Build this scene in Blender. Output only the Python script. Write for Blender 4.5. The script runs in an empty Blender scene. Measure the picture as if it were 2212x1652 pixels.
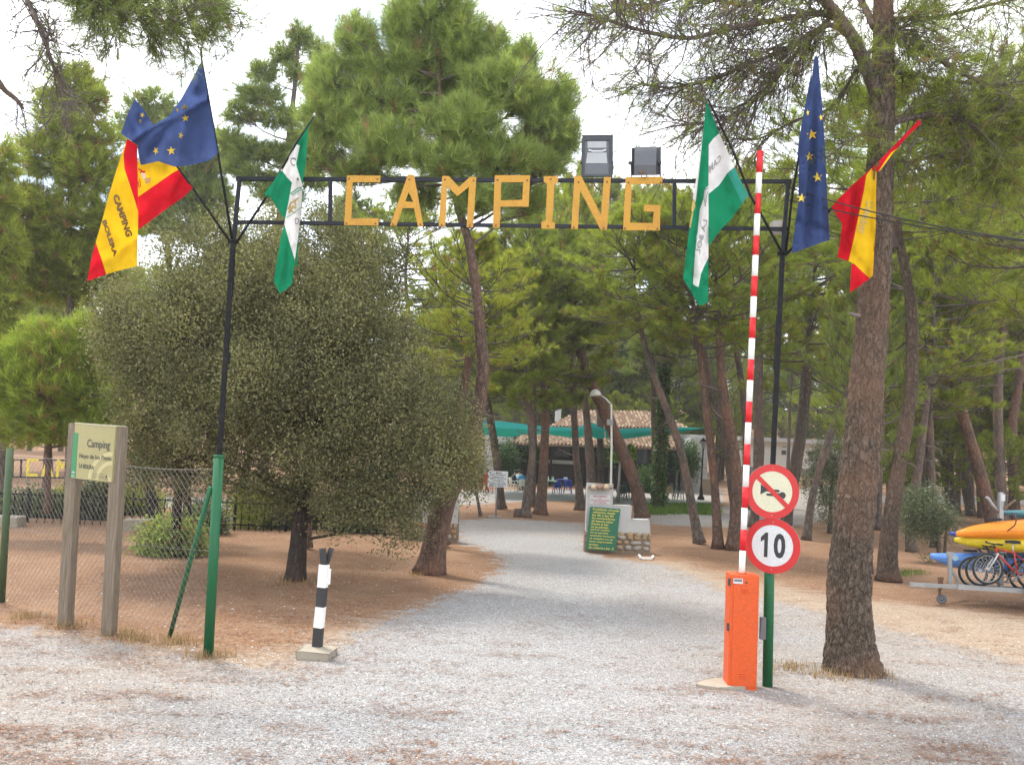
import bpy, bmesh, math, random
import numpy as np
from mathutils import Vector, Matrix, noise
from mathutils.geometry import tessellate_polygon

RAD = math.radians
rng = np.random.default_rng(11)
R = random.Random(5)
SC = bpy.context.scene
COL = SC.collection

# ------------------------------------------------------------------ camera
F, CX, CY, HC = 1875.8, 1106.0, 826.0, 2.8          # focal length and centre measured on a 2212 px wide copy
PITCH, ROLL = RAD(4.24), RAD(2.7)
cd = bpy.data.cameras.new('camera')
cam = bpy.data.objects.new('camera', cd)
COL.objects.link(cam)
cd.sensor_fit = 'HORIZONTAL'
cd.sensor_width = 36.0
cd.lens = 36.0 * F / 2212.0
cd.clip_start, cd.clip_end = 0.1, 2000.0
cam.matrix_world = Matrix.Translation((0, 0, HC)) @ Matrix.Rotation(math.pi / 2 + PITCH, 4, 'X') @ Matrix.Rotation(ROLL, 4, 'Z')
SC.camera = cam

# ------------------------------------------------------------------ sky and sun (thin cloud, soft sun high on the back left)
SUN_DIR = Vector((-1.25, 1.5, 4.0)).normalized()
SUN_EL = math.asin(SUN_DIR.z)
SUN_AZ = math.atan2(SUN_DIR.x, SUN_DIR.y)
world = bpy.data.worlds.new('World')
SC.world = world
world.use_nodes = True
wn, wl = world.node_tree.nodes, world.node_tree.links
wn.clear()
wo = wn.new('ShaderNodeOutputWorld')
wb = wn.new('ShaderNodeBackground')
wb.inputs['Strength'].default_value = 0.11
sky = wn.new('ShaderNodeTexSky')
sky.sky_type = 'NISHITA'
sky.sun_disc = False
sky.sun_elevation = SUN_EL
sky.sun_rotation = SUN_AZ
sky.dust_density = 1.5
tc = wn.new('ShaderNodeTexCoord')
cmap = wn.new('ShaderNodeMapping')
cmap.inputs['Scale'].default_value = (1.0, 1.0, 2.2)
cn = wn.new('ShaderNodeTexNoise')
cn.inputs['Scale'].default_value = 2.6
cn.inputs['Detail'].default_value = 7.0
cn.inputs['Roughness'].default_value = 0.55
cr = wn.new('ShaderNodeValToRGB')
cr.color_ramp.elements[0].position = 0.38
cr.color_ramp.elements[1].position = 0.60
cr.color_ramp.elements[0].color = (0.12, 0.12, 0.12, 1)
cmix = wn.new('ShaderNodeMix')
cmix.data_type = 'RGBA'
cmix.inputs[7].default_value = (11.0, 11.1, 11.3, 1)      # lit thin cloud
wl.new(tc.outputs['Generated'], cmap.inputs['Vector'])
wl.new(cmap.outputs['Vector'], cn.inputs['Vector'])
wl.new(cn.outputs['Fac'], cr.inputs['Fac'])
wl.new(cr.outputs['Color'], cmix.inputs[0])
wl.new(sky.outputs['Color'], cmix.inputs[6])
wl.new(cmix.outputs[2], wb.inputs['Color'])
wl.new(wb.outputs['Background'], wo.inputs['Surface'])
sd = bpy.data.lights.new('sun', 'SUN')
sun = bpy.data.objects.new('sun', sd)
COL.objects.link(sun)
sd.energy = 1.5
sd.angle = RAD(10)
sd.color = (1.0, 0.95, 0.86)
sun.rotation_euler = (-SUN_DIR).to_track_quat('-Z', 'Y').to_euler()
SC.view_settings.view_transform = 'Standard'
SC.view_settings.look = 'None'
SC.view_settings.gamma = 1.0
SC.view_settings.use_curve_mapping = False
SC.view_settings.exposure = 1.52
SC.cycles.max_bounces = 9
SC.cycles.diffuse_bounces = 6
SC.cycles.transmission_bounces = 6
SC.cycles.transparent_max_bounces = 8
SC.cycles.use_denoising = True

# ------------------------------------------------------------------ measuring: pixel of the 2212 px copy -> point of the place
CR_, SR_ = math.cos(ROLL), math.sin(ROLL)
CP_, SP_ = math.cos(PITCH), math.sin(PITCH)


def ray(x, y):
    u, v = (x - CX) / F, -(y - CY) / F
    ul, vl = u * CR_ - v * SR_, u * SR_ + v * CR_
    return Vector((ul, CP_ - vl * SP_, SP_ + vl * CP_))


def P(x, y, d):
    """the point seen at x, y whose distance along the ground axis is d"""
    r = ray(x, y)
    return Vector((0, 0, HC)) + r * (d / r.y)


def terrain(x, y):
    h = 0.0
    if y > 60:
        h += 0.035 * (min(y, 100) - 60)
    if y > 100:
        h += 0.11 * (min(y, 240) - 100)
    if y > 240:
        h += 0.03 * (y - 240)
    return h


def G(x, y):
    """where the ray through x, y meets the ground"""
    r = ray(x, y)
    lo, hi = 0.5, 400.0
    for _ in range(60):
        m = (lo + hi) / 2
        p = Vector((0, 0, HC)) + r * m
        if p.z > terrain(p.x, p.y):
            lo = m
        else:
            hi = m
    return Vector((0, 0, HC)) + r * hi


def on_plane(x, y, p0, n):
    r = ray(x, y)
    o = Vector((0, 0, HC))
    return o + r * ((p0 - o).dot(n) / r.dot(n))


# ------------------------------------------------------------------ materials
MATS = {}


def new_mat(name):
    m = bpy.data.materials.new(name)
    m.use_nodes = True
    m.node_tree.nodes.clear()
    MATS[name] = m
    return m


def nd(m, t, **kw):
    n = m.node_tree.nodes.new(t)
    for k, v in kw.items():
        setattr(n, k, v)
    return n


def lk(m, a, b):
    m.node_tree.links.new(a, b)


def ramp(m, fac, stops):
    r = nd(m, 'ShaderNodeValToRGB')
    e = r.color_ramp.elements
    while len(e) < len(stops):
        e.new(0.5)
    for i, (p, c) in enumerate(stops):
        e[i].position = p
        e[i].color = (c[0], c[1], c[2], 1)
    lk(m, fac, r.inputs['Fac'])
    return r.outputs['Color']


def mixc(m, fac, a, b, mode='MIX'):
    n = nd(m, 'ShaderNodeMix', data_type='RGBA', blend_type=mode)
    for s, v in ((0, fac), (6, a), (7, b)):
        if isinstance(v, (int, float)):
            n.inputs[s].default_value = v
        elif isinstance(v, tuple):
            n.inputs[s].default_value = (v[0], v[1], v[2], 1)
        else:
            lk(m, v, n.inputs[s])
    return n.outputs[2]


def noise_fac(m, scale, detail=4, rough=0.55, coord='Object', stretch=None):
    t = nd(m, 'ShaderNodeTexCoord')
    n = nd(m, 'ShaderNodeTexNoise')
    n.inputs['Scale'].default_value = scale
    n.inputs['Detail'].default_value = detail
    n.inputs['Roughness'].default_value = rough
    if stretch:
        mp = nd(m, 'ShaderNodeMapping')
        mp.inputs['Scale'].default_value = stretch
        lk(m, t.outputs[coord], mp.inputs['Vector'])
        lk(m, mp.outputs['Vector'], n.inputs['Vector'])
    else:
        lk(m, t.outputs[coord], n.inputs['Vector'])
    return n.outputs['Fac']


def bsdf(m, color, rough=0.6, metal=0.0, bump=None, bump_strength=0.3, bump_dist=0.01, spec=0.5):
    b = nd(m, 'ShaderNodeBsdfPrincipled')
    if isinstance(color, tuple):
        b.inputs['Base Color'].default_value = (color[0], color[1], color[2], 1)
    else:
        lk(m, color, b.inputs['Base Color'])
    if isinstance(rough, (int, float)):
        b.inputs['Roughness'].default_value = rough
    else:
        lk(m, rough, b.inputs['Roughness'])
    b.inputs['Metallic'].default_value = metal
    b.inputs['Specular IOR Level'].default_value = spec
    if bump is not None:
        bn = nd(m, 'ShaderNodeBump')
        bn.inputs['Strength'].default_value = bump_strength
        bn.inputs['Distance'].default_value = bump_dist
        lk(m, bump, bn.inputs['Height'])
        lk(m, bn.outputs['Normal'], b.inputs['Normal'])
    o = nd(m, 'ShaderNodeOutputMaterial')
    lk(m, b.outputs['BSDF'], o.inputs['Surface'])
    return b


def worn(name, col, dirt=(0.2, 0.15, 0.1), amount=0.35, rough=0.5, scale=6.0, metal=0.0, bump=0.15, spec=0.35):
    """painted or plain surface with blotches and fine grain"""
    m = new_mat(name)
    f1 = noise_fac(m, scale, 6, 0.65)
    f2 = noise_fac(m, scale * 14, 3, 0.6)
    c0 = tuple(c * 0.82 for c in col)
    c1 = tuple(min(1, c * 1.1) for c in col)
    base = ramp(m, f2, [(0.3, c0), (0.7, c1)])
    msk = ramp(m, f1, [(0.52, (0, 0, 0)), (0.78, (amount,) * 3)])
    bsdf(m, mixc(m, msk, base, dirt), rough, metal, f2, bump, 0.004, spec)
    return m


def flat(name, col, rough=0.6):
    m = new_mat(name)
    f = noise_fac(m, 40, 2, 0.5)
    bsdf(m, ramp(m, f, [(0.3, tuple(c * 0.9 for c in col)), (0.7, col)]), rough)
    return m


def cloth_mat(name, col, trans=0.35):
    m = new_mat(name)
    f = noise_fac(m, 3.0, 4, 0.6)
    c = ramp(m, f, [(0.3, tuple(x * 0.8 for x in col)), (0.7, tuple(min(1, x * 1.12) for x in col))])
    w = nd(m, 'ShaderNodeTexWave')
    w.inputs['Scale'].default_value = 60
    d = nd(m, 'ShaderNodeBsdfDiffuse')
    t = nd(m, 'ShaderNodeBsdfTranslucent')
    mx = nd(m, 'ShaderNodeMixShader')
    mx.inputs[0].default_value = trans
    lk(m, c, d.inputs['Color'])
    lk(m, c, t.inputs['Color'])
    lk(m, d.outputs[0], mx.inputs[1])
    lk(m, t.outputs[0], mx.inputs[2])
    o = nd(m, 'ShaderNodeOutputMaterial')
    lk(m, mx.outputs[0], o.inputs['Surface'])
    return m


def leaf_mat(name, stops, trans=0.4, gloss=0.0):
    """foliage: colour varies leaf by leaf (attribute tint), light shines through"""
    m = new_mat(name)
    a = nd(m, 'ShaderNodeAttribute', attribute_name='tint')
    c = ramp(m, a.outputs['Fac'], stops)
    oi = nd(m, 'ShaderNodeObjectInfo')
    hs = nd(m, 'ShaderNodeHueSaturation')
    mr = nd(m, 'ShaderNodeMapRange')
    mr.inputs['To Min'].default_value = 0.485
    mr.inputs['To Max'].default_value = 0.512
    mv = nd(m, 'ShaderNodeMapRange')
    mv.inputs['To Min'].default_value = 1.18
    mv.inputs['To Max'].default_value = 0.82
    lk(m, oi.outputs['Random'], mr.inputs['Value'])
    lk(m, oi.outputs['Random'], mv.inputs['Value'])
    lk(m, mr.outputs['Result'], hs.inputs['Hue'])
    lk(m, mv.outputs['Result'], hs.inputs['Value'])
    lk(m, c, hs.inputs['Color'])
    c = hs.outputs['Color']
    d = nd(m, 'ShaderNodeBsdfPrincipled')
    d.inputs['Roughness'].default_value = 0.45 if gloss else 0.65
    d.inputs['Specular IOR Level'].default_value = 0.5 if gloss else 0.25
    t = nd(m, 'ShaderNodeBsdfTranslucent')
    tcx = mixc(m, 1.0, c, (1.0, 1.05, 0.6), 'MULTIPLY')
    mx = nd(m, 'ShaderNodeMixShader')
    mx.inputs[0].default_value = trans
    lk(m, c, d.inputs['Base Color'])
    lk(m, tcx, t.inputs['Color'])
    lk(m, d.outputs[0], mx.inputs[1])
    lk(m, t.outputs[0], mx.inputs[2])
    o = nd(m, 'ShaderNodeOutputMaterial')
    lk(m, mx.outputs[0], o.inputs['Surface'])
    return m


def bark_mat(name, dark, mid, light, scale=7.0, strength=0.9, dist=0.03, zs=0.28):
    m = new_mat(name)
    t = nd(m, 'ShaderNodeTexCoord')
    mp = nd(m, 'ShaderNodeMapping')
    mp.inputs['Scale'].default_value = (1, 1, zs)
    lk(m, t.outputs['Object'], mp.inputs['Vector'])
    n0 = nd(m, 'ShaderNodeTexNoise')
    n0.inputs['Scale'].default_value = scale * 1.2
    lk(m, mp.outputs['Vector'], n0.inputs['Vector'])
    ad = mixc(m, 0.12, mp.outputs['Vector'], n0.outputs['Color'])
    v = nd(m, 'ShaderNodeTexVoronoi', feature='DISTANCE_TO_EDGE')
    v.inputs['Scale'].default_value = scale
    lk(m, ad, v.inputs['Vector'])
    v2 = nd(m, 'ShaderNodeTexNoise')
    v2.inputs['Scale'].default_value = scale * 5
    v2.inputs['Detail'].default_value = 5
    lk(m, mp.outputs['Vector'], v2.inputs['Vector'])
    edge = ramp(m, v.outputs['Distance'], [(0.0, dark), (0.16, mid), (0.55, light)])
    c = mixc(m, 0.55, edge, ramp(m, v2.outputs['Fac'], [(0.3, dark), (0.55, mid), (0.75, light)]))
    n3 = noise_fac(m, 0.9, 3)
    c = mixc(m, ramp(m, n3, [(0.45, (0, 0, 0)), (0.65, (0.4,) * 3)]), c, (light[0] * 1.05, light[1] * 0.72, light[2] * 0.6))
    hsum = nd(m, 'ShaderNodeMath', operation='ADD')
    mul = nd(m, 'ShaderNodeMath', operation='MULTIPLY')
    mul.inputs[1].default_value = 0.35
    mn = nd(m, 'ShaderNodeMath', operation='MINIMUM')
    mn.inputs[1].default_value = 0.3
    lk(m, v.outputs['Distance'], mn.inputs[0])
    lk(m, v2.outputs['Fac'], mul.inputs[0])
    lk(m, mn.outputs[0], hsum.inputs[0])
    lk(m, mul.outputs[0], hsum.inputs[1])
    bsdf(m, c, 0.9, 0, hsum.outputs[0], strength, dist, spec=0.15)
    return m


# ------------------------------------------------------------------ meshes and objects
def offset_of(parent):
    o = Vector((0, 0, 0))
    while parent is not None:
        o += parent.location
        parent = parent.parent
    return o


class MB:
    def __init__(self):
        self.v, self.f, self.m = [], [], []

    def add(self, vs, fs, mi=0):
        o = len(self.v)
        self.v += [tuple(v) for v in vs]
        self.f += [tuple(i + o for i in f) for f in fs]
        self.m += [mi] * len(fs)
        return self

    def box(self, c, s, rot=None, mi=0):
        c = Vector(c)
        vs = []
        for z in (-1, 1):
            for y in (-1, 1):
                for x in (-1, 1):
                    p = Vector((x * s[0] / 2, y * s[1] / 2, z * s[2] / 2))
                    if rot is not None:
                        p = rot @ p
                    vs.append(c + p)
        return self.add(vs, [(0, 2, 3, 1), (4, 5, 7, 6), (0, 1, 5, 4), (2, 6, 7, 3), (0, 4, 6, 2), (1, 3, 7, 5)], mi)

    def bar(self, a, b, w, h=None, up=Vector((0, 0, 1)), mi=0):
        """square section bar from a to b"""
        a, b = Vector(a), Vector(b)
        h = h or w
        d = (b - a).normalized()
        if abs(d.dot(up)) > 0.95:
            up = Vector((0, 1, 0))
        sx = d.cross(up).normalized()
        sy = sx.cross(d).normalized()
        vs = []
        for p in (a, b):
            for i, j in ((-1, -1), (1, -1), (1, 1), (-1, 1)):
                vs.append(p + sx * (i * w / 2) + sy * (j * h / 2))
        return self.add(vs, [(3, 2, 1, 0), (4, 5, 6, 7), (0, 1, 5, 4), (1, 2, 6, 5), (2, 3, 7, 6), (3, 0, 4, 7)], mi)

    def tube(self, pts, rad, n=8, cap=True, mi=0):
        pts = [Vector(p) for p in pts]
        if isinstance(rad, (int, float)):
            rad = [rad] * len(pts)
        vs, fs = [], []
        ref = None
        for i, p in enumerate(pts):
            d = (pts[min(i + 1, len(pts) - 1)] - pts[max(i - 1, 0)])
            d = d.normalized() if d.length > 1e-9 else Vector((0, 0, 1))
            if ref is None:
                ref = Vector((1, 0, 0)) if abs(d.x) < 0.8 else Vector((0, 1, 0))
            a = (ref - d * ref.dot(d)).normalized()
            ref = a
            b = d.cross(a)
            for k in range(n):
                t = 2 * math.pi * k / n
                vs.append(p + (a * math.cos(t) + b * math.sin(t)) * rad[i])
        for i in range(len(pts) - 1):
            for k in range(n):
                k2 = (k + 1) % n
                fs.append((i * n + k, i * n + k2, (i + 1) * n + k2, (i + 1) * n + k))
        if cap:
            fs.append(tuple(range(n - 1, -1, -1)))
            fs.append(tuple(range((len(pts) - 1) * n, len(pts) * n)))
        return self.add(vs, fs, mi)

    def prism(self, outer, ext, holes=(), mi=0):
        """outer / holes: 3D points of a flat outline; ext: thickness vector"""
        loops = [[Vector(p) for p in outer]] + [[Vector(p) for p in h] for h in holes]
        flatp = [p for l in loops for p in l]
        tris = tessellate_polygon(loops)
        n = len(flatp)
        ext = Vector(ext)
        vs = flatp + [p + ext for p in flatp]
        fs = [tuple(t) for t in tris] + [tuple(n + i for i in reversed(t)) for t in tris]
        o = 0
        for l in loops:
            k = len(l)
            for i in range(k):
                j = (i + 1) % k
                fs.append((o + i, o + j, n + o + j, n + o + i))
            o += k
        return self.add(vs, fs, mi)

    def lathe(self, c, prof, n=16, axis=None, mi=0):
        """prof: list of (radius, height) round the axis"""
        c = Vector(c)
        q = Matrix.Identity(3) if axis is None else Vector(axis).normalized().to_track_quat('Z', 'Y').to_matrix()
        vs, fs = [], []
        for r, h in prof:
            for k in range(n):
                t = 2 * math.pi * k / n
                vs.append(c + q @ Vector((r * math.cos(t), r * math.sin(t), h)))
        for i in range(len(prof) - 1):
            for k in range(n):
                k2 = (k + 1) % n
                fs.append((i * n + k, i * n + k2, (i + 1) * n + k2, (i + 1) * n + k))
        fs.append(tuple(range(n - 1, -1, -1)))
        fs.append(tuple(range((len(prof) - 1) * n, len(prof) * n)))
        return self.add(vs, fs, mi)

    def blob(self, c, s, rot=None, seed=0, rough=0.18, n=8, k=5, mi=0):
        """an uneven rounded stone"""
        c = Vector(c)
        vs, fs = [], []
        rr = random.Random(seed)
        for i in range(1, k):
            ph = math.pi * i / k
            for j in range(n):
                th = 2 * math.pi * (j + 0.5 * (i % 2)) / n
                q = 1 + rr.uniform(-rough, rough)
                p = Vector((math.sin(ph) * math.cos(th) * s[0] * q, math.sin(ph) * math.sin(th) * s[1] * q, math.cos(ph) * s[2] * q))
                vs.append(c + (rot @ p if rot is not None else p))
        top = Vector((0, 0, s[2] * 0.92))
        vs.append(c + (rot @ top if rot is not None else top))
        vs.append(c - (rot @ top if rot is not None else top))
        for i in range(k - 2):
            for j in range(n):
                j2 = (j + 1) % n
                fs.append((i * n + j, (i + 1) * n + j, (i + 1) * n + j2, i * n + j2))
        t, b = len(vs) - 2, len(vs) - 1
        for j in range(n):
            j2 = (j + 1) % n
            fs.append((t, j, j2))
            fs.append((b, (k - 2) * n + j2, (k - 2) * n + j))
        return self.add(vs, fs, mi)

    def build(self, name, mats, parent=None, smooth=False, base=None, bevel=0.0):
        me = bpy.data.meshes.new(name)
        off = offset_of(parent) if parent is not None else Vector(base or (0, 0, 0))
        me.from_pydata([(v[0] - off.x, v[1] - off.y, v[2] - off.z) for v in self.v], [], self.f)
        if not isinstance(mats, (list, tuple)):
            mats = [mats]
        for m in mats:
            me.materials.append(m)
        if len(mats) > 1:
            me.polygons.foreach_set('material_index', self.m)
        if smooth:
            me.polygons.foreach_set('use_smooth', [True] * len(me.polygons))
        me.validate()
        o = bpy.data.objects.new(name, me)
        COL.objects.link(o)
        if parent is not None:
            o.parent = parent
        else:
            o.location = off
        if bevel:
            b = o.modifiers.new('bevel', 'BEVEL')
            b.width = bevel
            b.segments = 2
            b.limit_method = 'ANGLE'
        return o


def np_mesh(name, verts, nper, mat, tint=None, parent=None, base=None, smooth=False):
    """many loose polygons of nper corners each, from one array"""
    off = offset_of(parent) if parent is not None else Vector(base or (0, 0, 0))
    verts = np.asarray(verts, dtype=np.float32).reshape(-1, 3) - np.array(off, dtype=np.float32)
    n = len(verts)
    npoly = n // nper
    me = bpy.data.meshes.new(name)
    me.vertices.add(n)
    me.vertices.foreach_set('co', verts.ravel())
    me.loops.add(n)
    me.loops.foreach_set('vertex_index', np.arange(n, dtype=np.int32))
    me.polygons.add(npoly)
    me.polygons.foreach_set('loop_start', np.arange(0, n, nper, dtype=np.int32))
    if tint is not None:
        a = me.attributes.new('tint', 'FLOAT', 'POINT')
        a.data.foreach_set('value', np.repeat(np.asarray(tint, dtype=np.float32), nper))
    me.materials.append(mat)
    me.update(calc_edges=True)
    if smooth:
        me.polygons.foreach_set('use_smooth', np.ones(npoly, dtype=bool))
    o = bpy.data.objects.new(name, me)
    COL.objects.link(o)
    if parent is not None:
        o.parent = parent
    else:
        o.location = off
    return o


def tag(o, label=None, cat=None, group=None, kind=None):
    if label:
        o['label'] = label
    if cat:
        o['category'] = cat
    if group:
        o['group'] = group
    if kind:
        o['kind'] = kind
    return o


def thing(name, label, cat, loc, group=None):
    o = bpy.data.objects.new(name, None)
    o.empty_display_size = 0.2
    COL.objects.link(o)
    o.location = loc
    return tag(o, label, cat, group)


def dup(root, loc, rz=0.0, label=None, scale=None):
    """copy of a thing with its parts and sub-parts"""
    r = root.copy()
    COL.objects.link(r)
    r.location = loc
    r.rotation_euler = (0, 0, rz)
    if scale:
        r.scale = scale
    if label:
        r['label'] = label
    for ch in list(root.children):
        c = ch.copy()
        COL.objects.link(c)
        c.parent = r
        for g in list(ch.children):
            d = g.copy()
            COL.objects.link(d)
            d.parent = c
    return r


# ------------------------------------------------------------------ lettering
def text_shape(s, bold=0.0, spacing=1.0):
    cu = bpy.data.curves.new('lettering', 'FONT')
    cu.body = s
    cu.resolution_u = 3
    cu.offset = bold
    cu.space_character = spacing
    o = bpy.data.objects.new('lettering', cu)
    COL.objects.link(o)
    dg = bpy.context.evaluated_depsgraph_get()
    me = bpy.data.meshes.new_from_object(o.evaluated_get(dg))
    vs = [(v.co.x, v.co.y) for v in me.vertices]
    fs = [tuple(p.vertices) for p in me.polygons]
    bpy.data.objects.remove(o)
    bpy.data.curves.remove(cu)
    bpy.data.meshes.remove(me)
    x0, x1 = min(v[0] for v in vs), max(v[0] for v in vs)
    y0, y1 = min(v[1] for v in vs), max(v[1] for v in vs)
    return [((v[0] - x0) / (x1 - x0), (v[1] - y0) / max(1e-6, y1 - y0)) for v in vs], fs


def text_on(mb, s, tl, tr, br, bl, bold=0.0, mi=0, mapper=None, spacing=1.0):
    """lettering stretched over a quad (3D corners, or 2D corners followed by a mapper)"""
    vs, fs = text_shape(s, bold, spacing)
    tl, tr, br, bl = [Vector(p) for p in (tl, tr, br, bl)]
    out = []
    for u, v in vs:
        p = (bl * (1 - u) + br * u) * (1 - v) + (tl * (1 - u) + tr * u) * v
        out.append(mapper(p) if mapper else p)
    mb.add(out, fs, mi)

# ------------------------------------------------------------------ the palette
M_black = worn('black_paint', (0.012, 0.012, 0.014), (0.06, 0.05, 0.04), 0.3, 0.6, spec=0.12)
M_frame = worn('dark_grey_paint', (0.022, 0.024, 0.030), (0.07, 0.06, 0.05), 0.3, 0.6, spec=0.15)
M_green = worn('green_paint', (0.008, 0.105, 0.038), (0.04, 0.07, 0.03), 0.4, 0.5)
M_olive = worn('old_green_paint', (0.05, 0.085, 0.035), (0.10, 0.08, 0.05), 0.5, 0.6)
M_orange_letter = worn('ochre_paint', (0.46, 0.235, 0.028), (0.27, 0.13, 0.025), 0.7, 0.6, 3.5)
M_yellow_letter = worn('yellow_paint', (0.72, 0.57, 0.05), (0.3, 0.22, 0.05), 0.5, 0.55)
M_bolt = worn('rusty_steel', (0.16, 0.09, 0.05), (0.3, 0.12, 0.04), 0.6, 0.6, metal=0.4)
M_wire = worn('dull_wire', (0.20, 0.19, 0.18), (0.16, 0.10, 0.06), 0.4, 0.6)
M_shadestone = worn('shade_dark_stonework', (0.05, 0.042, 0.034), (0.03, 0.026, 0.02), 0.5, 0.9)  # plinth stone with the porch shade put into its colour
M_galv = worn('galvanised_steel', (0.33, 0.335, 0.34), (0.2, 0.19, 0.17), 0.4, 0.45, metal=0.5)
M_grey_box = worn('grey_plastic', (0.14, 0.145, 0.155), (0.08, 0.07, 0.06), 0.3, 0.5)
M_floodgrey = worn('grey_cast_metal', (0.105, 0.11, 0.125), (0.2, 0.19, 0.17), 0.35, 0.5)
M_flooddark = worn('dark_cast_metal', (0.045, 0.047, 0.055), (0.12, 0.12, 0.12), 0.35, 0.5)
M_beige_box = worn('beige_plastic', (0.42, 0.39, 0.33), (0.2, 0.17, 0.13), 0.4, 0.5)
M_cab = worn('orange_paint', (0.60, 0.085, 0.014), (0.36, 0.09, 0.04), 0.5, 0.5, 2.5, bump=0.03)
M_red = worn('red_paint', (0.62, 0.012, 0.018), (0.35, 0.05, 0.04), 0.25, 0.4)
M_white = worn('white_paint', (0.78, 0.77, 0.73), (0.42, 0.36, 0.28), 0.35, 0.45, 9)
M_signred = worn('sign_red', (0.50, 0.022, 0.022), (0.3, 0.03, 0.03), 0.3, 0.4)
M_signcream = worn('sign_cream', (0.56, 0.53, 0.38), (0.5, 0.45, 0.3), 0.4, 0.45, 5)
M_signwhite = worn('sign_white', (0.56, 0.565, 0.57), (0.5, 0.45, 0.38), 0.3, 0.45, 5)
M_ink = flat('black_ink', (0.018, 0.018, 0.02), 0.5)
M_redink = flat('red_ink', (0.45, 0.03, 0.05), 0.5)
M_blueink = flat('blue_ink', (0.06, 0.06, 0.3), 0.5)
M_yellowink = flat('yellow_ink', (0.62, 0.50, 0.06), 0.5)
M_board = worn('green_board', (0.015, 0.13, 0.065), (0.03, 0.07, 0.04), 0.4, 0.5)
M_panel = worn('sign_olive', (0.33, 0.29, 0.13), (0.25, 0.21, 0.1), 0.3, 0.5, 4)
M_panel_pale = flat('sign_pale_olive', (0.46, 0.40, 0.19), 0.5)
M_panel_green = flat('sign_green', (0.015, 0.20, 0.065), 0.5)
M_concrete = worn('concrete', (0.33, 0.29, 0.23), (0.24, 0.18, 0.12), 0.6, 0.9, 7, bump=0.6)
M_blk = worn('band_black', (0.035, 0.033, 0.035), (0.2, 0.18, 0.16), 0.35, 0.5)
M_rubber = worn('rubber', (0.02, 0.02, 0.02), (0.10, 0.08, 0.06), 0.4, 0.75)
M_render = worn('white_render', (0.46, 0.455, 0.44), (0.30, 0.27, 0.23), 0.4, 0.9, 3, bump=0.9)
M_mortar = worn('mortar', (0.24, 0.18, 0.13), (0.15, 0.11, 0.08), 0.5, 0.95, 8, bump=0.8)
M_stones = [worn('field_stone_%s' % n, c, (0.24, 0.17, 0.10), 0.55, 0.9, 9, bump=0.8) for n, c in
            (('tan', (0.36, 0.27, 0.17)), ('grey', (0.36, 0.33, 0.28)), ('ochre', (0.38, 0.25, 0.13)))]
M_tile_pale = worn('pale_clay', (0.34, 0.255, 0.165), (0.2, 0.13, 0.09), 0.5, 0.85, 9)
M_tile_red = worn('red_clay', (0.20, 0.105, 0.066), (0.13, 0.08, 0.055), 0.5, 0.85, 9)
M_glassdark = flat('dark_glass', (0.02, 0.022, 0.025), 0.12)
M_dark_in = flat('dark_timber_and_porch_shade', (0.016, 0.012, 0.009), 0.85)  # near-black timber colour, also stands in for the shade under the porch
M_soffit = worn('brown_soffit', (0.20, 0.14, 0.09), (0.1, 0.07, 0.05), 0.4, 0.8)
M_sail = cloth_mat('green_shade_cloth', (0.010, 0.145, 0.105), 0.45)
M_sailpale = cloth_mat('blue_green_shade_cloth', (0.02, 0.19, 0.175), 0.45)
M_orange_k = worn('orange_hull', (0.80, 0.26, 0.02), (0.5, 0.2, 0.04), 0.35, 0.35, 2)
M_yellow_k = worn('yellow_hull', (0.62, 0.48, 0.02), (0.4, 0.3, 0.05), 0.35, 0.35, 2)
M_blue_k = worn('deep_blue_hull', (0.03, 0.07, 0.33), (0.05, 0.06, 0.15), 0.35, 0.35, 2)
M_sky_k = worn('sky_blue_hull', (0.12, 0.27, 0.66), (0.1, 0.16, 0.35), 0.35, 0.35, 2)
M_teal_k = worn('teal_hull', (0.08, 0.22, 0.24), (0.06, 0.12, 0.13), 0.35, 0.35, 2)
M_strap = flat('dark_strap', (0.10, 0.05, 0.03), 0.8)
M_bikered = worn('red_bike_paint', (0.42, 0.035, 0.02), (0.2, 0.05, 0.03), 0.3, 0.35)
M_chrome = flat('bright_steel', (0.55, 0.55, 0.56), 0.3)
M_c_red = worn('red_plastic', (0.42, 0.02, 0.03), (0.2, 0.03, 0.03), 0.2, 0.4)
M_c_blue = worn('blue_plastic', (0.02, 0.05, 0.28), (0.03, 0.04, 0.12), 0.2, 0.4)
M_c_white = worn('cream_plastic', (0.62, 0.60, 0.50), (0.4, 0.36, 0.28), 0.3, 0.4)
M_c_dark = worn('dark_green_plastic', (0.02, 0.035, 0.03), (0.04, 0.04, 0.04), 0.2, 0.4)
M_rattan = worn('rattan', (0.36, 0.24, 0.12), (0.2, 0.12, 0.06), 0.4, 0.7)
M_tablegreen = worn('pale_green_plastic', (0.35, 0.48, 0.36), (0.25, 0.3, 0.22), 0.2, 0.5)
M_skin = flat('skin', (0.42, 0.23, 0.16), 0.55)
M_hair = flat('dark_hair', (0.015, 0.011, 0.009), 0.6)
M_cl_blue = flat('bright_blue_cotton', (0.03, 0.27, 0.55), 0.85)
M_cl_pale = flat('pale_blue_cotton', (0.42, 0.58, 0.62), 0.85)
M_cl_dark = flat('black_cotton', (0.02, 0.02, 0.024), 0.85)
M_cl_red = flat('red_cotton', (0.45, 0.04, 0.03), 0.85)
M_trouser = flat('dark_denim', (0.03, 0.035, 0.05), 0.85)
M_fl_blue = cloth_mat('blue_flag_cloth', (0.060, 0.092, 0.225), 0.5)
M_fl_red = cloth_mat('red_flag_cloth', (0.58, 0.012, 0.025), 0.38)
M_fl_yellow = cloth_mat('yellow_flag_cloth', (0.74, 0.46, 0.015), 0.38)
M_fl_green = cloth_mat('green_flag_cloth', (0.012, 0.22, 0.105), 0.38)
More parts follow.
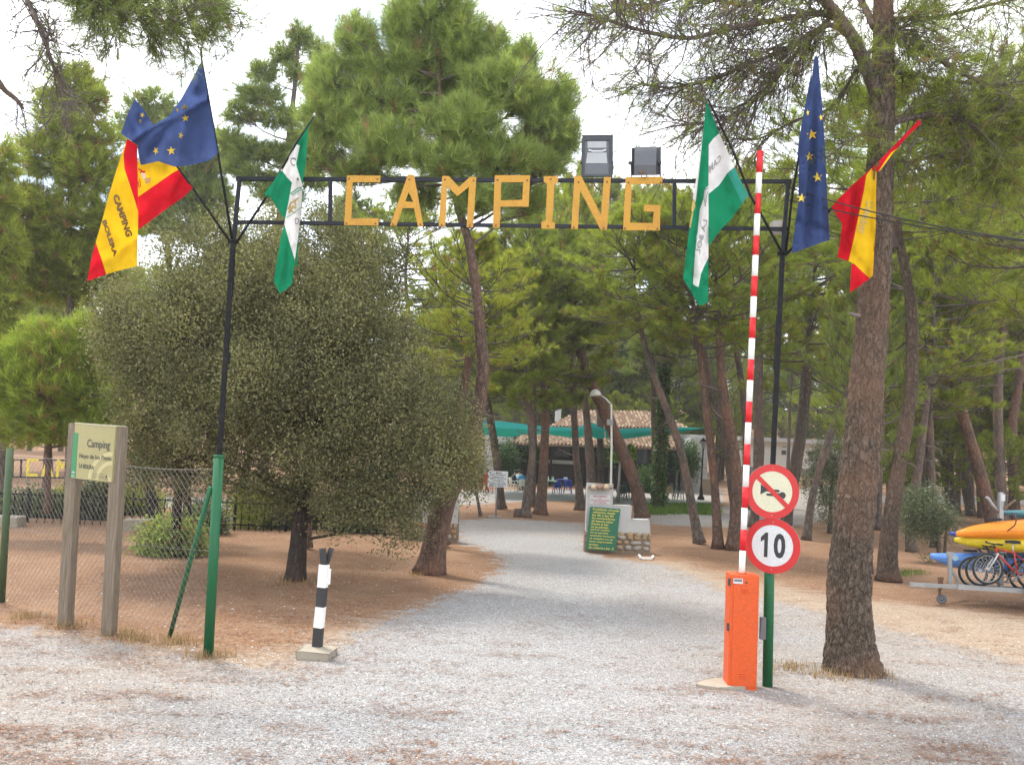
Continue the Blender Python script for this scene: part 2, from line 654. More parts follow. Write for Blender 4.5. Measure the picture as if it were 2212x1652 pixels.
M_fl_white = cloth_mat('white_flag_cloth', (0.74, 0.71, 0.70), 0.38)
M_fl_backlit = cloth_mat('backlit_green_flag_cloth', (0.05, 0.34, 0.26), 0.6)  # same green cloth, light shining through it put into the paler colour
M_star = flat('star_print', (0.80, 0.56, 0.05), 0.7)
M_print_brown = flat('brown_print', (0.14, 0.075, 0.02), 0.8)
M_print_grey = flat('grey_print', (0.26, 0.25, 0.25), 0.8)
M_print_gold = flat('gold_print', (0.42, 0.30, 0.08), 0.8)
M_print_green = flat('green_print', (0.06, 0.28, 0.16), 0.8)

# weathered timber of the sign posts
M_wood = new_mat('weathered_timber')
_f = noise_fac(M_wood, 5, 6, 0.65, stretch=(14, 14, 0.6))
bsdf(M_wood, ramp(M_wood, _f, [(0.3, (0.115, 0.088, 0.064)), (0.5, (0.19, 0.152, 0.112)), (0.7, (0.26, 0.215, 0.165))]), 0.85, 0, _f, 0.5, 0.006, 0.2)
M_mould = worn('mossy_timber', (0.27, 0.22, 0.15), (0.24, 0.16, 0.06), 0.6, 0.85)

M_bark_big = bark_mat('plated_pine_bark', (0.018, 0.0135, 0.011), (0.115, 0.086, 0.064), (0.235, 0.18, 0.138), 13, 1.0, 0.05, 0.45)
M_bark_red = bark_mat('red_pine_bark', (0.030, 0.021, 0.018), (0.135, 0.088, 0.066), (0.25, 0.175, 0.135), 10, 1.0, 0.05, 0.4)
M_bark_grey = bark_mat('grey_pine_bark', (0.030, 0.025, 0.022), (0.125, 0.100, 0.084), (0.235, 0.20, 0.17), 9, 1.0, 0.04, 0.4)
M_bark_oak = bark_mat('dark_oak_bark', (0.012, 0.010, 0.009), (0.045, 0.036, 0.03), (0.085, 0.07, 0.058), 12, 0.9, 0.025)
M_twig = worn('twig_bark', (0.105, 0.080, 0.074), (0.06, 0.045, 0.042), 0.5, 0.9)
M_deadtwig = worn('dead_twig_bark', (0.17, 0.135, 0.12), (0.08, 0.06, 0.05), 0.5, 0.9)

L_pine = leaf_mat('pine_needles', [(0.0, (0.30, 0.15, 0.07)), (0.07, (0.25, 0.18, 0.08)), (0.10, (0.155, 0.19, 0.036)), (0.55, (0.265, 0.318, 0.048)), (1.0, (0.38, 0.43, 0.07))], 0.5)
L_pine_far = leaf_mat('pine_needles_grey_green', [(0.0, (0.30, 0.17, 0.08)), (0.05, (0.25, 0.19, 0.10)), (0.08, (0.15, 0.19, 0.065)), (0.6, (0.235, 0.29, 0.082)), (1.0, (0.335, 0.385, 0.10))], 0.48)
L_pine_tall = leaf_mat('tall_pine_needles', [(0.0, (0.28, 0.16, 0.08)), (0.07, (0.24, 0.18, 0.09)), (0.10, (0.135, 0.185, 0.062)), (0.55, (0.225, 0.305, 0.088)), (1.0, (0.33, 0.42, 0.125))], 0.5)
L_pine_bright = leaf_mat('young_pine_needles', [(0.0, (0.40, 0.22, 0.09)), (0.10, (0.38, 0.25, 0.10)), (0.14, (0.25, 0.295, 0.045)), (0.6, (0.35, 0.42, 0.065)), (1.0, (0.47, 0.54, 0.09))], 0.5)
L_oak = leaf_mat('holm_oak_leaves', [(0.0, (0.095, 0.092, 0.050)), (0.3, (0.160, 0.158, 0.076)), (0.7, (0.24, 0.232, 0.105)), (1.0, (0.38, 0.345, 0.16))], 0.32)
L_shrub = leaf_mat('shrub_leaves', [(0.0, (0.085, 0.105, 0.06)), (0.6, (0.15, 0.18, 0.105)), (1.0, (0.24, 0.26, 0.15))], 0.35, 1)
L_ivy = leaf_mat('ivy_leaves', [(0.0, (0.03, 0.06, 0.015)), (0.6, (0.06, 0.12, 0.03)), (1.0, (0.13, 0.20, 0.05))], 0.35, 1)
L_lime = leaf_mat('lime_green_leaves', [(0.0, (0.18, 0.30, 0.03)), (1.0, (0.34, 0.46, 0.06))], 0.5)
L_grass = leaf_mat('grass_blades', [(0.0, (0.06, 0.12, 0.02)), (1.0, (0.14, 0.24, 0.04))], 0.4)
L_dry = leaf_mat('dry_grass', [(0.0, (0.22, 0.13, 0.06)), (1.0, (0.42, 0.32, 0.17))], 0.3)
L_litter = leaf_mat('fallen_needles', [(0.0, (0.12, 0.055, 0.03)), (0.6, (0.22, 0.11, 0.06)), (1.0, (0.36, 0.22, 0.13))], 0.05)
L_pebble = leaf_mat('pebble_stone', [(0.0, (0.07, 0.068, 0.068)), (0.35, (0.20, 0.196, 0.195)), (0.75, (0.33, 0.325, 0.32)), (1.0, (0.52, 0.51, 0.49))], 0.0)

# ------------------------------------------------------------------ ground
def ground_mat(name):
    m = new_mat(name)
    ga = nd(m, 'ShaderNodeAttribute', attribute_name='gravel').outputs['Fac']
    pa = nd(m, 'ShaderNodeAttribute', attribute_name='pale').outputs['Fac']
    da = nd(m, 'ShaderNodeAttribute', attribute_name='drift').outputs['Fac']
    n_edge = noise_fac(m, 2.2, 10, 0.80)
    n_streak = noise_fac(m, 1.5, 9, 0.72, stretch=(0.7, 3.4, 1))
    n_fine = noise_fac(m, 22, 5, 0.7)
    # gravel: many small stones of different greys
    t = nd(m, 'ShaderNodeTexCoord')
    v = nd(m, 'ShaderNodeTexVoronoi')
    v.inputs['Scale'].default_value = 52
    lk(m, t.outputs['Object'], v.inputs['Vector'])
    v2 = nd(m, 'ShaderNodeTexVoronoi')
    v2.inputs['Scale'].default_value = 120
    lk(m, t.outputs['Object'], v2.inputs['Vector'])
    sep = nd(m, 'ShaderNodeSeparateColor')
    lk(m, v.outputs['Color'], sep.inputs[0])
    sep2 = nd(m, 'ShaderNodeSeparateColor')
    lk(m, v2.outputs['Color'], sep2.inputs[0])
    st = ramp(m, sep.outputs[0], [(0.0, (0.075, 0.072, 0.070)), (0.3, (0.225, 0.218, 0.214)), (0.7, (0.345, 0.337, 0.330)), (1.0, (0.55, 0.54, 0.525))])
    st2 = ramp(m, sep2.outputs[1], [(0.0, (0.09, 0.087, 0.085)), (0.5, (0.292, 0.285, 0.28)), (1.0, (0.51, 0.50, 0.49))])
    grav = mixc(m, 0.5, st, st2)
    big = noise_fac(m, 0.35, 6, 0.6)
    grav = mixc(m, mixc(m, 1.0, ramp(m, big, [(0.35, (0.1, 0.1, 0.1)), (0.62, (0.6,) * 3)]), da, 'MULTIPLY'), grav, mixc(m, 1.0, (0.78, 0.64, 0.51), mixc(m, 0.5, st, (0.45, 0.45, 0.45)), 'MULTIPLY'))
    # pale trodden earth
    pale = ramp(m, n_fine, [(0.3, (0.235, 0.16, 0.105)), (0.55, (0.335, 0.25, 0.175)), (0.75, (0.42, 0.345, 0.265))])
    pale = mixc(m, ramp(m, sep.outputs[1], [(0.72, (0, 0, 0)), (0.8, (0.7,) * 3)]), pale, (0.42, 0.385, 0.34))
    # pine litter
    lit = ramp(m, n_fine, [(0.28, (0.095, 0.047, 0.027)), (0.5, (0.225, 0.122, 0.068)), (0.72, (0.37, 0.232, 0.142))])
    n_mid = noise_fac(m, 0.6, 6, 0.65)
    lit = mixc(m, ramp(m, n_mid, [(0.40, (0, 0, 0)), (0.68, (0.55,) * 3)]), lit, (0.34, 0.215, 0.135))
    spk = nd(m, 'ShaderNodeMath', operation='GREATER_THAN')
    spk.inputs[1].default_value = 0.975
    lk(m, sep.outputs[2], spk.inputs[0])
    lit = mixc(m, spk.outputs[0], lit, (0.38, 0.31, 0.25))

    def soft(att, nz, amp, lo, hi):
        a = nd(m, 'ShaderNodeMath', operation='MULTIPLY_ADD')
        a.inputs[1].default_value = amp
        a.inputs[2].default_value = -amp / 2
        lk(m, nz, a.inputs[0])
        b = nd(m, 'ShaderNodeMath', operation='ADD')
        lk(m, att, b.inputs[0])
        lk(m, a.outputs[0], b.inputs[1])
        r = nd(m, 'ShaderNodeMapRange')
        r.inputs['From Min'].default_value = lo
        r.inputs['From Max'].default_value = hi
        lk(m, b.outputs[0], r.inputs['Value'])
        return r.outputs['Result']
    c = mixc(m, soft(pa, n_streak, 1.7, 0.34, 0.66), lit, pale)
    c = mixc(m, soft(ga, n_edge, 1.7, 0.40, 0.60), c, grav)
    # needles drifted over the gravel in streaks
    drift = ramp(m, n_streak, [(0.52, (0, 0, 0)), (0.62, (0.34,) * 3), (0.72, (0.6,) * 3)])
    drift = mixc(m, 1.0, drift, da, 'MULTIPLY')
    c = mixc(m, drift, c, ramp(m, n_fine, [(0.3, (0.17, 0.105, 0.068)), (0.7, (0.34, 0.24, 0.165))]))
    h = nd(m, 'ShaderNodeMath', operation='ADD')
    lk(m, v.outputs['Distance'], h.inputs[0])
    lk(m, n_fine, h.inputs[1])
    bsdf(m, c, 0.95, 0, h.outputs[0], 0.75, 0.02, 0.15)
    return m


M_ground = ground_mat('pine_litter_and_gravel')


def gpoly(pts, extra=()):
    return [(G(x, y).x, G(x, y).y) for x, y in pts] + list(extra)


TRACK = gpoly([(-60, 1356), (60, 1354), (200, 1380), (350, 1408), (450, 1430), (560, 1440), (650, 1425), (740, 1385), (850, 1332), (960, 1290), (1040, 1255), (1088, 1222), (1078, 1196), (1030, 1178), (988, 1168), (985, 1140), (990, 1122), (1060, 1116), (1150, 1124), (1265, 1128), (1275, 1190), (1300, 1199), (1420, 1216), (1490, 1240), (1570, 1275), (1700, 1300), (1830, 1335), (1960, 1365), (2100, 1395), (2212, 1425), (2400, 1470)], [(30, 4), (30, -22), (-30, -22), (-30, 8), (-16, 12)])
PALE = gpoly([(1380, 1205), (1480, 1212), (1570, 1245), (1700, 1262), (1800, 1285), (1960, 1300), (2212, 1328), (2500, 1350), (2500, 1560), (2212, 1480), (2000, 1430), (1800, 1360), (1600, 1300), (1450, 1245)])
PALE2 = gpoly([(-200, 1330), (120, 1360), (300, 1385), (440, 1400), (620, 1395), (760, 1340), (880, 1310), (900, 1330), (760, 1420), (560, 1480), (300, 1500), (0, 1480), (-200, 1450)])
FORE = gpoly([(900, 1068), (1000, 1056), (1560, 1050), (1565, 1086), (1400, 1090), (1250, 1080), (1100, 1084), (900, 1094)], [])
LANE = gpoly([(1398, 1110), (1480, 1104), (1560, 1094), (1690, 1082), (1735, 1050), (1810, 1047), (1800, 1090), (1785, 1122), (1700, 1138), (1560, 1136), (1430, 1132), (1400, 1124)])
ROADL = gpoly([(-400, 1050), (-100, 1060), (450, 1074), (820, 1084), (820, 1096), (450, 1096), (-100, 1090), (-400, 1080)])
ROADR = gpoly([(1870, 1066), (2050, 1070), (2400, 1082), (2400, 1094), (2050, 1086), (1870, 1084)])


def sdist(px, py, poly):
    """signed distance (inside positive) of arrays of points to a polygon"""
    n = len(poly)
    dmin = np.full(px.shape, 1e9)
    inside = np.zeros(px.shape, dtype=bool)
    for i in range(n):
        x0, y0 = poly[i]
        x1, y1 = poly[(i + 1) % n]
        dx, dy = x1 - x0, y1 - y0
        L = dx * dx + dy * dy + 1e-12
        t = np.clip(((px - x0) * dx + (py - y0) * dy) / L, 0, 1)
        dmin = np.minimum(dmin, np.hypot(px - x0 - t * dx, py - y0 - t * dy))
        c = ((y0 > py) != (y1 > py)) & (px < dx * (py - y0) / (dy if abs(dy) > 1e-12 else 1e-12) + x0)
        inside ^= c
    return np.where(inside, dmin, -dmin)


rows = list(np.arange(-24, 6, 2.0)) + [5252.0 / p for p in np.arange(820, 36, -4.0)] + list(np.arange(150, 420, 12.0))
rows = np.array(sorted(rows))
us = np.linspace(-1.25, 1.25, 420)
us = np.sign(us) * np.abs(us) ** 1.15
GX = us[None, :] * (np.abs(rows)[:, None] + 5)
GY = np.repeat(rows[:, None], len(us), 1)
S = {k: sdist(GX, GY, p) for k, p in (('track', TRACK), ('fore', FORE), ('lane', LANE), ('roadl', ROADL), ('roadr', ROADR))}
near = np.clip((GY - 8) / 40, 0, 1)
soft_w = 1.5 + near * 1.2
gall = np.max(np.stack(list(S.values())), 0)
GRAV = np.clip(0.5 + gall / soft_w, 0, 1)
PAL = np.clip(0.5 + np.maximum(sdist(GX, GY, PALE) / 3.0, sdist(GX, GY, PALE2) / 1.8), 0, 1)
# the gravel thins out to the left and right of the wheel ruts
PAL = np.maximum(PAL, np.clip(0.22 * (gall > -2), 0, 1))
RUT = gpoly([(960, 1900), (1000, 1652), (1060, 1450), (1130, 1330), (1160, 1240), (1150, 1170)])
rd = np.full(GX.shape, 1e9)
for (x0, y0), (x1, y1) in zip(RUT[:-1], RUT[1:]):
    t_ = np.clip(((GX - x0) * (x1 - x0) + (GY - y0) * (y1 - y0)) / ((x1 - x0) ** 2 + (y1 - y0) ** 2), 0, 1)
    rd = np.minimum(rd, np.hypot(GX - x0 - t_ * (x1 - x0), GY - y0 - t_ * (y1 - y0)))
# wheels keep the middle of the drive clean; needles gather at its sides and lightly between the ruts
DRIFT = np.clip((rd - 1.0) / 2.6, 0.06, 1) + 0.12 * np.exp(-((rd - 0.05) / 0.35) ** 2)
BIGPINE = G(1842, 1450)


def ground_z(x, y):
    z = terrain(x, y)
    z += 0.05 * (noise.noise(Vector((x * 0.35, y * 0.35, 0))) - 0.1) * (1 if y < 60 else 2)
    z += 0.012 * noise.noise(Vector((x * 2.3, y * 2.3, 3)))
    r2 = (x - BIGPINE.x) ** 2 + (y - BIGPINE.y) ** 2
    z += 0.07 * math.exp(-r2 / 0.55)
    return z - 0.02


GZ = np.array([[ground_z(GX[i, j], GY[i, j]) for j in range(len(us))] for i in range(len(rows))])
nr, nc = GX.shape
idx = np.arange(nr * nc).reshape(nr, nc)
quads = np.stack([idx[:-1, :-1], idx[:-1, 1:], idx[1:, 1:], idx[1:, :-1]], -1).reshape(-1, 4)
owner = np.zeros(nr * nc, dtype=int)
for k, key in enumerate(('track', 'fore', 'lane', 'roadl', 'roadr')):
    owner[(S[key].ravel() > 0) & (owner == 0)] = k + 1
qown = np.array([np.bincount(owner[q], minlength=6).argmax() for q in quads])
GV = np.stack([GX.ravel(), GY.ravel(), GZ.ravel()], -1)
for k, nm in enumerate(('ground', 'gravel_track', 'cafe_forecourt', 'gravel_lane', 'gravel_road', 'gravel_road')):
    q = quads[qown == k]
    if not len(q):
        continue
    used, inv = np.unique(q.ravel(), return_inverse=True)
    me = bpy.data.meshes.new(nm)
    me.from_pydata(GV[used].tolist(), [], inv.reshape(-1, 4).tolist())
    for an, arr in (('gravel', GRAV), ('pale', PAL), ('drift', DRIFT)):
        a = me.attributes.new(an, 'FLOAT', 'POINT')
        a.data.foreach_set('value', arr.ravel()[used].astype(np.float32))
    me.materials.append(M_ground)
    me.polygons.foreach_set('use_smooth', [True] * len(me.polygons))
    o = bpy.data.objects.new(nm, me)
    COL.objects.link(o)
    tag(o, kind='structure')


def gz(x, y):
    return ground_z(x, y)


# loose stones and fallen needles: nobody could count them
def sample_ground(n, ylo, yhi, xlo=-60, xhi=2280):
    """points spread evenly over the ground in view"""
    out = []
    while len(out) < n:
        p = G(R.uniform(xlo, xhi), R.uniform(ylo, yhi))
        out.append((p.x, p.y))
    return np.array(out)


def stones(name, n, ylo, yhi, smin, smax, keep, tints, kind='stuff'):
    pts = sample_ground(n, ylo, yhi)
    s = sdist(pts[:, 0], pts[:, 1], TRACK)
    pts = pts[keep(s)]
    k = len(pts)
    octa = np.array([(1, 0, 0), (0, 1, 0), (-1, 0, 0), (0, -1, 0), (0, 0, 1), (0, 0, -1)], float)
    tri = np.array([(0, 1, 4), (1, 2, 4), (2, 3, 4), (3, 0, 4), (1, 0, 5), (2, 1, 5), (3, 2, 5), (0, 3, 5)])
    size = smin + (smax - smin) * rng.random(k) ** 2.2
    sc = np.stack([size * rng.uniform(0.7, 1.3, k), size * rng.uniform(0.6, 1.1, k), size * rng.uniform(0.35, 0.7, k)], -1)
    a = rng.uniform(0, 6.28, k)
    v = octa[None] * sc[:, None, :] * rng.uniform(0.75, 1.25, (k, 6, 1))
    x = v[..., 0] * np.cos(a)[:, None] - v[..., 1] * np.sin(a)[:, None]
    y = v[..., 0] * np.sin(a)[:, None] + v[..., 1] * np.cos(a)[:, None]
    z0 = np.array([gz(p[0], p[1]) for p in pts])
    w = np.stack([x + pts[:, 0:1], y + pts[:, 1:2], v[..., 2] + (z0 + size * 0.12)[:, None]], -1)
    tv = w[:, tri, :].reshape(-1, 3)
    t = np.repeat(tints[0] + (tints[1] - tints[0]) * rng.random(k), 8)
    o = np_mesh(name, tv, 3, L_pebble, t)
    return tag(o, kind=kind)


stones('loose_gravel', 50000, 1235, 1700, 0.004, 0.017, lambda s: s > -0.25, (0.1, 1.0))
stones('scattered_stones', 4200, 1150, 1480, 0.005, 0.024, lambda s: s < 0.1, (0.35, 1.0))


def fallen_needles():
    vs, ts = [], []
    pts = sample_ground(9500, 1120, 1700)
    s = sdist(pts[:, 0], pts[:, 1], TRACK)
    for (x, y), sd in zip(pts, s):
        if sd > 0.8 and noise.noise(Vector((x * 0.55, y * 2.6, 7))) < 0.2 - 0.5 * (R.random() < 0.22):
            continue
        k = R.randint(3, 9)
        ang = R.gauss(0.1, 0.5)
        for _ in range(k):
            px, py = x + R.gauss(0, 0.13), y + R.gauss(0, 0.05)
            a = ang + R.gauss(0, 0.5)
            L, w = R.uniform(0.05, 0.15), R.uniform(0.0025, 0.0055)
            dx, dy = math.cos(a), math.sin(a)
            z = gz(px, py) + R.uniform(0.006, 0.02)
            vs += [(px - dy * w, py + dx * w, z), (px + dy * w, py - dx * w, z), (px + dx * L, py + dy * L, z + R.uniform(-0.002, 0.012))]
            ts.append(R.random())
    return tag(np_mesh('fallen_needles', vs, 3, L_litter, ts), kind='stuff')


fallen_needles()


def grass_tufts(name, mat, spots, n, h, spread, w=0.006):
    vs, ts = [], []
    for (x, y) in spots:
        for _ in range(n):
            px, py = x + R.gauss(0, spread), y + R.gauss(0, spread)
            z = gz(px, py)
            a = R.uniform(0, 6.28)
            hh = h * R.uniform(0.4, 1.1)
            lean = R.uniform(0.1, 0.8) * hh
            vs += [(px - math.sin(a) * w, py + math.cos(a) * w, z), (px + math.sin(a) * w, py - math.cos(a) * w, z), (px + math.cos(a) * lean, py + math.sin(a) * lean, z + hh)]
            ts.append(R.random())
    return tag(np_mesh(name, vs, 3, mat, ts), kind='stuff')


grass_tufts('green_grass', L_grass, [(G(R.uniform(1390, 1545), R.uniform(1088, 1110)).xy[:]) for _ in range(420)], 16, 0.22, 0.22, 0.02)
grass_tufts('dry_grass', L_dry, [(G(x + R.uniform(-35, 35), y + R.uniform(-6, 6)).xy[:]) for x, y in ((1840, 1458), (1780, 1455), (1890, 1462), (445, 1412), (250, 1368), (140, 1350), (380, 1385), (60, 1330), (920, 1236), (300, 1378), (640, 1256), (1700, 1440)) for _ in range(12)], 14, 0.13, 0.10)
grass_tufts('green_grass', L_grass, [(G(1970 + R.uniform(-25, 25), 1236 + R.uniform(-5, 5)).xy[:]) for _ in range(14)], 30, 0.12, 0.12)

# ------------------------------------------------------------------ plants: generators
def unit(a):
    return a / np.maximum(1e-9, np.linalg.norm(a, axis=-1, keepdims=True))


def needle_verts(pos, dr, size, k, width, lo=0.25, hi=1.05, tint_mean=0.55, brown=0.06):
    """tufts of thin needles: pos, dr (N,3), size (N)"""
    N = len(pos)
    pos = np.repeat(np.asarray(pos, float), k, 0)
    d = unit(np.repeat(np.asarray(dr, float), k, 0))
    s = np.repeat(np.asarray(size, float), k)
    M = N * k
    h = np.where(np.abs(d[:, 2:3]) < 0.9, np.array([[0, 0, 1.0]]), np.array([[1.0, 0, 0]]))
    a = unit(np.cross(d, h))
    b = np.cross(d, a)
    th = rng.uniform(lo, hi, M)[:, None]
    az = rng.uniform(0, 2 * np.pi, M)[:, None]
    n = d * np.cos(th) + (a * np.cos(az) + b * np.sin(az)) * np.sin(th)
    base = pos - d * (rng.uniform(-0.15, 0.75, M) * s)[:, None]
    tip = base + n * (s * rng.uniform(0.7, 1.1, M))[:, None]
    side = unit(np.cross(n, rng.normal(size=(M, 3)))) * (width * s / 0.2)[:, None] * 0.5
    v = np.stack([base - side, base + side, tip], 1)
    tt = np.repeat(np.clip(rng.normal(tint_mean, 0.2, N), 0.12, 1), k) + rng.normal(0, 0.08, M)
    tt = np.clip(tt, 0.11, 1)
    br = np.repeat(rng.random(N) < brown, k)
    tt[br] = rng.uniform(0, 0.07, br.sum())
    return v.reshape(-1, 3), tt


def leaf_verts(pos, dr, L, W, jit=0.8):
    """rhombic leaves"""
    M = len(pos)
    d = unit(np.asarray(dr, float) + rng.normal(0, jit, (M, 3)))
    s = unit(np.cross(d, rng.normal(size=(M, 3)) + np.array([0, 0, 0.6])))
    up = np.cross(s, d)
    l = (L * rng.uniform(0.6, 1.25, M))[:, None]
    w = (W * rng.uniform(0.7, 1.2, M))[:, None]
    p = np.asarray(pos, float)
    v = np.stack([p, p + d * l * 0.5 + s * w * 0.5 + up * l * 0.08, p + d * l, p + d * l * 0.5 - s * w * 0.5 + up * l * 0.08], 1)
    return v.reshape(-1, 3)


def crown_gen(H, Rr, n_limb, tw, sub, prof, droop=0.0, elev=(0.15, 0.9), size=0.2, k=16, width=0.016, brown=0.05, seed=1, lean=(0, 0), n_side=4, gap=0.0):
    """a pine crown about a short leader: returns (branch MB, needle verts, tints)"""
    rr = random.Random(seed)
    mb = MB()
    tp, td = [], []
    lead = [Vector((0, 0, -0.25))]
    for i in range(1, 7):
        t = i / 6
        lead.append(Vector((lean[0] * t + rr.gauss(0, 0.06), lean[1] * t + rr.gauss(0, 0.06), H * 0.95 * t)))
    mb.tube(lead, [0.085 * (1 - 0.85 * i / 6) * (H / 7) ** 0.7 for i in range(7)], 5)

    def on_lead(t):
        f = max(0, min(5.999, t * 6))
        i = int(f)
        return lead[i].lerp(lead[i + 1], f - i)
    for i in range(n_limb):
        t = (i + rr.random()) / n_limb
        az = i * 2.39996 + rr.uniform(-0.5, 0.5)
        if gap and rr.random() < gap:
            continue
        L = Rr * prof(t) * rr.uniform(0.7, 1.2)
        if L < 0.15:
            L = 0.15
        e = elev[0] + (elev[1] - elev[0]) * t + rr.gauss(0, 0.15)
        h = Vector((math.cos(az), math.sin(az), 0))
        p = on_lead(t * 0.97)
        path = [p.copy()]
        seg = 5
        for s in range(seg):
            e2 = e + 0.55 * (s / seg) - droop * (1 - s / seg)
            dirv = (h * math.cos(e2) + Vector((0, 0, math.sin(e2)))).normalized()
            h = (h + Vector((rr.gauss(0, 0.14), rr.gauss(0, 0.14), 0))).normalized()
            p = p + dirv * (L / seg)
            path.append(p.copy())
        r0 = 0.012 + 0.013 * L
        mb.tube(path, [r0 * (1 - 0.8 * q / seg) for q in range(seg + 1)], n_side, False)
        for j in range(tw):
            s = 0.28 + 0.72 * (j + rr.random()) / tw
            f = s * seg
            q = min(seg - 1, int(f))
            b = path[q].lerp(path[q + 1], f - q)
            ax = (path[q + 1] - path[q]).normalized()
            side = ax.cross(Vector((0, 0, 1)))
            side = side.normalized() if side.length > 1e-3 else Vector((1, 0, 0))
            sg = 1 if j % 2 else -1
            d2 = (ax * rr.uniform(0.5, 1.0) + side * sg * rr.uniform(0.3, 1.0) + Vector((0, 0, rr.uniform(0.0, 0.7)))).normalized()
            l2 = (0.22 + L * 0.30 * (1.15 - s * 0.7)) * rr.uniform(0.7, 1.2)
            m = b + d2 * l2 * 0.5 + Vector((0, 0, 0.05 * l2))
            c = b + d2 * l2 + Vector((0, 0, 0.18 * l2))
            mb.tube([b, m, c], [r0 * 0.4, r0 * 0.28, r0 * 0.1], 3, False)
            for g in range(sub):
                s2 = 0.3 + 0.7 * (g + rr.random()) / sub
                bb = b.lerp(c, s2)
                d3 = (d2 * 0.7 + Vector((rr.gauss(0, 0.55), rr.gauss(0, 0.55), rr.gauss(0.45, 0.4)))).normalized()
                l3 = rr.uniform(0.1, 0.32)
                tp.append(bb + d3 * l3)
                td.append(d3)
                if g % 3 == 0:
                    mb.tube([bb, bb + d3 * l3], [0.006, 0.003], 3, False)
            tp.append(c)
            td.append(d2)
    tp = np.array([tuple(q) for q in tp])
    td = np.array([tuple(q) for q in td])
    v, t = needle_verts(tp, td, size * rng.uniform(0.75, 1.2, len(tp)), k, width, brown=brown)
    return mb, v, t


def trunk_mb(path, n=10, rough=0.06, seed=0, flare=1.35, sub=5):
    """path: list of (Vector, radius); a smooth, slightly uneven trunk with a root flare"""
    pts = [p for p, r in path]
    rs = [r for p, r in path]
    out, ro = [], []
    m = len(pts)
    for i in range(m - 1):
        p0, p1, p2, p3 = pts[max(i - 1, 0)], pts[i], pts[i + 1], pts[min(i + 2, m - 1)]
        for s in range(sub):
            t = s / sub
            q = 0.5 * ((2 * p1) + (p2 - p0) * t + (2 * p0 - 5 * p1 + 4 * p2 - p3) * t * t + (-p0 + 3 * p1 - 3 * p2 + p3) * t ** 3)
            out.append(q)
            ro.append(rs[i] * (1 - t) + rs[i + 1] * t)
    out.append(pts[-1])
    ro.append(rs[-1])
    z0 = out[0].z
    for i, q in enumerate(out):
        ro[i] *= 1 + (flare - 1) * math.exp(-max(0, q.z - z0) / 0.28)
    mb = MB()
    mb.tube(out, ro, n)
    for i in range(len(out)):
        c = out[i]
        for k in range(n):
            j = i * n + k
            v = Vector(mb.v[j])
            w = v - c
            f = 1 + rough * 1.6 * noise.noise(Vector((v.x * 3 + seed, v.y * 3, v.z * 1.1))) + rough * noise.noise(Vector((v.x * 9, v.y * 9 + seed, v.z * 3)))
            mb.v[j] = tuple(c + w * f)
    return mb


# shared pine crowns, real size about 8 m high
def p_round(t):
    return (0.45 + 0.75 * math.sin(math.pi * min(1, t * 0.9 + 0.12))) * (1 if t < 0.75 else max(0.25, (1 - t) * 3.4))


def p_cone(t):
    return 0.25 + 0.95 * (1 - t) ** 0.8


def p_umb(t):
    return 0.5 + 0.7 * t if t < 0.7 else max(0.3, 1.0 - (t - 0.7) * 1.9)


VAR = []
for i, (pf, n_, el, sz, kk, wd, lm) in enumerate(((p_round, 50, (-0.05, 0.9), 0.24, 25, 0.0125, L_pine), (p_umb, 46, (0.05, 0.8), 0.25, 25, 0.013, L_pine), (p_cone, 50, (-0.1, 0.8), 0.24, 24, 0.0125, L_pine), (p_round, 50, (-0.2, 0.9), 0.25, 25, 0.013, L_pine), (p_umb, 48, (0.1, 1.0), 0.24, 25, 0.0125, L_pine_far), (p_round, 46, (0.0, 1.0), 0.25, 24, 0.013, L_pine_far))):
    mb, v, t = crown_gen(8.0, 2.9, n_, 9, 7, pf, 0.15, el, sz, kk, wd, 0.05 + 0.02 * (i % 2), seed=20 + i)
    b = mb.build('branches', M_twig)
    c = np_mesh('crown', v, 3, lm, t)
    VAR.append((b.data, c.data))
    bpy.data.objects.remove(b)
    bpy.data.objects.remove(c)


def add_crown(root, var, at, height, radius, axis=None, rz=0.0):
    """a crown and its branches (shared meshes) as parts of a tree"""
    br, cr = VAR[var]
    off = Vector(at) - root.location
    q = Matrix.Identity(4)
    if axis is not None:
        a = Vector(axis).normalized()
        a = (a + Vector((0, 0, 1.2))).normalized()
        q = a.to_track_quat('Z', 'Y').to_matrix().to_4x4()
    m = Matrix.Translation(off) @ q @ Matrix.Rotation(rz, 4, 'Z') @ Matrix.Diagonal((radius / 2.9, radius / 2.9, height / 8.0, 1))
    for nm, me in (('crown', cr), ('branches', br)):
        o = bpy.data.objects.new(nm, me)
        COL.objects.link(o)
        o.parent = root
        o.matrix_local = m
    return root


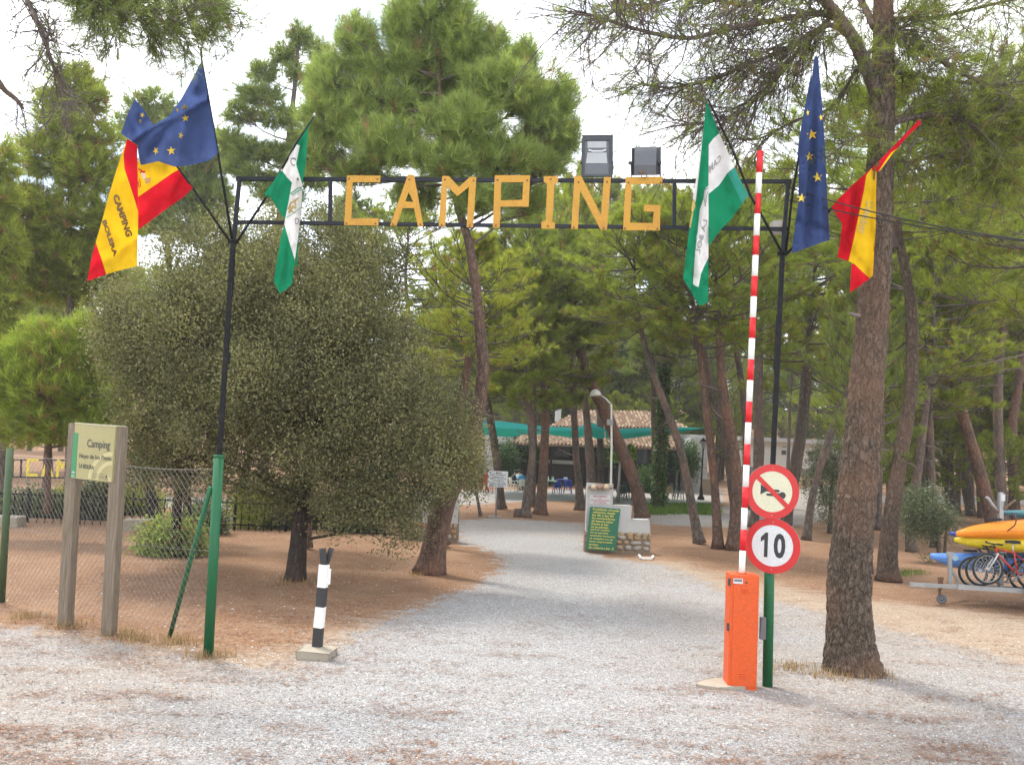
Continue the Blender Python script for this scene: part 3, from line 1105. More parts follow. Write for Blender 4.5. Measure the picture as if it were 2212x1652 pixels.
def lobe_points(lobes, n, d, flat=1.0, shell=0.55, up=0.25, tail=0.13):
    """points and outward directions inside lobes given as (x, y, rx, ry[, depth offset]) at distance d"""
    area = np.array([l[2] * l[3] for l in lobes], float)
    cnt = np.maximum(3, (n * area / area.sum()).astype(int))
    pos, dr, own = [], [], []
    for li, (l, c) in enumerate(zip(lobes, cnt)):
        dd = d + (l[4] if len(l) > 4 else 0.0)
        cen = np.array(P(l[0], l[1], dd))
        rx, rz = l[2] / F * dd, l[3] / F * dd
        ry = flat * (rx + rz) / 2
        u = unit(rng.normal(size=(c, 3)))
        q = rng.random(c) ** (1 / 3.0)
        q = shell + (1 - shell) * q if shell else q
        q *= rng.uniform(0.84, 1.06, c) * (1 + np.abs(rng.normal(0, tail, c)))
        bump = 1 + 0.16 * np.sin(u[:, 0] * 5 + li) * np.cos(u[:, 2] * 6 + li * 2)
        w = u * (q * bump)[:, None] * np.array([rx, ry, rz])
        pos.append(cen + w)
        dr.append(unit(u + np.array([0, 0, up])))
        own.append(np.full(c, li))
    return np.concatenate(pos), np.concatenate(dr), np.concatenate(own)


def path3(pts, d, s=1.0):
    """trunk path: (x, y, width px[, depth offset]) -> [(Vector, radius)]"""
    out = []
    for p in pts:
        dd = d + (p[3] if len(p) > 3 else 0)
        out.append((P(p[0], p[1], dd), p[2] / 2 / F * dd * s))
    return out


def near_axis(axis_pts, p):
    best, bd = axis_pts[0], 1e9
    for i in range(len(axis_pts) - 1):
        a, b = axis_pts[i], axis_pts[i + 1]
        t = max(0, min(1, (p - a).dot(b - a) / max(1e-9, (b - a).length_squared)))
        q = a.lerp(b, t)
        e = (q - p).length
        if e < bd:
            bd, best = e, q
    return best


def lobe_pine(name, label, group, trunk, d, lobes, n_tuft, k, size, width, leaf, bark, rough=0.05, flat=1.0, shell=0.35, brown=0.05, up=0.5, n_sides=12, tint=0.55, twigs=True, tail=0.22):
    """a pine whose clumps of needles sit where the photograph has them"""
    path = path3(trunk, d)
    base = path[0][0].copy()
    root = thing(name, label, 'tree', base, group)
    trunk_mb(path, n_sides, rough, seed=len(label)).build('trunk', bark, root, True)
    ax = [p for p, r in path]
    pos, dr, own = lobe_points(lobes, n_tuft, d, flat, shell, up, tail)
    dr = unit(dr + rng.normal(0, 0.45, dr.shape))
    v, t = needle_verts(pos, dr, size * rng.uniform(0.75, 1.2, len(pos)), k, width, tint_mean=tint, brown=brown)
    np_mesh('crown', v, 3, leaf, t, root)
    mb = MB()
    for li, l in enumerate(lobes):
        dd = d + (l[4] if len(l) > 4 else 0.0)
        c = P(l[0], l[1], dd)
        rz = l[3] / F * dd
        low = c - Vector((0, 0, rz * 0.5))
        far = low.copy()
        far.z -= 0.35 * max(0.3, (Vector((low.x, low.y, 0)) - Vector((ax[-1].x, ax[-1].y, 0))).length)
        st = near_axis(ax, far)
        L = (c - st).length
        mid = st.lerp(c, 0.5) + Vector((R.gauss(0, 0.1), R.gauss(0, 0.1), -0.10 * L))
        r0 = 0.014 + 0.012 * L
        mb.tube([st, st.lerp(mid, 0.5) + Vector((0, 0, -0.02 * L)), mid, c], [r0, r0 * 0.8, r0 * 0.62, r0 * 0.3], 5, False)
        if twigs:
            ids = np.where(own == li)[0]
            for q in ids[::3]:
                e = Vector(pos[q])
                s0 = mid.lerp(c, R.uniform(0.2, 1.0))
                mm = s0.lerp(e, 0.55) + Vector((0, 0, -0.06 * (e - s0).length))
                mb.tube([s0, mm, e], [r0 * 0.32 + 0.003, r0 * 0.2 + 0.002, 0.003], 3, False)
    mb.build('branches', M_twig, root)
    return root


def leafy(name, label, cat, group, base, stems, lobes, d, n, L, W, leaf, bark, flat=1.0, shell=0.3, per=14, stem_r=1.0, clump=1.6):
    """broad-leaved tree or shrub: stems to clusters of small leaves"""
    root = thing(name, label, cat, base, group)
    ax = None
    if stems:
        for s in stems:
            path = path3(s, d)
            if ax is None:
                ax = []
            ax += [p for p, r in path]
            trunk_mb(path, 12, 0.08, seed=len(label), flare=1.3).build('trunk', bark, root, True)
    nc_ = max(10, n // per)
    pos, dr, own = lobe_points(lobes, nc_, d, flat, shell, 0.2)
    M = len(pos)
    p = np.repeat(pos, per, 0) + rng.normal(0, 1, (M * per, 3)) * (L * clump)
    dd = np.repeat(dr, per, 0)
    lv = leaf_verts(p, dd, L, W)
    t = np.clip(np.repeat(rng.normal(0.5, 0.24, M), per) + rng.normal(0, 0.17, M * per), 0, 1)
    np_mesh('crown', lv, 4, leaf, t, root)
    mb = MB()
    for li, l in enumerate(lobes):
        d2 = d + (l[4] if len(l) > 4 else 0.0)
        c = P(l[0], l[1], d2)
        low = c - Vector((0, 0, 0.25 * l[3] / F * d2))
        st = near_axis(ax, low - Vector((0, 0, 0.3))) if ax else Vector(base)
        Ln = (c - st).length
        mid = st.lerp(c, 0.5) + Vector((R.gauss(0, 0.08), R.gauss(0, 0.08), 0.05 * Ln))
        r0 = (0.008 + 0.011 * Ln) * stem_r
        mb.tube([st, mid, c], [r0, r0 * 0.7, r0 * 0.35], 5, False)
        for q in np.where(own == li)[0][::(1 if per > 100 else 4)]:
            e = Vector(pos[q])
            s0 = mid.lerp(c, R.uniform(0.1, 1.0))
            mb.tube([s0, e], [r0 * 0.25 + 0.002, 0.002], 3, False)
    mb.build('branches', bark, root)
    return root


# ------------------------------------------------------------------ the holm oak inside the gate
D_OAK = G(638, 1252).y
oak_lobes = [(560, 520, 85, 55), (690, 505, 95, 50), (450, 560, 90, 65), (800, 575, 80, 70), (340, 640, 85, 70), (600, 620, 150, 85, -0.5), (760, 680, 120, 80, -0.4), (295, 745, 75, 80), (430, 740, 125, 95, -0.5), (620, 780, 150, 105, -0.9), (800, 780, 110, 100, -0.4), (340, 860, 85, 85), (480, 890, 130, 85, -0.7), (680, 910, 150, 85, -0.9), (840, 900, 100, 90, -0.5), (910, 880, 70, 70), (400, 985, 95, 60, 0.2), (330, 960, 70, 60, 0.4), (560, 1010, 100, 65, -0.4), (730, 1030, 100, 65, -0.7), (860, 1030, 95, 75, -0.6), (945, 985, 60, 70, -0.2), (800, 1095, 70, 45, -0.6), (885, 1110, 45, 40, -0.8), (860, 1155, 26, 22, -0.9), (600, 1080, 60, 35, 0.2), (700, 600, 100, 80, 1.2), (500, 700, 130, 100, 1.3), (700, 850, 150, 110, 1.3), (990, 930, 45, 60, 0.3), (1005, 1010, 38, 50, 0.1), (520, 600, 70, 60, -1.1), (700, 700, 80, 60, -1.2), (560, 830, 80, 70, -1.5), (760, 860, 80, 60, -1.3), (255, 700, 45, 60, 0.3), (270, 1010, 45, 45, 0.6)]
leafy('holm_oak', 'broad dark holm oak with a dense rounded crown just inside the gate', 'tree', None, G(638, 1252),
      [[(638, 1256, 41), (644, 1180, 35), (652, 1090, 31), (668, 1010, 28), (690, 920, 26), (700, 820, 20), (700, 720, 14), (690, 600, 7)]],
      oak_lobes, D_OAK, 300000, 0.060, 0.035, L_oak, M_bark_oak, 0.95, 0.50, 190, clump=3.1)

# ------------------------------------------------------------------ the leaning red pine behind the oak, its crown above the gate
D_T1 = G(930, 1235).y
t1_lobes = [(940, 20, 85, 60), (1000, 85, 55, 55), (865, 60, 40, 55), (770, 85, 45, 55), (800, 150, 45, 45), (720, 170, 45, 50), (700, 250, 50, 50), (690, 335, 45, 40), (770, 270, 60, 55), (820, 215, 70, 45), (840, 310, 80, 50, -0.6), (930, 140, 80, 60, 0.4), (1065, 105, 40, 50), (1130, 130, 32, 50), (1085, 185, 85, 55, -0.4), (1180, 275, 65, 50), (1218, 205, 30, 45), (1225, 300, 28, 40), (1000, 270, 85, 55, -0.7), (960, 345, 80, 35, -0.9), (1085, 335, 80, 40, -0.6), (1170, 350, 60, 35), (770, 370, 60, 30), (900, 230, 60, 50, 0.9), (1010, 190, 60, 50, 1.0), (870, 130, 40, 40), (1040, 420, 70, 40, -0.5), (900, 420, 60, 35, 0.5), (1130, 430, 60, 40, 0.6), (690, 200, 30, 60, 0.7), (1150, 210, 45, 45, 0.7)]
lobe_pine('pine_tree', 'tall leaning pine with a reddish trunk whose big green crown rises behind the arch', None,
          [(928, 1237, 56), (950, 1120, 50), (985, 1030, 42), (1025, 920, 31), (1043, 800, 28), (1037, 713, 25), (1032, 660, 22), (1014, 530, 19), (985, 430, 17), (962, 320, 13), (950, 200, 9), (945, 60, 5)],
          D_T1, t1_lobes, 13500, 22, 0.27, 0.0075, L_pine_tall, M_bark_red, 0.07, 0.9, 0.15, 0.03, 1.1, 14, 0.55)
# ------------------------------------------------------------------ pines on the left
tl1 = [(650, 80, 24, 30), (612, 118, 28, 24), (690, 112, 24, 28), (570, 155, 30, 24), (660, 160, 45, 20), (560, 205, 48, 24), (700, 200, 30, 40), (520, 245, 36, 22), (600, 250, 46, 24), (500, 300, 28, 22), (545, 325, 46, 24), (605, 330, 44, 22), (650, 290, 30, 28), (640, 360, 36, 22), (515, 360, 30, 20), (560, 380, 44, 22), (680, 390, 30, 22), (600, 420, 50, 24)]
lobe_pine('pine_tree', 'slender open pine with tiered bare boughs beside the small green flag', None,
          [(560, 1128, 26), (575, 900, 22), (590, 600, 19), (612, 420, 16), (621, 335, 14), (629, 260, 12), (640, 150, 9), (646, 70, 4)],
          34.0, tl1, 2600, 20, 0.34, 0.016, L_pine_far, M_bark_grey, 0.05, 1.0, 0.2, 0.03, 0.5, 8, 0.5)
la = [(165, 175, 45, 35), (195, 215, 40, 35), (120, 230, 42, 42), (170, 290, 75, 45), (110, 340, 75, 50), (200, 370, 65, 50), (60, 450, 65, 55), (150, 470, 85, 55), (60, 560, 75, 55), (170, 570, 85, 50), (250, 480, 50, 50), (110, 620, 80, 34), (230, 600, 45, 45)]
lobe_pine('pine_tree', 'bushy pine at the left with a crown of stacked dark clumps behind the flags', None,
          [(150, 1108, 24), (152, 900, 20), (152, 690, 17), (150, 500, 13), (158, 300, 9), (165, 170, 4)],
          30.0, la, 5200, 20, 0.34, 0.015, L_pine, M_bark_grey, 0.05, 1.0, 0.4, 0.08, 0.5, 8, 0.38)
lb = [(330, 225, 50, 30), (300, 280, 50, 38), (375, 300, 55, 45), (420, 380, 55, 45), (340, 400, 75, 45), (460, 330, 45, 45), (450, 430, 55, 45), (300, 460, 60, 45), (390, 480, 70, 40)]
lobe_pine('pine_tree', 'round topped pine showing beyond the blue flag at the left', None,
          [(380, 1078, 18), (375, 800, 15), (365, 560, 12), (345, 380, 8), (335, 230, 4)],
          44.0, lb, 3400, 20, 0.42, 0.018, L_pine_far, M_bark_grey, 0.05, 1.0, 0.4, 0.04, 0.5, 7, 0.5)
lc = [(8, 350, 30, 38), (-10, 430, 45, 45), (5, 540, 42, 55), (-60, 480, 60, 90), (-20, 640, 60, 50), (20, 720, 40, 40)]
lobe_pine('pine_tree', 'pine cut off by the left edge of the picture above the yellow letters', None,
          [(6, 1120, 22), (4, 900, 18), (0, 700, 15), (-8, 500, 10), (0, 350, 4)],
          27.0, lc, 2000, 20, 0.32, 0.015, L_pine, M_bark_grey, 0.05, 1.0, 0.4, 0.06, 0.5, 8, 0.45)
yp = [(110, 720, 60, 32), (190, 715, 40, 34), (50, 770, 50, 42), (140, 765, 70, 40), (205, 770, 28, 45), (30, 830, 50, 50), (110, 840, 90, 55), (200, 850, 55, 50), (130, 920, 100, 40), (40, 910, 55, 45), (250, 890, 30, 50), (15, 790, 25, 40)]
lobe_pine('young_pine_tree', 'bright green young pine spreading above the wooden campsite sign', None,
          [(102, 1108, 14), (104, 1000, 12), (108, 900, 10), (112, 800, 7), (115, 730, 4)],
          22.0, yp, 3000, 22, 0.29, 0.0095, L_pine_bright, M_bark_red, 0.05, 1.0, 0.35, 0.10, 0.9, 8, 0.5)

# ------------------------------------------------------------------ the big pine by the barrier: plated bark, long limbs overhead
D_BIG = BIGPINE.y
bp = path3([(1843, 1462, 108), (1836, 1380, 92), (1834, 1270, 86), (1842, 1150, 82), (1856, 1020, 78), (1868, 880, 72), (1880, 740, 68), (1889, 600, 64), (1896, 470, 60), (1902, 330, 55), (1906, 200, 51), (1908, 90, 45), (1908, -20, 40), (1910, -120, 34), (1915, -300, 22), (1920, -480, 8)], D_BIG)
big = thing('pine_tree', 'big pine with thick plated bark beside the speed signs', 'tree', bp[0][0].copy())
big_axis = [p for p, r in bp]


def plated_trunk(path, n, sub):
    mb = trunk_mb(path, n, 0.045, 3, 1.28, sub)
    rings = len(mb.v) // n
    for i in range(rings):
        c = Vector((0, 0, 0))
        for k in range(n):
            c += Vector(mb.v[i * n + k])
        c /= n
        for k in range(n):
            v = Vector(mb.v[i * n + k])
            w = (v - c)
            L = w.length
            a = 2 * math.pi * k / n
            q = Vector((math.cos(a) * 3.0, math.sin(a) * 3.0, c.z * 3.4))
            q += 0.35 * noise.noise_vector(q * 1.3)
            ds, _ = noise.voronoi(q * 1.5)
            e = min(0.34, ds[1] - ds[0])
            mb.v[i * n + k] = tuple(c + w * (1 + (e - 0.17) * 0.27 * min(1, 0.25 / L + 0.3)))
    return mb


plated_trunk(bp, 110, 32).build('trunk', M_bark_big, big, True)
limb_mb, tw_mb = MB(), MB()
ntp, ntd = [], []


def wild_limb(pts, w0, w1, d0, dz, twigs, tuft_p, tl=(0.5, 1.3), left=True, needles=True, depth=1.0):
    """a limb through pixel points, with branching bare twigs and tufts"""
    n = len(pts)
    path = []
    for i, (x, y) in enumerate(pts):
        path.append(P(x, y, d0 + dz * i / (n - 1)))
    rad = [(w0 + (w1 - w0) * i / (n - 1)) / 2 / F * d0 for i in range(n)]
    m2 = trunk_mb(list(zip(path, rad)), 7, 0.05, 1, 1.0, 4)
    limb_mb.add(m2.v, m2.f)
    for _ in range(int(twigs * 2.0)):
        f = (0.12 + 0.88 * R.random()) * (n - 1)
        i = min(n - 2, int(f))
        b = path[i].lerp(path[i + 1], f - i)
        ax = (path[i + 1] - path[i]).normalized()
        d = (ax * R.uniform(0.2, 1.0) + Vector((R.gauss(0, 0.35), R.gauss(0, 0.7) * depth, R.gauss(-0.1, 0.55)))).normalized()
        L = R.uniform(*tl)
        q = [b]
        for s in range(4):
            d = (d + Vector((R.gauss(0, 0.16), R.gauss(0, 0.16), R.gauss(-0.03, 0.18)))).normalized()
            q.append(q[-1] + d * L / 4)
        tw_mb.tube(q, [0.010, 0.008, 0.0065, 0.005, 0.003], 4, False)
        for _k in range(R.randint(5, 9)):
            g = R.uniform(0.15, 1.0) * 4
            j = min(3, int(g))
            c = q[j].lerp(q[j + 1], g - j)
            e = (d + Vector((R.gauss(0, 0.7), R.gauss(0, 0.7), R.gauss(0, 0.6)))).normalized()
            l = R.uniform(0.15, 0.5) * min(1, L)
            c1 = c + e * l * 0.5
            e2 = (e + Vector((R.gauss(0, 0.35), R.gauss(0, 0.35), R.gauss(0.1, 0.35)))).normalized()
            c2 = c1 + e2 * l * 0.5
            tw_mb.tube([c, c1, c2], [0.005, 0.004, 0.0025], 3, False)
            for _m in range(2):
                e3 = (e2 + Vector((R.gauss(0, 0.8), R.gauss(0, 0.8), R.gauss(0, 0.8)))).normalized()
                s3 = c.lerp(c2, R.uniform(0.3, 1))
                l3 = R.uniform(0.08, 0.25)
                tw_mb.tube([s3, s3 + e3 * l3], [0.003, 0.002], 3, False)
                if needles and R.random() < tuft_p:
                    ntp.append(tuple(s3 + e3 * l3))
                    ntd.append(tuple(e3))
            if needles and R.random() < tuft_p:
                ntp.append(tuple(c2))
                ntd.append(tuple(e2))


wild_limb([(1893, 200), (1883, 175), (1862, 125), (1842, 83), (1805, 29), (1776, -5), (1745, -60)], 34, 20, D_BIG, -0.8, 10, 0.4)
wild_limb([(1822, 48), (1800, 37), (1759, 29), (1697, 41), (1573, 62), (1491, 83), (1400, 70), (1300, 40), (1250, 25)], 17, 5, D_BIG - 0.2, -1.0, 62, 0.2)
wild_limb([(1850, 100), (1792, 55), (1697, 107), (1615, 140), (1532, 174), (1450, 190), (1380, 180)], 13, 4, D_BIG, 0.8, 56, 0.22)
wild_limb([(1800, 30), (1772, 62), (1720, 115), (1677, 165), (1615, 231), (1560, 260), (1480, 270)], 11, 4, D_BIG - 0.2, 0.2, 56, 0.22)
wild_limb([(1776, -5), (1700, -10), (1600, 10), (1500, -10), (1400, 10), (1320, 10)], 14, 4, D_BIG - 0.6, 1.2, 50, 0.2)
wild_limb([(1900, 90), (1850, 150), (1800, 230), (1720, 260), (1640, 300), (1590, 300)], 10, 4, D_BIG + 0.1, 0.9, 22, 0.35, (0.4, 0.9))
wild_limb([(1890, 60), (1870, 20), (1840, -30), (1800, -100)], 18, 8, D_BIG, 0.8, 10, 0.5)
wild_limb([(1912, 70), (1933, 66), (1987, 103), (2111, 174), (2212, 182), (2300, 200)], 14, 6, D_BIG, -0.6, 30, 0.7)
wild_limb([(1912, 160), (1937, 157), (2069, 178), (2212, 186), (2320, 180)], 12, 5, D_BIG, 0.9, 30, 0.7)
wild_limb([(1908, 275), (1937, 264), (2007, 248), (2069, 256), (2135, 236), (2212, 244), (2320, 260)], 15, 6, D_BIG, -0.2, 34, 0.75)
wild_limb([(2069, 256), (2119, 289), (2140, 330), (2152, 372), (2160, 420)], 8, 3, D_BIG - 0.1, 0.1, 16, 0.7, (0.3, 0.8))
wild_limb([(1912, 50), (1933, 41), (2028, 37), (2152, 8), (2300, -30)], 12, 5, D_BIG, 0.6, 32, 0.65)
wild_limb([(1910, -60), (2000, -60), (2120, -90), (2260, -120)], 14, 5, D_BIG, -0.8, 24, 0.65)
wild_limb([(1906, 330), (1960, 350), (2040, 335), (2130, 380), (2230, 400)], 9, 4, D_BIG, 0.7, 26, 0.8, (0.4, 1.0))
wild_limb([(1910, -90), (1800, -120), (1650, -110), (1500, -90), (1380, -60)], 14, 5, D_BIG, -0.3, 26, 0.4)
wild_limb([(1895, 300), (1860, 290), (1800, 330), (1750, 370)], 7, 3, D_BIG - 0.3, -0.5, 9, 0.75, (0.25, 0.6))
limb_mb.build('limbs', M_bark_grey, big, True)
tw_mb.build('twigs', M_twig, big)
ntp, ntd = np.array(ntp), np.array(ntd)
_v, _t = needle_verts(ntp, ntd, 0.16 * rng.uniform(0.7, 1.2, len(ntp)), 18, 0.006, 0.2, 1.2, 0.5, 0.10)
np_mesh('crown', _v, 3, L_pine, _t, big)
stub = MB()
stub.tube([P(1856, 682, D_BIG - 0.2), P(1845, 680, D_BIG - 0.32), P(1836, 676, D_BIG - 0.4)], [0.028, 0.024, 0.02], 7)
stub.build('broken_stub', M_deadtwig, big)

# ------------------------------------------------------------------ a pine standing left of the frame reaches in overhead
D_LO = 10.5
lo_base = G(-330, 1480)
lo_path = [(Vector((lo_base.x, lo_base.y, 0)), 0.26), (Vector((lo_base.x + 0.1, lo_base.y, 2.5)), 0.22), (Vector((lo_base.x - 0.1, lo_base.y, 5.5)), 0.19), (Vector((lo_base.x, lo_base.y, 8.5)), 0.14), (Vector((lo_base.x, lo_base.y, 11.0)), 0.05)]
lo = thing('pine_tree', 'pine left of the picture, a bare bough and needle sprays reaching into the corner', 'tree', lo_path[0][0].copy())
trunk_mb(lo_path, 12, 0.05, 4).build('trunk', M_bark_grey, lo, True)
limb_mb, tw_mb = MB(), MB()
ntp, ntd = [], []
wild_limb([(-300, -250), (-100, -150), (20, -60), (62, 8), (92, 75), (112, 135), (128, 175), (134, 196)], 16, 5, lo_base.y, -0.2, 22, 0.08, (0.25, 0.7))
wild_limb([(-340, -100), (-150, 60), (-20, 160), (10, 195), (35, 215), (50, 236)], 18, 8, lo_base.y, 0.2, 5, 0.1, (0.15, 0.4))
wild_limb([(-250, -320), (0, -200), (130, -90), (210, -25), (280, 18), (340, 45), (390, 55)], 14, 4, lo_base.y, 0.5, 30, 0.8, (0.35, 0.9))
wild_limb([(0, -200), (200, -150), (320, -70), (400, -20), (440, -5)], 12, 4, lo_base.y + 0.3, 0.3, 26, 0.8, (0.35, 0.8))
wild_limb([(130, -90), (170, -40), (200, -5), (230, 20)], 8, 3, lo_base.y + 0.1, 0.1, 16, 0.8, (0.3, 0.6))
limb_mb.build('limbs', M_bark_grey, lo, True)
tw_mb.build('twigs', M_twig, lo)
ntp, ntd = np.array(ntp), np.array(ntd)
_v, _t = needle_verts(ntp, ntd, 0.15 * rng.uniform(0.7, 1.2, len(ntp)), 18, 0.007, 0.2, 1.2, 0.45, 0.05)
np_mesh('crown', _v, 3, L_pine_far, _t, lo)

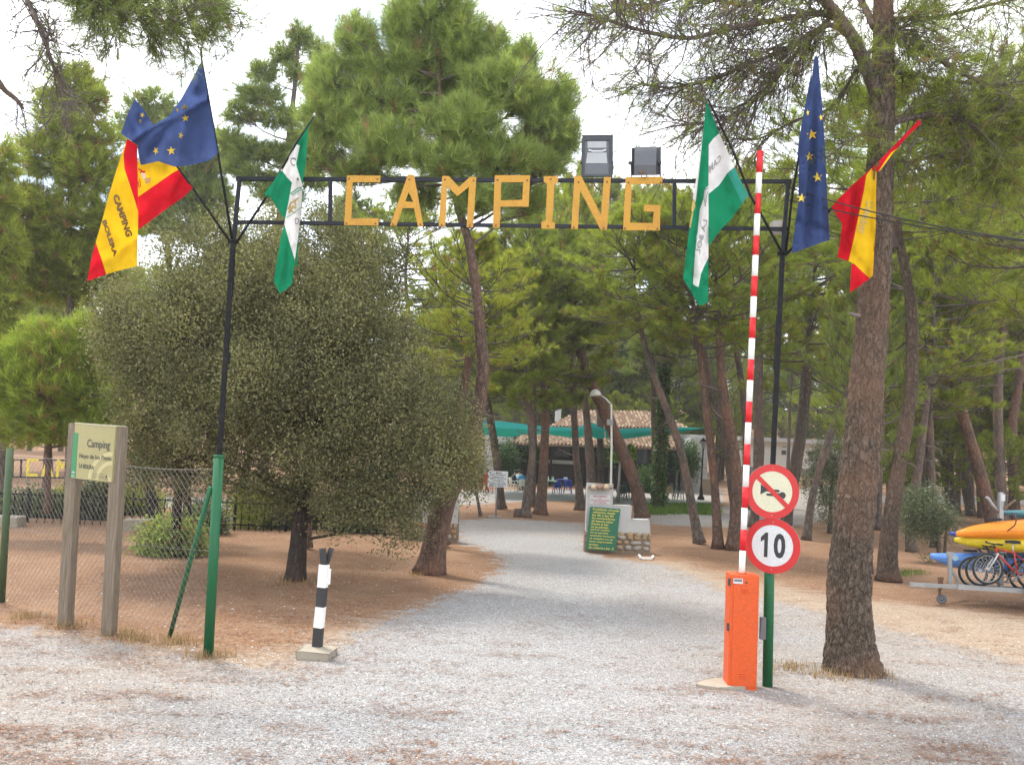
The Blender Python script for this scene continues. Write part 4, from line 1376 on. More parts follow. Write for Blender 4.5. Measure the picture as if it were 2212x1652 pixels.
# ------------------------------------------------------------------ the pines in the middle and on the right: trunk paths (x, y, width), crown top and half width in px
PINES = [
    # trunk,                                                                                              top, half width, variant, bark, label
    ([(960, 1180, 24), (945, 1128, 24), (948, 1040, 24), (975, 940, 22), (1000, 850, 20), (1014, 760, 16)], 500, 100, 3, 'r', 'slim reddish pine trunk close behind the leaning pine near the white wall'),
    ([(1083, 1099, 19), (1078, 1040, 17), (1068, 960, 17), (1058, 900, 16), (1050, 850, 14), (1042, 790, 12)], 520, 95, 0, 'g', 'straight grey pine just right of the bar notice sign'),
    ([(1135, 1117, 21), (1140, 1060, 17), (1150, 975, 15), (1145, 900, 15), (1140, 840, 14)], 500, 110, 1, 'g', 'grey pine with a stump at its foot left of the red trunked pine'),
    ([(1152, 1095, 9), (1154, 1000, 9), (1156, 890, 8), (1154, 830, 7)], 560, 70, 4, 'g', 'thin pale pine stem squeezed behind two thicker trunks before the cafe'),
    ([(1166, 1111, 26), (1172, 1040, 21), (1176, 975, 19), (1178, 890, 17), (1174, 820, 14)], 460, 120, 3, 'r', 'red trunked upright pine in front of the cafe tables'),
    ([(1254, 1101, 22), (1250, 1040, 16), (1244, 975, 15), (1240, 890, 14), (1237, 810, 13)], 420, 115, 1, 'g', 'dark straight pine beside the blue chairs'),
    ([(1276, 1088, 22), (1276, 1010, 20), (1270, 930, 17), (1262, 850, 13), (1256, 780, 11)], 410, 100, 4, 'g', 'thick dark pine rising behind the tiled notice wall'),
    ([(1297, 1070, 14), (1297, 980, 13), (1296, 880, 17), (1298, 800, 17), (1303, 740, 14)], 380, 110, 5, 'g', 'upright pine behind the lamp post'),
    ([(1388, 1119, 26), (1370, 1037, 27), (1336, 956, 27), (1300, 875, 27), (1274, 820, 22), (1252, 755, 20), (1240, 710, 16)], 480, 120, 0, 'r', 'thick red pine leaning left across the cafe roof'),
    ([(1414, 1092, 14), (1413, 1010, 11), (1412, 900, 11), (1411, 810, 10), (1408, 740, 8)], 430, 85, 4, 'g', 'thin straight pine next to the ivy covered trunk'),
    ([(1511, 1173, 22), (1494, 1090, 19), (1473, 983, 18), (1447, 902, 17), (1412, 808, 14), (1388, 725, 10), (1378, 670, 8)], 440, 105, 3, 'g', 'slim grey pine leaning left beyond the grass patch'),
    ([(1551, 1184, 22), (1543, 1043, 17), (1525, 875, 18), (1514, 774, 16), (1503, 700, 12)], 420, 125, 1, 'r', 'dark pine nearly upright, left of a close group of three trunks'),
    ([(1583, 1187, 25), (1591, 1076, 23), (1586, 976, 23), (1566, 875, 22), (1556, 774, 17), (1552, 710, 13)], 410, 130, 0, 'r', 'thick dark pine just left of the raised barrier arm'),
    ([(1590, 1110, 20), (1571, 976, 19), (1556, 908, 19), (1533, 825, 16), (1518, 750, 12)], 430, 110, 5, 'g', 'pine leaning left behind the group by the barrier arm'),
    ([(1612, 1100, 18), (1612, 960, 16), (1604, 841, 14), (1590, 754, 14), (1582, 690, 10)], 400, 110, 4, 'g', 'pine hidden low down by the raised barrier arm'),
    ([(1628, 1139, 20), (1635, 1060, 20), (1639, 976, 24), (1638, 870, 20), (1639, 774, 19), (1640, 700, 14)], 380, 125, 1, 'g', 'thick pine right behind the striped barrier arm'),
    ([(1697, 1132, 22), (1716, 1040, 20), (1732, 950, 17), (1743, 850, 16), (1748, 780, 13)], 400, 125, 3, 'g', 'pine leaning right behind the round horn sign'),
    ([(1700, 1098, 18), (1714, 1000, 15), (1726, 920, 14), (1733, 855, 14), (1737, 790, 11)], 430, 110, 5, 'g', 'twin trunk standing close left of the pine behind the horn sign'),
    ([(1700, 1060, 9), (1704, 960, 7), (1706, 875, 6), (1708, 820, 5)], 520, 70, 4, 'g', 'thin pole like pine before the white building window'),
    ([(1742, 1166, 18), (1752, 1090, 17), (1768, 1019, 14), (1782, 976, 17), (1826, 855, 16), (1850, 780, 12)], 520, 100, 1, 'g', 'bare pine leaning hard right between the signs and the big pine'),
    ([(1793, 1000, 15), (1793, 942, 15), (1791, 855, 14), (1789, 780, 11)], 420, 110, 5, 'g', 'upright pine behind the right end of the white building'),
    ([(1918, 1253, 42), (1922, 1150, 35), (1942, 1000, 31), (1966, 866, 28), (1970, 734, 26), (1966, 640, 22), (1950, 558, 20), (1936, 471, 16)], 150, 190, 0, 'b', 'curving pine with flaky bark just right of the big pine'),
    ([(2156, 1182, 34), (2134, 1085, 29), (2097, 954, 23), (2063, 835, 21), (2050, 690, 19), (2036, 560, 14)], 230, 170, 3, 'r', 'long pine bowing left above the kayak trailer'),
    ([(1893, 1142, 20), (1897, 1045, 18), (1902, 930, 16), (1905, 850, 12)], 480, 120, 1, 'g', 'dark trunk between the big pine and the curving pine'),
    ([(1878, 1238, 14), (1874, 1150, 15), (1880, 1030, 14), (1884, 920, 12)], 560, 90, 5, 'g', 'narrow trunk half hidden behind the big pine'),
    ([(1970, 1190, 20), (1966, 1130, 18), (1985, 1000, 17), (1998, 900, 14), (2010, 800, 10)], 470, 120, 3, 'g', 'pine standing behind the grey shrub'),
    ([(1993, 1044, 17), (1993, 980, 15), (1996, 880, 12), (1996, 800, 9)], 500, 100, 4, 'g', 'short far pine trunk on the red slope above the shrub'),
    ([(2021, 1180, 18), (2016, 1080, 16), (2010, 960, 15), (2008, 850, 12)], 430, 130, 1, 'g', 'pine rising behind the nose of the orange kayak'),
    ([(2052, 1098, 17), (2040, 1020, 16), (2036, 940, 14), (2032, 850, 10)], 480, 110, 5, 'g', 'dark trunk left of the trailer mast, bending to the left'),
    ([(2069, 1112, 11), (2070, 1030, 11), (2072, 930, 10), (2074, 850, 8)], 470, 100, 0, 'g', 'thin straight trunk left of the trailer mast'),
    ([(2098, 1113, 18), (2088, 1050, 22), (2082, 960, 18), (2078, 860, 12)], 450, 120, 3, 'g', 'stout trunk in the gap left of the bowing pine'),
    ([(2118, 1118, 11), (2114, 1040, 10), (2112, 940, 9), (2110, 840, 7)], 470, 90, 4, 'g', 'slim trunk behind the lower part of the bowing pine'),
    ([(2170, 1150, 22), (2160, 1020, 20), (2156, 890, 19), (2160, 770, 17), (2172, 680, 12)], 330, 140, 1, 'g', 'pine behind the trailer mast with a slight bend'),
    ([(2198, 1145, 20), (2188, 1030, 20), (2186, 930, 19), (2200, 830, 18), (2212, 720, 14)], 360, 140, 0, 'r', 'reddish pine by the right edge behind the kayaks'),
    ([(2226, 1120, 20), (2222, 1000, 19), (2226, 850, 16), (2230, 700, 12)], 300, 150, 3, 'g', 'pine at the very right edge of the wood'),
    ([(383, 1200, 21), (382, 1120, 19), (388, 1040, 18), (392, 960, 16), (398, 860, 12)], 640, 90, 1, 'o', 'black trunk behind the wire fence left of the green post'),
    ([(404, 1163, 17), (404, 1080, 16), (408, 1000, 14), (412, 900, 10)], 660, 80, 5, 'o', 'second dark trunk close behind the black trunk at the fence'),
    ([(332, 1127, 24), (326, 1080, 22), (318, 1020, 20), (310, 920, 15)], 620, 90, 3, 'o', 'dark leaning trunk behind the fence by the concrete block'),
    ([(516, 1117, 20), (522, 1060, 20), (534, 1000, 18), (546, 920, 13)], 560, 90, 1, 'r', 'reddish leaning trunk seen under the left side of the oak'),
    ([(668, 1183, 13), (666, 1120, 14), (670, 1050, 13), (676, 960, 10)], 560, 90, 3, 'r', 'short reddish trunk close behind the oak trunk'),
    ([(852, 1104, 20), (856, 900, 18), (866, 760, 15), (872, 680, 12)], 440, 130, 3, 'g', 'pine behind the right flank of the oak, mostly hidden'),
    ([(740, 1090, 18), (742, 900, 16), (748, 700, 13)], 450, 110, 4, 'g', 'pine behind the middle of the oak, only its top showing'),
    ([(2300, 1310, 44), (2292, 1000, 38), (2284, 760, 34), (2280, 640, 28)], 60, 190, 0, 'b', 'pine beyond the right edge whose boughs hang over the kayaks'),
    ([(96, 1068, 12), (100, 1000, 12), (104, 920, 10), (108, 850, 8)], 560, 90, 4, 'r', 'far red trunk on the bare slope left of the wooden sign'),
]
BK = {'r': M_bark_red, 'g': M_bark_grey, 'b': M_bark_big, 'o': M_bark_oak}
for i, (tr, top, hw, var, bk, lab) in enumerate(PINES):
    b = G(tr[0][0], tr[0][1])
    d = b.y
    path = path3(tr, d)
    root = thing('pine_tree', lab, 'tree', b - Vector((0, 0, 0.05)), 'pines of the campsite wood')
    tm = trunk_mb(path, 16 if d < 30 else 10, 0.075, i, 1.4)
    tm.build('trunk', BK[bk], root, True)
    db = MB()
    for _ in range(R.randint(4, 8)):                     # dead snags below the crown
        q_ = R.uniform(0.45, 1.0) * (len(path) - 1)
        j_ = min(len(path) - 2, int(q_))
        c_ = path[j_][0].lerp(path[j_ + 1][0], q_ - j_)
        r_ = path[j_][1]
        a_ = R.uniform(0, 6.28)
        e_ = Vector((math.cos(a_), math.sin(a_), R.uniform(-0.25, 0.45)))
        L_s = R.choice((0.25, 0.4, 0.9, 1.4)) * R.uniform(0.7, 1.2)
        k1 = c_ + e_ * (r_ * 0.6)
        k2 = k1 + e_ * L_s * 0.5 + Vector((0, 0, R.uniform(-0.1, 0.05)))
        k3 = k2 + (e_ + Vector((R.gauss(0, 0.3), R.gauss(0, 0.3), R.uniform(-0.4, 0.2)))) * L_s * 0.5
        db.tube([k1, k2, k3], [0.028, 0.018, 0.008], 5, False)
        for _k in range(3 if L_s > 0.5 else 0):
            s_ = k1.lerp(k3, R.uniform(0.4, 1))
            db.tube([s_, s_ + Vector((R.gauss(0, 0.25), R.gauss(0, 0.25), R.gauss(0, 0.2)))], [0.009, 0.004], 3, False)
    db.build('dead_branches', M_deadtwig, root)['kind'] = 'stuff'
    end = path[-1][0]
    hgt = P(tr[-1][0], top, d).z - end.z
    drop = 0.5 + 0.03 * hgt
    hgt += drop
    ax = end - path[-2][0]
    add_crown(root, var, end - Vector((0, 0, drop)), max(2.0, hgt), hw * 1.38 / F * d, ax, i * 1.7)

# further back: pines nobody can tell apart
far_path = [(Vector((0, 0, -0.3)), 0.20), (Vector((0.1, 0, 2)), 0.17), (Vector((-0.05, 0.1, 4.5)), 0.14), (Vector((0.1, 0, 7)), 0.11)]
far_trunk = trunk_mb(far_path, 8, 0.06, 2).build('trunk', M_bark_grey)
far_me = far_trunk.data
bpy.data.objects.remove(far_trunk)


def far_pine(x, y, h, var, label, group):
    z = terrain(x, y)
    root = thing('pine_tree', label, 'tree', (x, y, z), group)
    s = h / 12.0
    o = bpy.data.objects.new('trunk', far_me)
    COL.objects.link(o)
    o.parent = root
    o.scale = (s * R.uniform(0.9, 1.25), s, s)
    o.rotation_euler = (R.gauss(0, 0.05), R.gauss(0, 0.05), R.uniform(0, 6))
    add_crown(root, var, Vector((x, y, z + 3.6 * s)), h - 3.6 * s, R.uniform(2.4, 3.3) * s * 1.1, None, R.uniform(0, 6))


def far_row(n, u0, u1, d0, d1, h0, h1, label, group, variants=(0, 1, 2, 3, 4, 5)):
    for i in range(n):
        u = u0 + (u1 - u0) * (i + R.uniform(0.15, 0.85)) / n
        d = R.uniform(d0, d1)
        far_pine(u * d, d, R.uniform(h0, h1), R.choice(variants), label, group)


# u = sideways distance over distance ahead
far_row(17, -0.12, 0.25, 76, 84, 12, 16, 'pine in the wood right behind the cafe', 'pines behind the cafe')
far_row(16, -0.12, 0.25, 86, 104, 13, 17, 'pine in the back rows behind the cafe', 'pines in the back rows')
far_row(15, -0.10, 0.25, 73, 80, 5, 8, 'young pine in the thicket right behind the cafe roof', 'young pines behind the cafe', (0, 1, 3))
far_row(11, 0.40, 0.72, 46, 66, 13, 18, 'pine deep in the wood on the right', 'pines deep in the right wood')
far_row(12, 0.40, 0.74, 70, 100, 13, 18, 'distant pine on the reddish slope at the right', 'pines on the right slope')
far_row(12, 0.25, 0.43, 104, 116, 12, 16, 'tall pine in the rows behind the white building', 'pines behind the white building')
far_row(14, 0.25, 0.43, 101, 108, 4.5, 7, 'young pine in the thicket behind the white building', 'young pines behind the white building', (0, 1, 3))
far_row(20, 0.41, 0.74, 40, 78, 4, 6.5, 'young pine growing among the trunks at the right', 'young pines in the right wood', (0, 1, 3))
far_row(8, -0.70, -0.30, 46, 62, 11, 14, 'pine standing behind the road at the left', 'pines behind the left road')
far_row(12, -0.75, -0.12, 66, 95, 11, 15, 'distant pine on the slope at the left', 'pines on the left slope')
far_row(26, -0.8, 0.8, 120, 190, 9, 13, 'far pine on the hill behind everything', 'pines on the far hill')

# ------------------------------------------------------------------ small trees and shrubs
d_ = G(1037, 1113).y
leafy('holm_oak', 'small holm oak with a thin pale stem left of the bar notice', 'tree', None, G(1037, 1113), [[(1038, 1114, 7), (1030, 1070, 6), (1022, 1020, 5), (1015, 960, 3)]],
      [(1010, 950, 30, 40), (1022, 1000, 26, 36), (995, 1000, 26, 40), (1025, 1045, 16, 20)], d_, 6500, 0.10, 0.06, L_oak, M_bark_grey, 1.0, 0.3, 12)
p_ = G(1790, 1150)
leafy('shrub', 'grey green holm oak shrub left of the big pine', 'shrub', None, p_, [[(1792, 1152, 10), (1795, 1080, 7), (1800, 1000, 4)]],
      [(1800, 985, 42, 36), (1772, 1045, 36, 42), (1805, 1095, 42, 40), (1838, 1020, 38, 50), (1780, 1000, 30, 30)], p_.y, 15000, 0.08, 0.045, L_shrub, M_bark_grey, 1.0, 0.3, 12)
p_ = G(2024, 1212)
leafy('shrub', 'grey green leafy shrub in front of the pines by the kayak noses', 'shrub', None, p_, [[(2030, 1212, 9), (2024, 1150, 7), (2010, 1090, 4)], [(2040, 1214, 7), (2044, 1150, 5), (2050, 1110, 3)]],
      [(1985, 1082, 34, 24), (2030, 1112, 30, 22), (1960, 1122, 24, 20), (2008, 1142, 34, 16), (2000, 1218, 14, 9), (2050, 1136, 16, 18), (1975, 1150, 18, 12), (2012, 1066, 18, 16), (1990, 1110, 50, 40)], p_.y, 9500, 0.075, 0.042, L_shrub, M_bark_grey, 1.0, 0.1, 16, clump=2.0)
for x, y, w, h, lab, lf in ((372, 1196, 55, 34, 'low green bush at the foot of the black trunk behind the fence', L_pine_tall), (210, 1118, 26, 46, 'upright grey bush by the railing behind the wooden sign', L_shrub), (548, 1138, 42, 44, 'green bush against the railing left of the oak trunk', L_pine_bright), (700, 1140, 32, 30, 'low bush against the railing right of the oak trunk', L_shrub), (440, 1150, 34, 28, 'small dark bush by the railing right of the fence post', L_shrub), (60, 1112, 50, 24, 'trailing bush along the railing at the far left', L_shrub), (296, 1108, 46, 26, 'hedge bush behind the railing beyond the concrete block', L_pine), (140, 1110, 38, 22, 'hedge bush behind the railing under the yellow letters', L_pine), (622, 1140, 34, 36, 'hedge bush behind the railing directly left of the oak trunk', L_shrub), (770, 1146, 46, 26, 'wide low bush in front of the railing left of the white wall', L_shrub)):
    p_ = G(x, y)
    leafy('shrub', lab, 'shrub', None, p_, None, [(x, y - h, w, h), (x - w * 0.6, y - h * 0.6, w * 0.6, h * 0.6), (x + w * 0.6, y - h * 0.7, w * 0.6, h * 0.65)], p_.y, 6000, 0.10, 0.03 if lf is L_pine_bright else 0.055, lf, M_bark_grey, 1.0, 0.2, 12)

# ------------------------------------------------------------------ the entrance arch
GL, GR = G(450, 1411), G(1658, 1476)
GN = (GR - GL).cross(Vector((0, 0, 1)))
GN.z = 0
GN.normalize()
if GN.y > 0:
    GN = -GN


def gp(x, y, off=0.0):
    return on_plane(x, y, GL + GN * off, GN)


UPV = Vector((0, 0, 1))
arch = thing('entrance_arch', 'tall metal entrance arch spelling CAMPING in ochre letters over the track', 'entrance arch', GL.copy())
m = MB()
m.tube([GL - Vector((0, 0, 0.05)), gp(473, 983)], 0.063, 16)
m.lathe(gp(473, 983), [(0.066, -0.03), (0.066, 0.006), (0.03, 0.008)], 16, gp(473, 983) - GL)
m.build('green_post', M_green, arch, True)
m = MB()
m.tube([GR - Vector((0, 0, 0.05)), gp(1664, 1100)], 0.063, 16)
m.lathe(gp(1664, 1100), [(0.066, -0.03), (0.066, 0.006), (0.03, 0.008)], 16, UPV)
m.build('green_post', M_green, arch, True)
m = MB()
m.bar(gp(473, 990), gp(504, 525), 0.055, up=-GN)
m.bar(gp(497, 640), gp(502, 560), 0.062, up=-GN)
m.bar(gp(489, 785), gp(490.5, 760), 0.068, up=-GN)
m.build('black_post', M_black, arch)
m = MB()
m.bar(gp(1664.5, 1110), gp(1690, 548), 0.055, up=-GN)
m.bar(gp(1677, 800), gp(1683, 680), 0.062, up=-GN)
m.build('black_post', M_black, arch)
for a, b, w in (((511, 386.5), (1709, 392.5), 0.048), ((507, 480), (1700, 495), 0.045)):
    MB().bar(gp(*a), gp(*b), w, up=UPV).build('beam', M_frame, arch)
for a, b in (((504, 527), (518, 382)), ((714, 390), (713, 481)), ((1457, 394), (1456, 490)), ((1690, 550), (1703, 390))):
    MB().bar(gp(a[0], a[1], 0.003), gp(b[0], b[1], 0.003), 0.046, up=-GN).build('upright', M_frame, arch)
for x, y in ((504, 522), (1690, 548)):
    m = MB()
    m.lathe(gp(x, y), [(0.045, -0.02), (0.06, 0.0), (0.045, 0.03)], 10)
    m.bar(gp(x - 11, y), gp(x + 11, y), 0.03, 0.05)
    m.build('pole_bracket', M_black, arch)


def z2(x, y):
    return (x / 2.16 + 469.3, y / 2.16 + 324.3)


def z6(x, y):
    return (x / 6.9136 + 1237.4, y / 6.9136 + 273.0)


LET = [
    ('C', z2, [(605, 118), (762, 120), (760, 150), (632, 150), (625, 320), (752, 318), (752, 352), (592, 350)], [], [(615, 134), (748, 135), (603, 343), (738, 343)]),
    ('A', z2, [(890, 113), (918, 115), (962, 355), (936, 355), (918, 271), (865, 270), (836, 353), (806, 353)], [[(893, 196), (915, 242), (877, 240)]], [(896, 138), (820, 346), (948, 347)]),
    ('M', z2, [(1050, 121), (1080, 121), (1128, 172), (1180, 125), (1209, 126), (1194, 360), (1163, 360), (1174, 172), (1120, 215), (1072, 168), (1064, 355), (1033, 355)], [], [(1062, 138), (1196, 142), (1047, 349), (1178, 352)]),
    ('P', z2, [(1295, 118), (1460, 118), (1453, 264), (1322, 264), (1318, 362), (1285, 362)], [[(1325, 150), (1428, 150), (1423, 232), (1322, 235)]], [(1308, 140), (1446, 142), (1300, 352)]),
    ('I', z2, [(1523, 122), (1590, 122), (1590, 152), (1574, 156), (1563, 335), (1577, 338), (1575, 367), (1512, 366), (1512, 335), (1533, 332), (1539, 155), (1523, 150)], [], [(1556, 135), (1543, 355)]),
    ('N', z6, [(25, 740), (125, 740), (420, 1320), (465, 758), (570, 758), (510, 1545), (415, 1545), (110, 960), (75, 1535), (-25, 1530)], [], [(85, 835), (510, 830), (15, 1510), (460, 1520)]),
    ('G', z6, [(790, 755), (1340, 750), (1335, 858), (880, 870), (855, 1440), (1195, 1445), (1210, 1275), (1065, 1270), (1065, 1175), (1310, 1175), (1300, 1555), (750, 1550)], [], [(830, 838), (1310, 840), (780, 1525), (1262, 1532)]),
]
for nm, fn, out, holes, bolts in LET:
    m = MB()
    m.prism([gp(*fn(*p), 0.033) for p in out], -GN * 0.007, [[gp(*fn(*p), 0.033) for p in h] for h in holes])
    lo_ = m.build('letter_' + nm.lower(), M_orange_letter, arch)
    for b in bolts:
        MB().lathe(gp(*fn(*b), 0.033), [(0.013, 0.0), (0.013, 0.005), (0.007, 0.009)], 8, GN).build('bolt', M_bolt, lo_)

# ------------------------------------------------------------------ floodlights on the beam
base = gp(1289, 384)
f1 = thing('floodlight', 'grey floodlight facing the road with its glass towards the viewer, above the letter N', 'floodlight', base)


def gq(mb, a, b, off0, off1, mi=0):
    """box between two image corners on the arch plane"""
    p = [gp(a[0], a[1], off0), gp(b[0], a[1], off0), gp(b[0], b[1], off0), gp(a[0], b[1], off0)]
    return mb.prism(p, GN * (off1 - off0), mi=mi)


m = MB()
gq(m, (1258, 300), (1320.5, 382), -0.11, 0.015)
m.build('housing', M_flooddark, f1, bevel=0.012)
m = MB()
for a, b in (((1258, 299), (1321, 304)), ((1258, 378), (1321, 383)), ((1258, 304), (1263, 378)), ((1316, 304), (1321, 378))):
    gq(m, a, b, 0.013, 0.034)
m.build('front_frame', M_flooddark, f1)
m = MB()
gq(m, (1263, 353), (1316, 378), 0.012, 0.020)
m.build('cover_plate', M_floodgrey, f1)
m = MB()
m.prism([gp(1269, 330, 0.02), gp(1310, 330, 0.02), gp(1312, 353, 0.02), gp(1265, 353, 0.02)], GN * 0.004)
gq(m, (1269, 306), (1310, 320), 0.012, 0.020)
m.build('reflector', M_galv, f1)
m = MB()
gq(m, (1263, 304), (1316, 353), 0.012, 0.0155)
m.build('glass', M_floodgrey, f1)
m = MB()
m.tube([gp(1271, 324, 0.026), gp(1280, 327, 0.026), gp(1300, 327, 0.026), gp(1309, 324, 0.026)], 0.012, 8)
m.build('lamp_tube', M_signwhite, f1)
m = MB()
m.bar(gp(1257, 350, -0.05), gp(1257, 388, -0.02), 0.012, 0.03)
m.bar(gp(1322, 350, -0.05), gp(1322, 388, -0.02), 0.012, 0.03)
m.lathe(gp(1322, 352, -0.05), [(0.022, -0.02), (0.022, 0.02)], 10, Vector((1, 0, 0)))
m.lathe(gp(1257, 352, -0.05), [(0.018, -0.02), (0.018, 0.02)], 10, Vector((1, 0, 0)))
m.build('bracket', M_flooddark, f1)
base = gp(1394, 384)
f2 = thing('floodlight', 'grey floodlight turned away with its rounded back towards the viewer, above the letter G', 'floodlight', base)
m = MB()
gq(m, (1366, 322), (1425.5, 378), -0.06, -0.02)
m.build('front_frame', M_flooddark, f2, bevel=0.01)
m = MB()
prof = [(317, -0.05), (317, 0.0), (320, 0.04), (327, 0.075), (337, 0.09), (337, 0.11), (357, 0.115), (379, 0.055), (379, -0.02)]
L_, R_ = [gp(1371 - (y - 317) * 0.02, y, o) for y, o in prof], [gp(1418.5 - (y - 317) * 0.03, y, o) for y, o in prof]
n = len(prof)
m.add(L_ + R_, [(i, i + 1, n + i + 1, n + i) for i in range(n - 1)] + [tuple(range(n - 1, -1, -1)), tuple(range(n, 2 * n))])
m.build('housing', M_floodgrey, f2)
m = MB()
gq(m, (1381, 370), (1392, 374), 0.07, 0.085)
m.tube([gp(1383, 374, 0.08), gp(1386, 382, 0.09), gp(1393, 385, 0.08), gp(1398, 378, 0.07)], 0.008, 6)
m.build('cable_gland', M_bolt, f2)
m = MB()
for x in (1361.5, 1424.5):
    m.lathe(gp(x, 352, 0.0), [(0.02, -0.025), (0.022, 0.025)], 10, Vector((1, 0, 0)))
    m.bar(gp(x + 1.5, 354, 0.0), gp(x + 2.5, 384, 0.0), 0.012, 0.03)
m.build('bracket', M_flooddark, f2)
cab = MB()
cab.tube([gp(1283, 390, 0.03), gp(1284, 400, 0.05), gp(1290, 409, 0.05), gp(1300, 413, 0.03)], 0.007, 6)
tag(cab.build('power_cable', M_rubber, None, True, gp(1283, 390)), 'short black cable looping under the beam behind the letter N', 'cable')
m = MB()
gq(m, (1664, 481), (1689, 494), -0.16, -0.05)
gq(m, (1665, 494), (1689, 507), -0.15, -0.06)
tag(m.build('junction_box', M_beige_box, None, False, gp(1676, 507), 0.008), 'beige junction box fixed behind the right end of the arch beam', 'junction box')
m = MB()
for (a, b, sag) in ((gp(1703, 405, -0.05), P(2330, 532, 8.6), 0.10), (gp(1703, 432, -0.05), P(2330, 534, 8.9), 0.06)):
    pts = [a.lerp(b, t / 16) - Vector((0, 0, sag * 4 * (t / 16) * (1 - t / 16))) for t in range(17)]
    cb = MB()
    cb.tube(pts, 0.008, 6)
    tag(cb.build('overhead_cable', M_rubber, None, True, a), 'upper of the two black cables running from the arch to the right' if sag > 0.08 else 'lower of the two black cables running from the arch to the right', 'cable', 'cables at the right post')

# ------------------------------------------------------------------ flags


def flag(name, label, pole, pole_r, layers, prints, tip=None, d0=None):
    """pole: image points with depth; layers: (polygons [(points, material)], folds, depth); prints: callables"""
    pp = [P(x, y, d) for x, y, d in pole]
    root = thing(name, label, 'flag', pp[0].copy(), 'flags on the arch')
    MB().tube(pp, pole_r, 8).build('flag_pole', M_black, root, True)
    if tip:
        m = MB()
        m.blob(P(*tip), (0.02, 0.02, 0.025), n=8, k=6, rough=0)
        m.build('pole_tip', M_galv, root, True)
    mats, out = [], []
    bm = bmesh.new()
    for polys, folds, dd in layers:
        def depth(x, y, folds=folds, dd=dd):
            z = dd
            for x0, y0, x1, y1, amp, w in folds:
                L = math.hypot(x1 - x0, y1 - y0)
                s = ((x - x0) * (y1 - y0) - (y - y0) * (x1 - x0)) / L
                z += amp * math.exp(-(s / w) ** 2)
            z += 0.014 * math.sin(x * 0.11 + y * 0.04) + 0.008 * math.sin(y * 0.09 - x * 0.05)
            z += 0.045 * noise.noise(Vector((x * 0.045, y * 0.022, dd))) + 0.016 * noise.noise(Vector((x * 0.13, y * 0.06, dd + 5)))
            return z
        out.append(depth)
        for pts, mat in polys:
            if mat not in mats:
                mats.append(mat)
            b2 = bmesh.new()
            bv = [b2.verts.new((x, y, 0)) for x, y in pts]
            for tri in tessellate_polygon([[Vector((x, y, 0)) for x, y in pts]]):
                b2.faces.new([bv[i] for i in tri])
            for _ in range(6):
                e = [q for q in b2.edges if q.calc_length() > 9]
                if not e:
                    break
                bmesh.ops.subdivide_edges(b2, edges=e, cuts=1)
                bmesh.ops.triangulate(b2, faces=b2.faces[:])
            b2.verts.index_update()
            vs = [bm.verts.new(P(v.co.x, v.co.y, depth(v.co.x, v.co.y)) - pp[0]) for v in b2.verts]
            for f in b2.faces:
                try:
                    g = bm.faces.new([vs[v.index] for v in f.verts])
                    g.material_index = mats.index(mat)
                    g.smooth = True
                except ValueError:
                    pass
            b2.free()
    bmesh.ops.remove_doubles(bm, verts=bm.verts[:], dist=0.002)
    me = bpy.data.meshes.new('cloth')
    bm.to_mesh(me)
    bm.free()
    for q in mats:
        me.materials.append(q)
    cl = bpy.data.objects.new('cloth', me)
    COL.objects.link(cl)
    cl.parent = root
    for pr in prints:
        pr(cl, out)
    return root


def star(x, y, r, sx=1.0, rot=0.0, layer=0, lift=0.015):
    def go(cl, dep):
        m = MB()
        pts = []
        for i in range(10):
            a = math.pi / 2 + rot + i * math.pi / 5
            q = r if i % 2 == 0 else r * 0.4
            pts.append((x + q * math.cos(a) * sx, y - q * math.sin(a)))
        f = dep[layer]
        vs = [P(x, y, f(x, y) - lift)] + [P(a, b, f(a, b) - lift) for a, b in pts]
        m.add(vs, [(0, 1 + i, 1 + (i + 1) % 10) for i in range(10)])
        m.build('star', M_star, cl)
    return go


def words(s, tl, tr, br, bl, mat, layer=0, bold=0.03, name='lettering', lift=0.015):
    def go(cl, dep):
        m = MB()
        f = dep[layer]
        text_on(m, s, *[(p[0], p[1], 0) for p in (tl, tr, br, bl)], bold=bold, mapper=lambda p: P(p.x, p.y, f(p.x, p.y) - lift))
        m.build(name, mat, cl)
    return go


def shape(polys, mat, layer=0, name='emblem', lift=0.015):
    def go(cl, dep):
        m = MB()
        f = dep[layer]
        for pts in polys:
            l = [[Vector((x, y, 0)) for x, y in pts]]
            tr = tessellate_polygon(l)
            m.add([P(x, y, f(x, y) - lift) for x, y in pts], [tuple(t) for t in tr])
        m.build(name, mat, cl)
    return go


def strip(pts, w):
    """a thin printed line along points"""
    a, b = [], []
    for i, (x, y) in enumerate(pts):
        x0, y0 = pts[max(i - 1, 0)]
        x1, y1 = pts[min(i + 1, len(pts) - 1)]
        L = math.hypot(x1 - x0, y1 - y0) or 1
        nx, ny = -(y1 - y0) / L * w / 2, (x1 - x0) / L * w / 2
        a.append((x + nx, y + ny))
        b.append((x - nx, y - ny))
    return a + b[::-1]


DG = (GL.y + GR.y) / 2
DL, DR = GL.y, GR.y


def c1(p):
    return [(x / 2.548, y / 2.548) for x, y in p]


def c3(p):
    return [(x / 2.4195 + 1408, y / 2.4195) for x, y in p]


def l4(p):
    return [(x / 4.116 + 546.2, y / 4.116 + 239) for x, y in p]


def r4(p):
    return [(x / 3.5206 + 1450.8, y / 3.5206 + 196.3) for x, y in p]


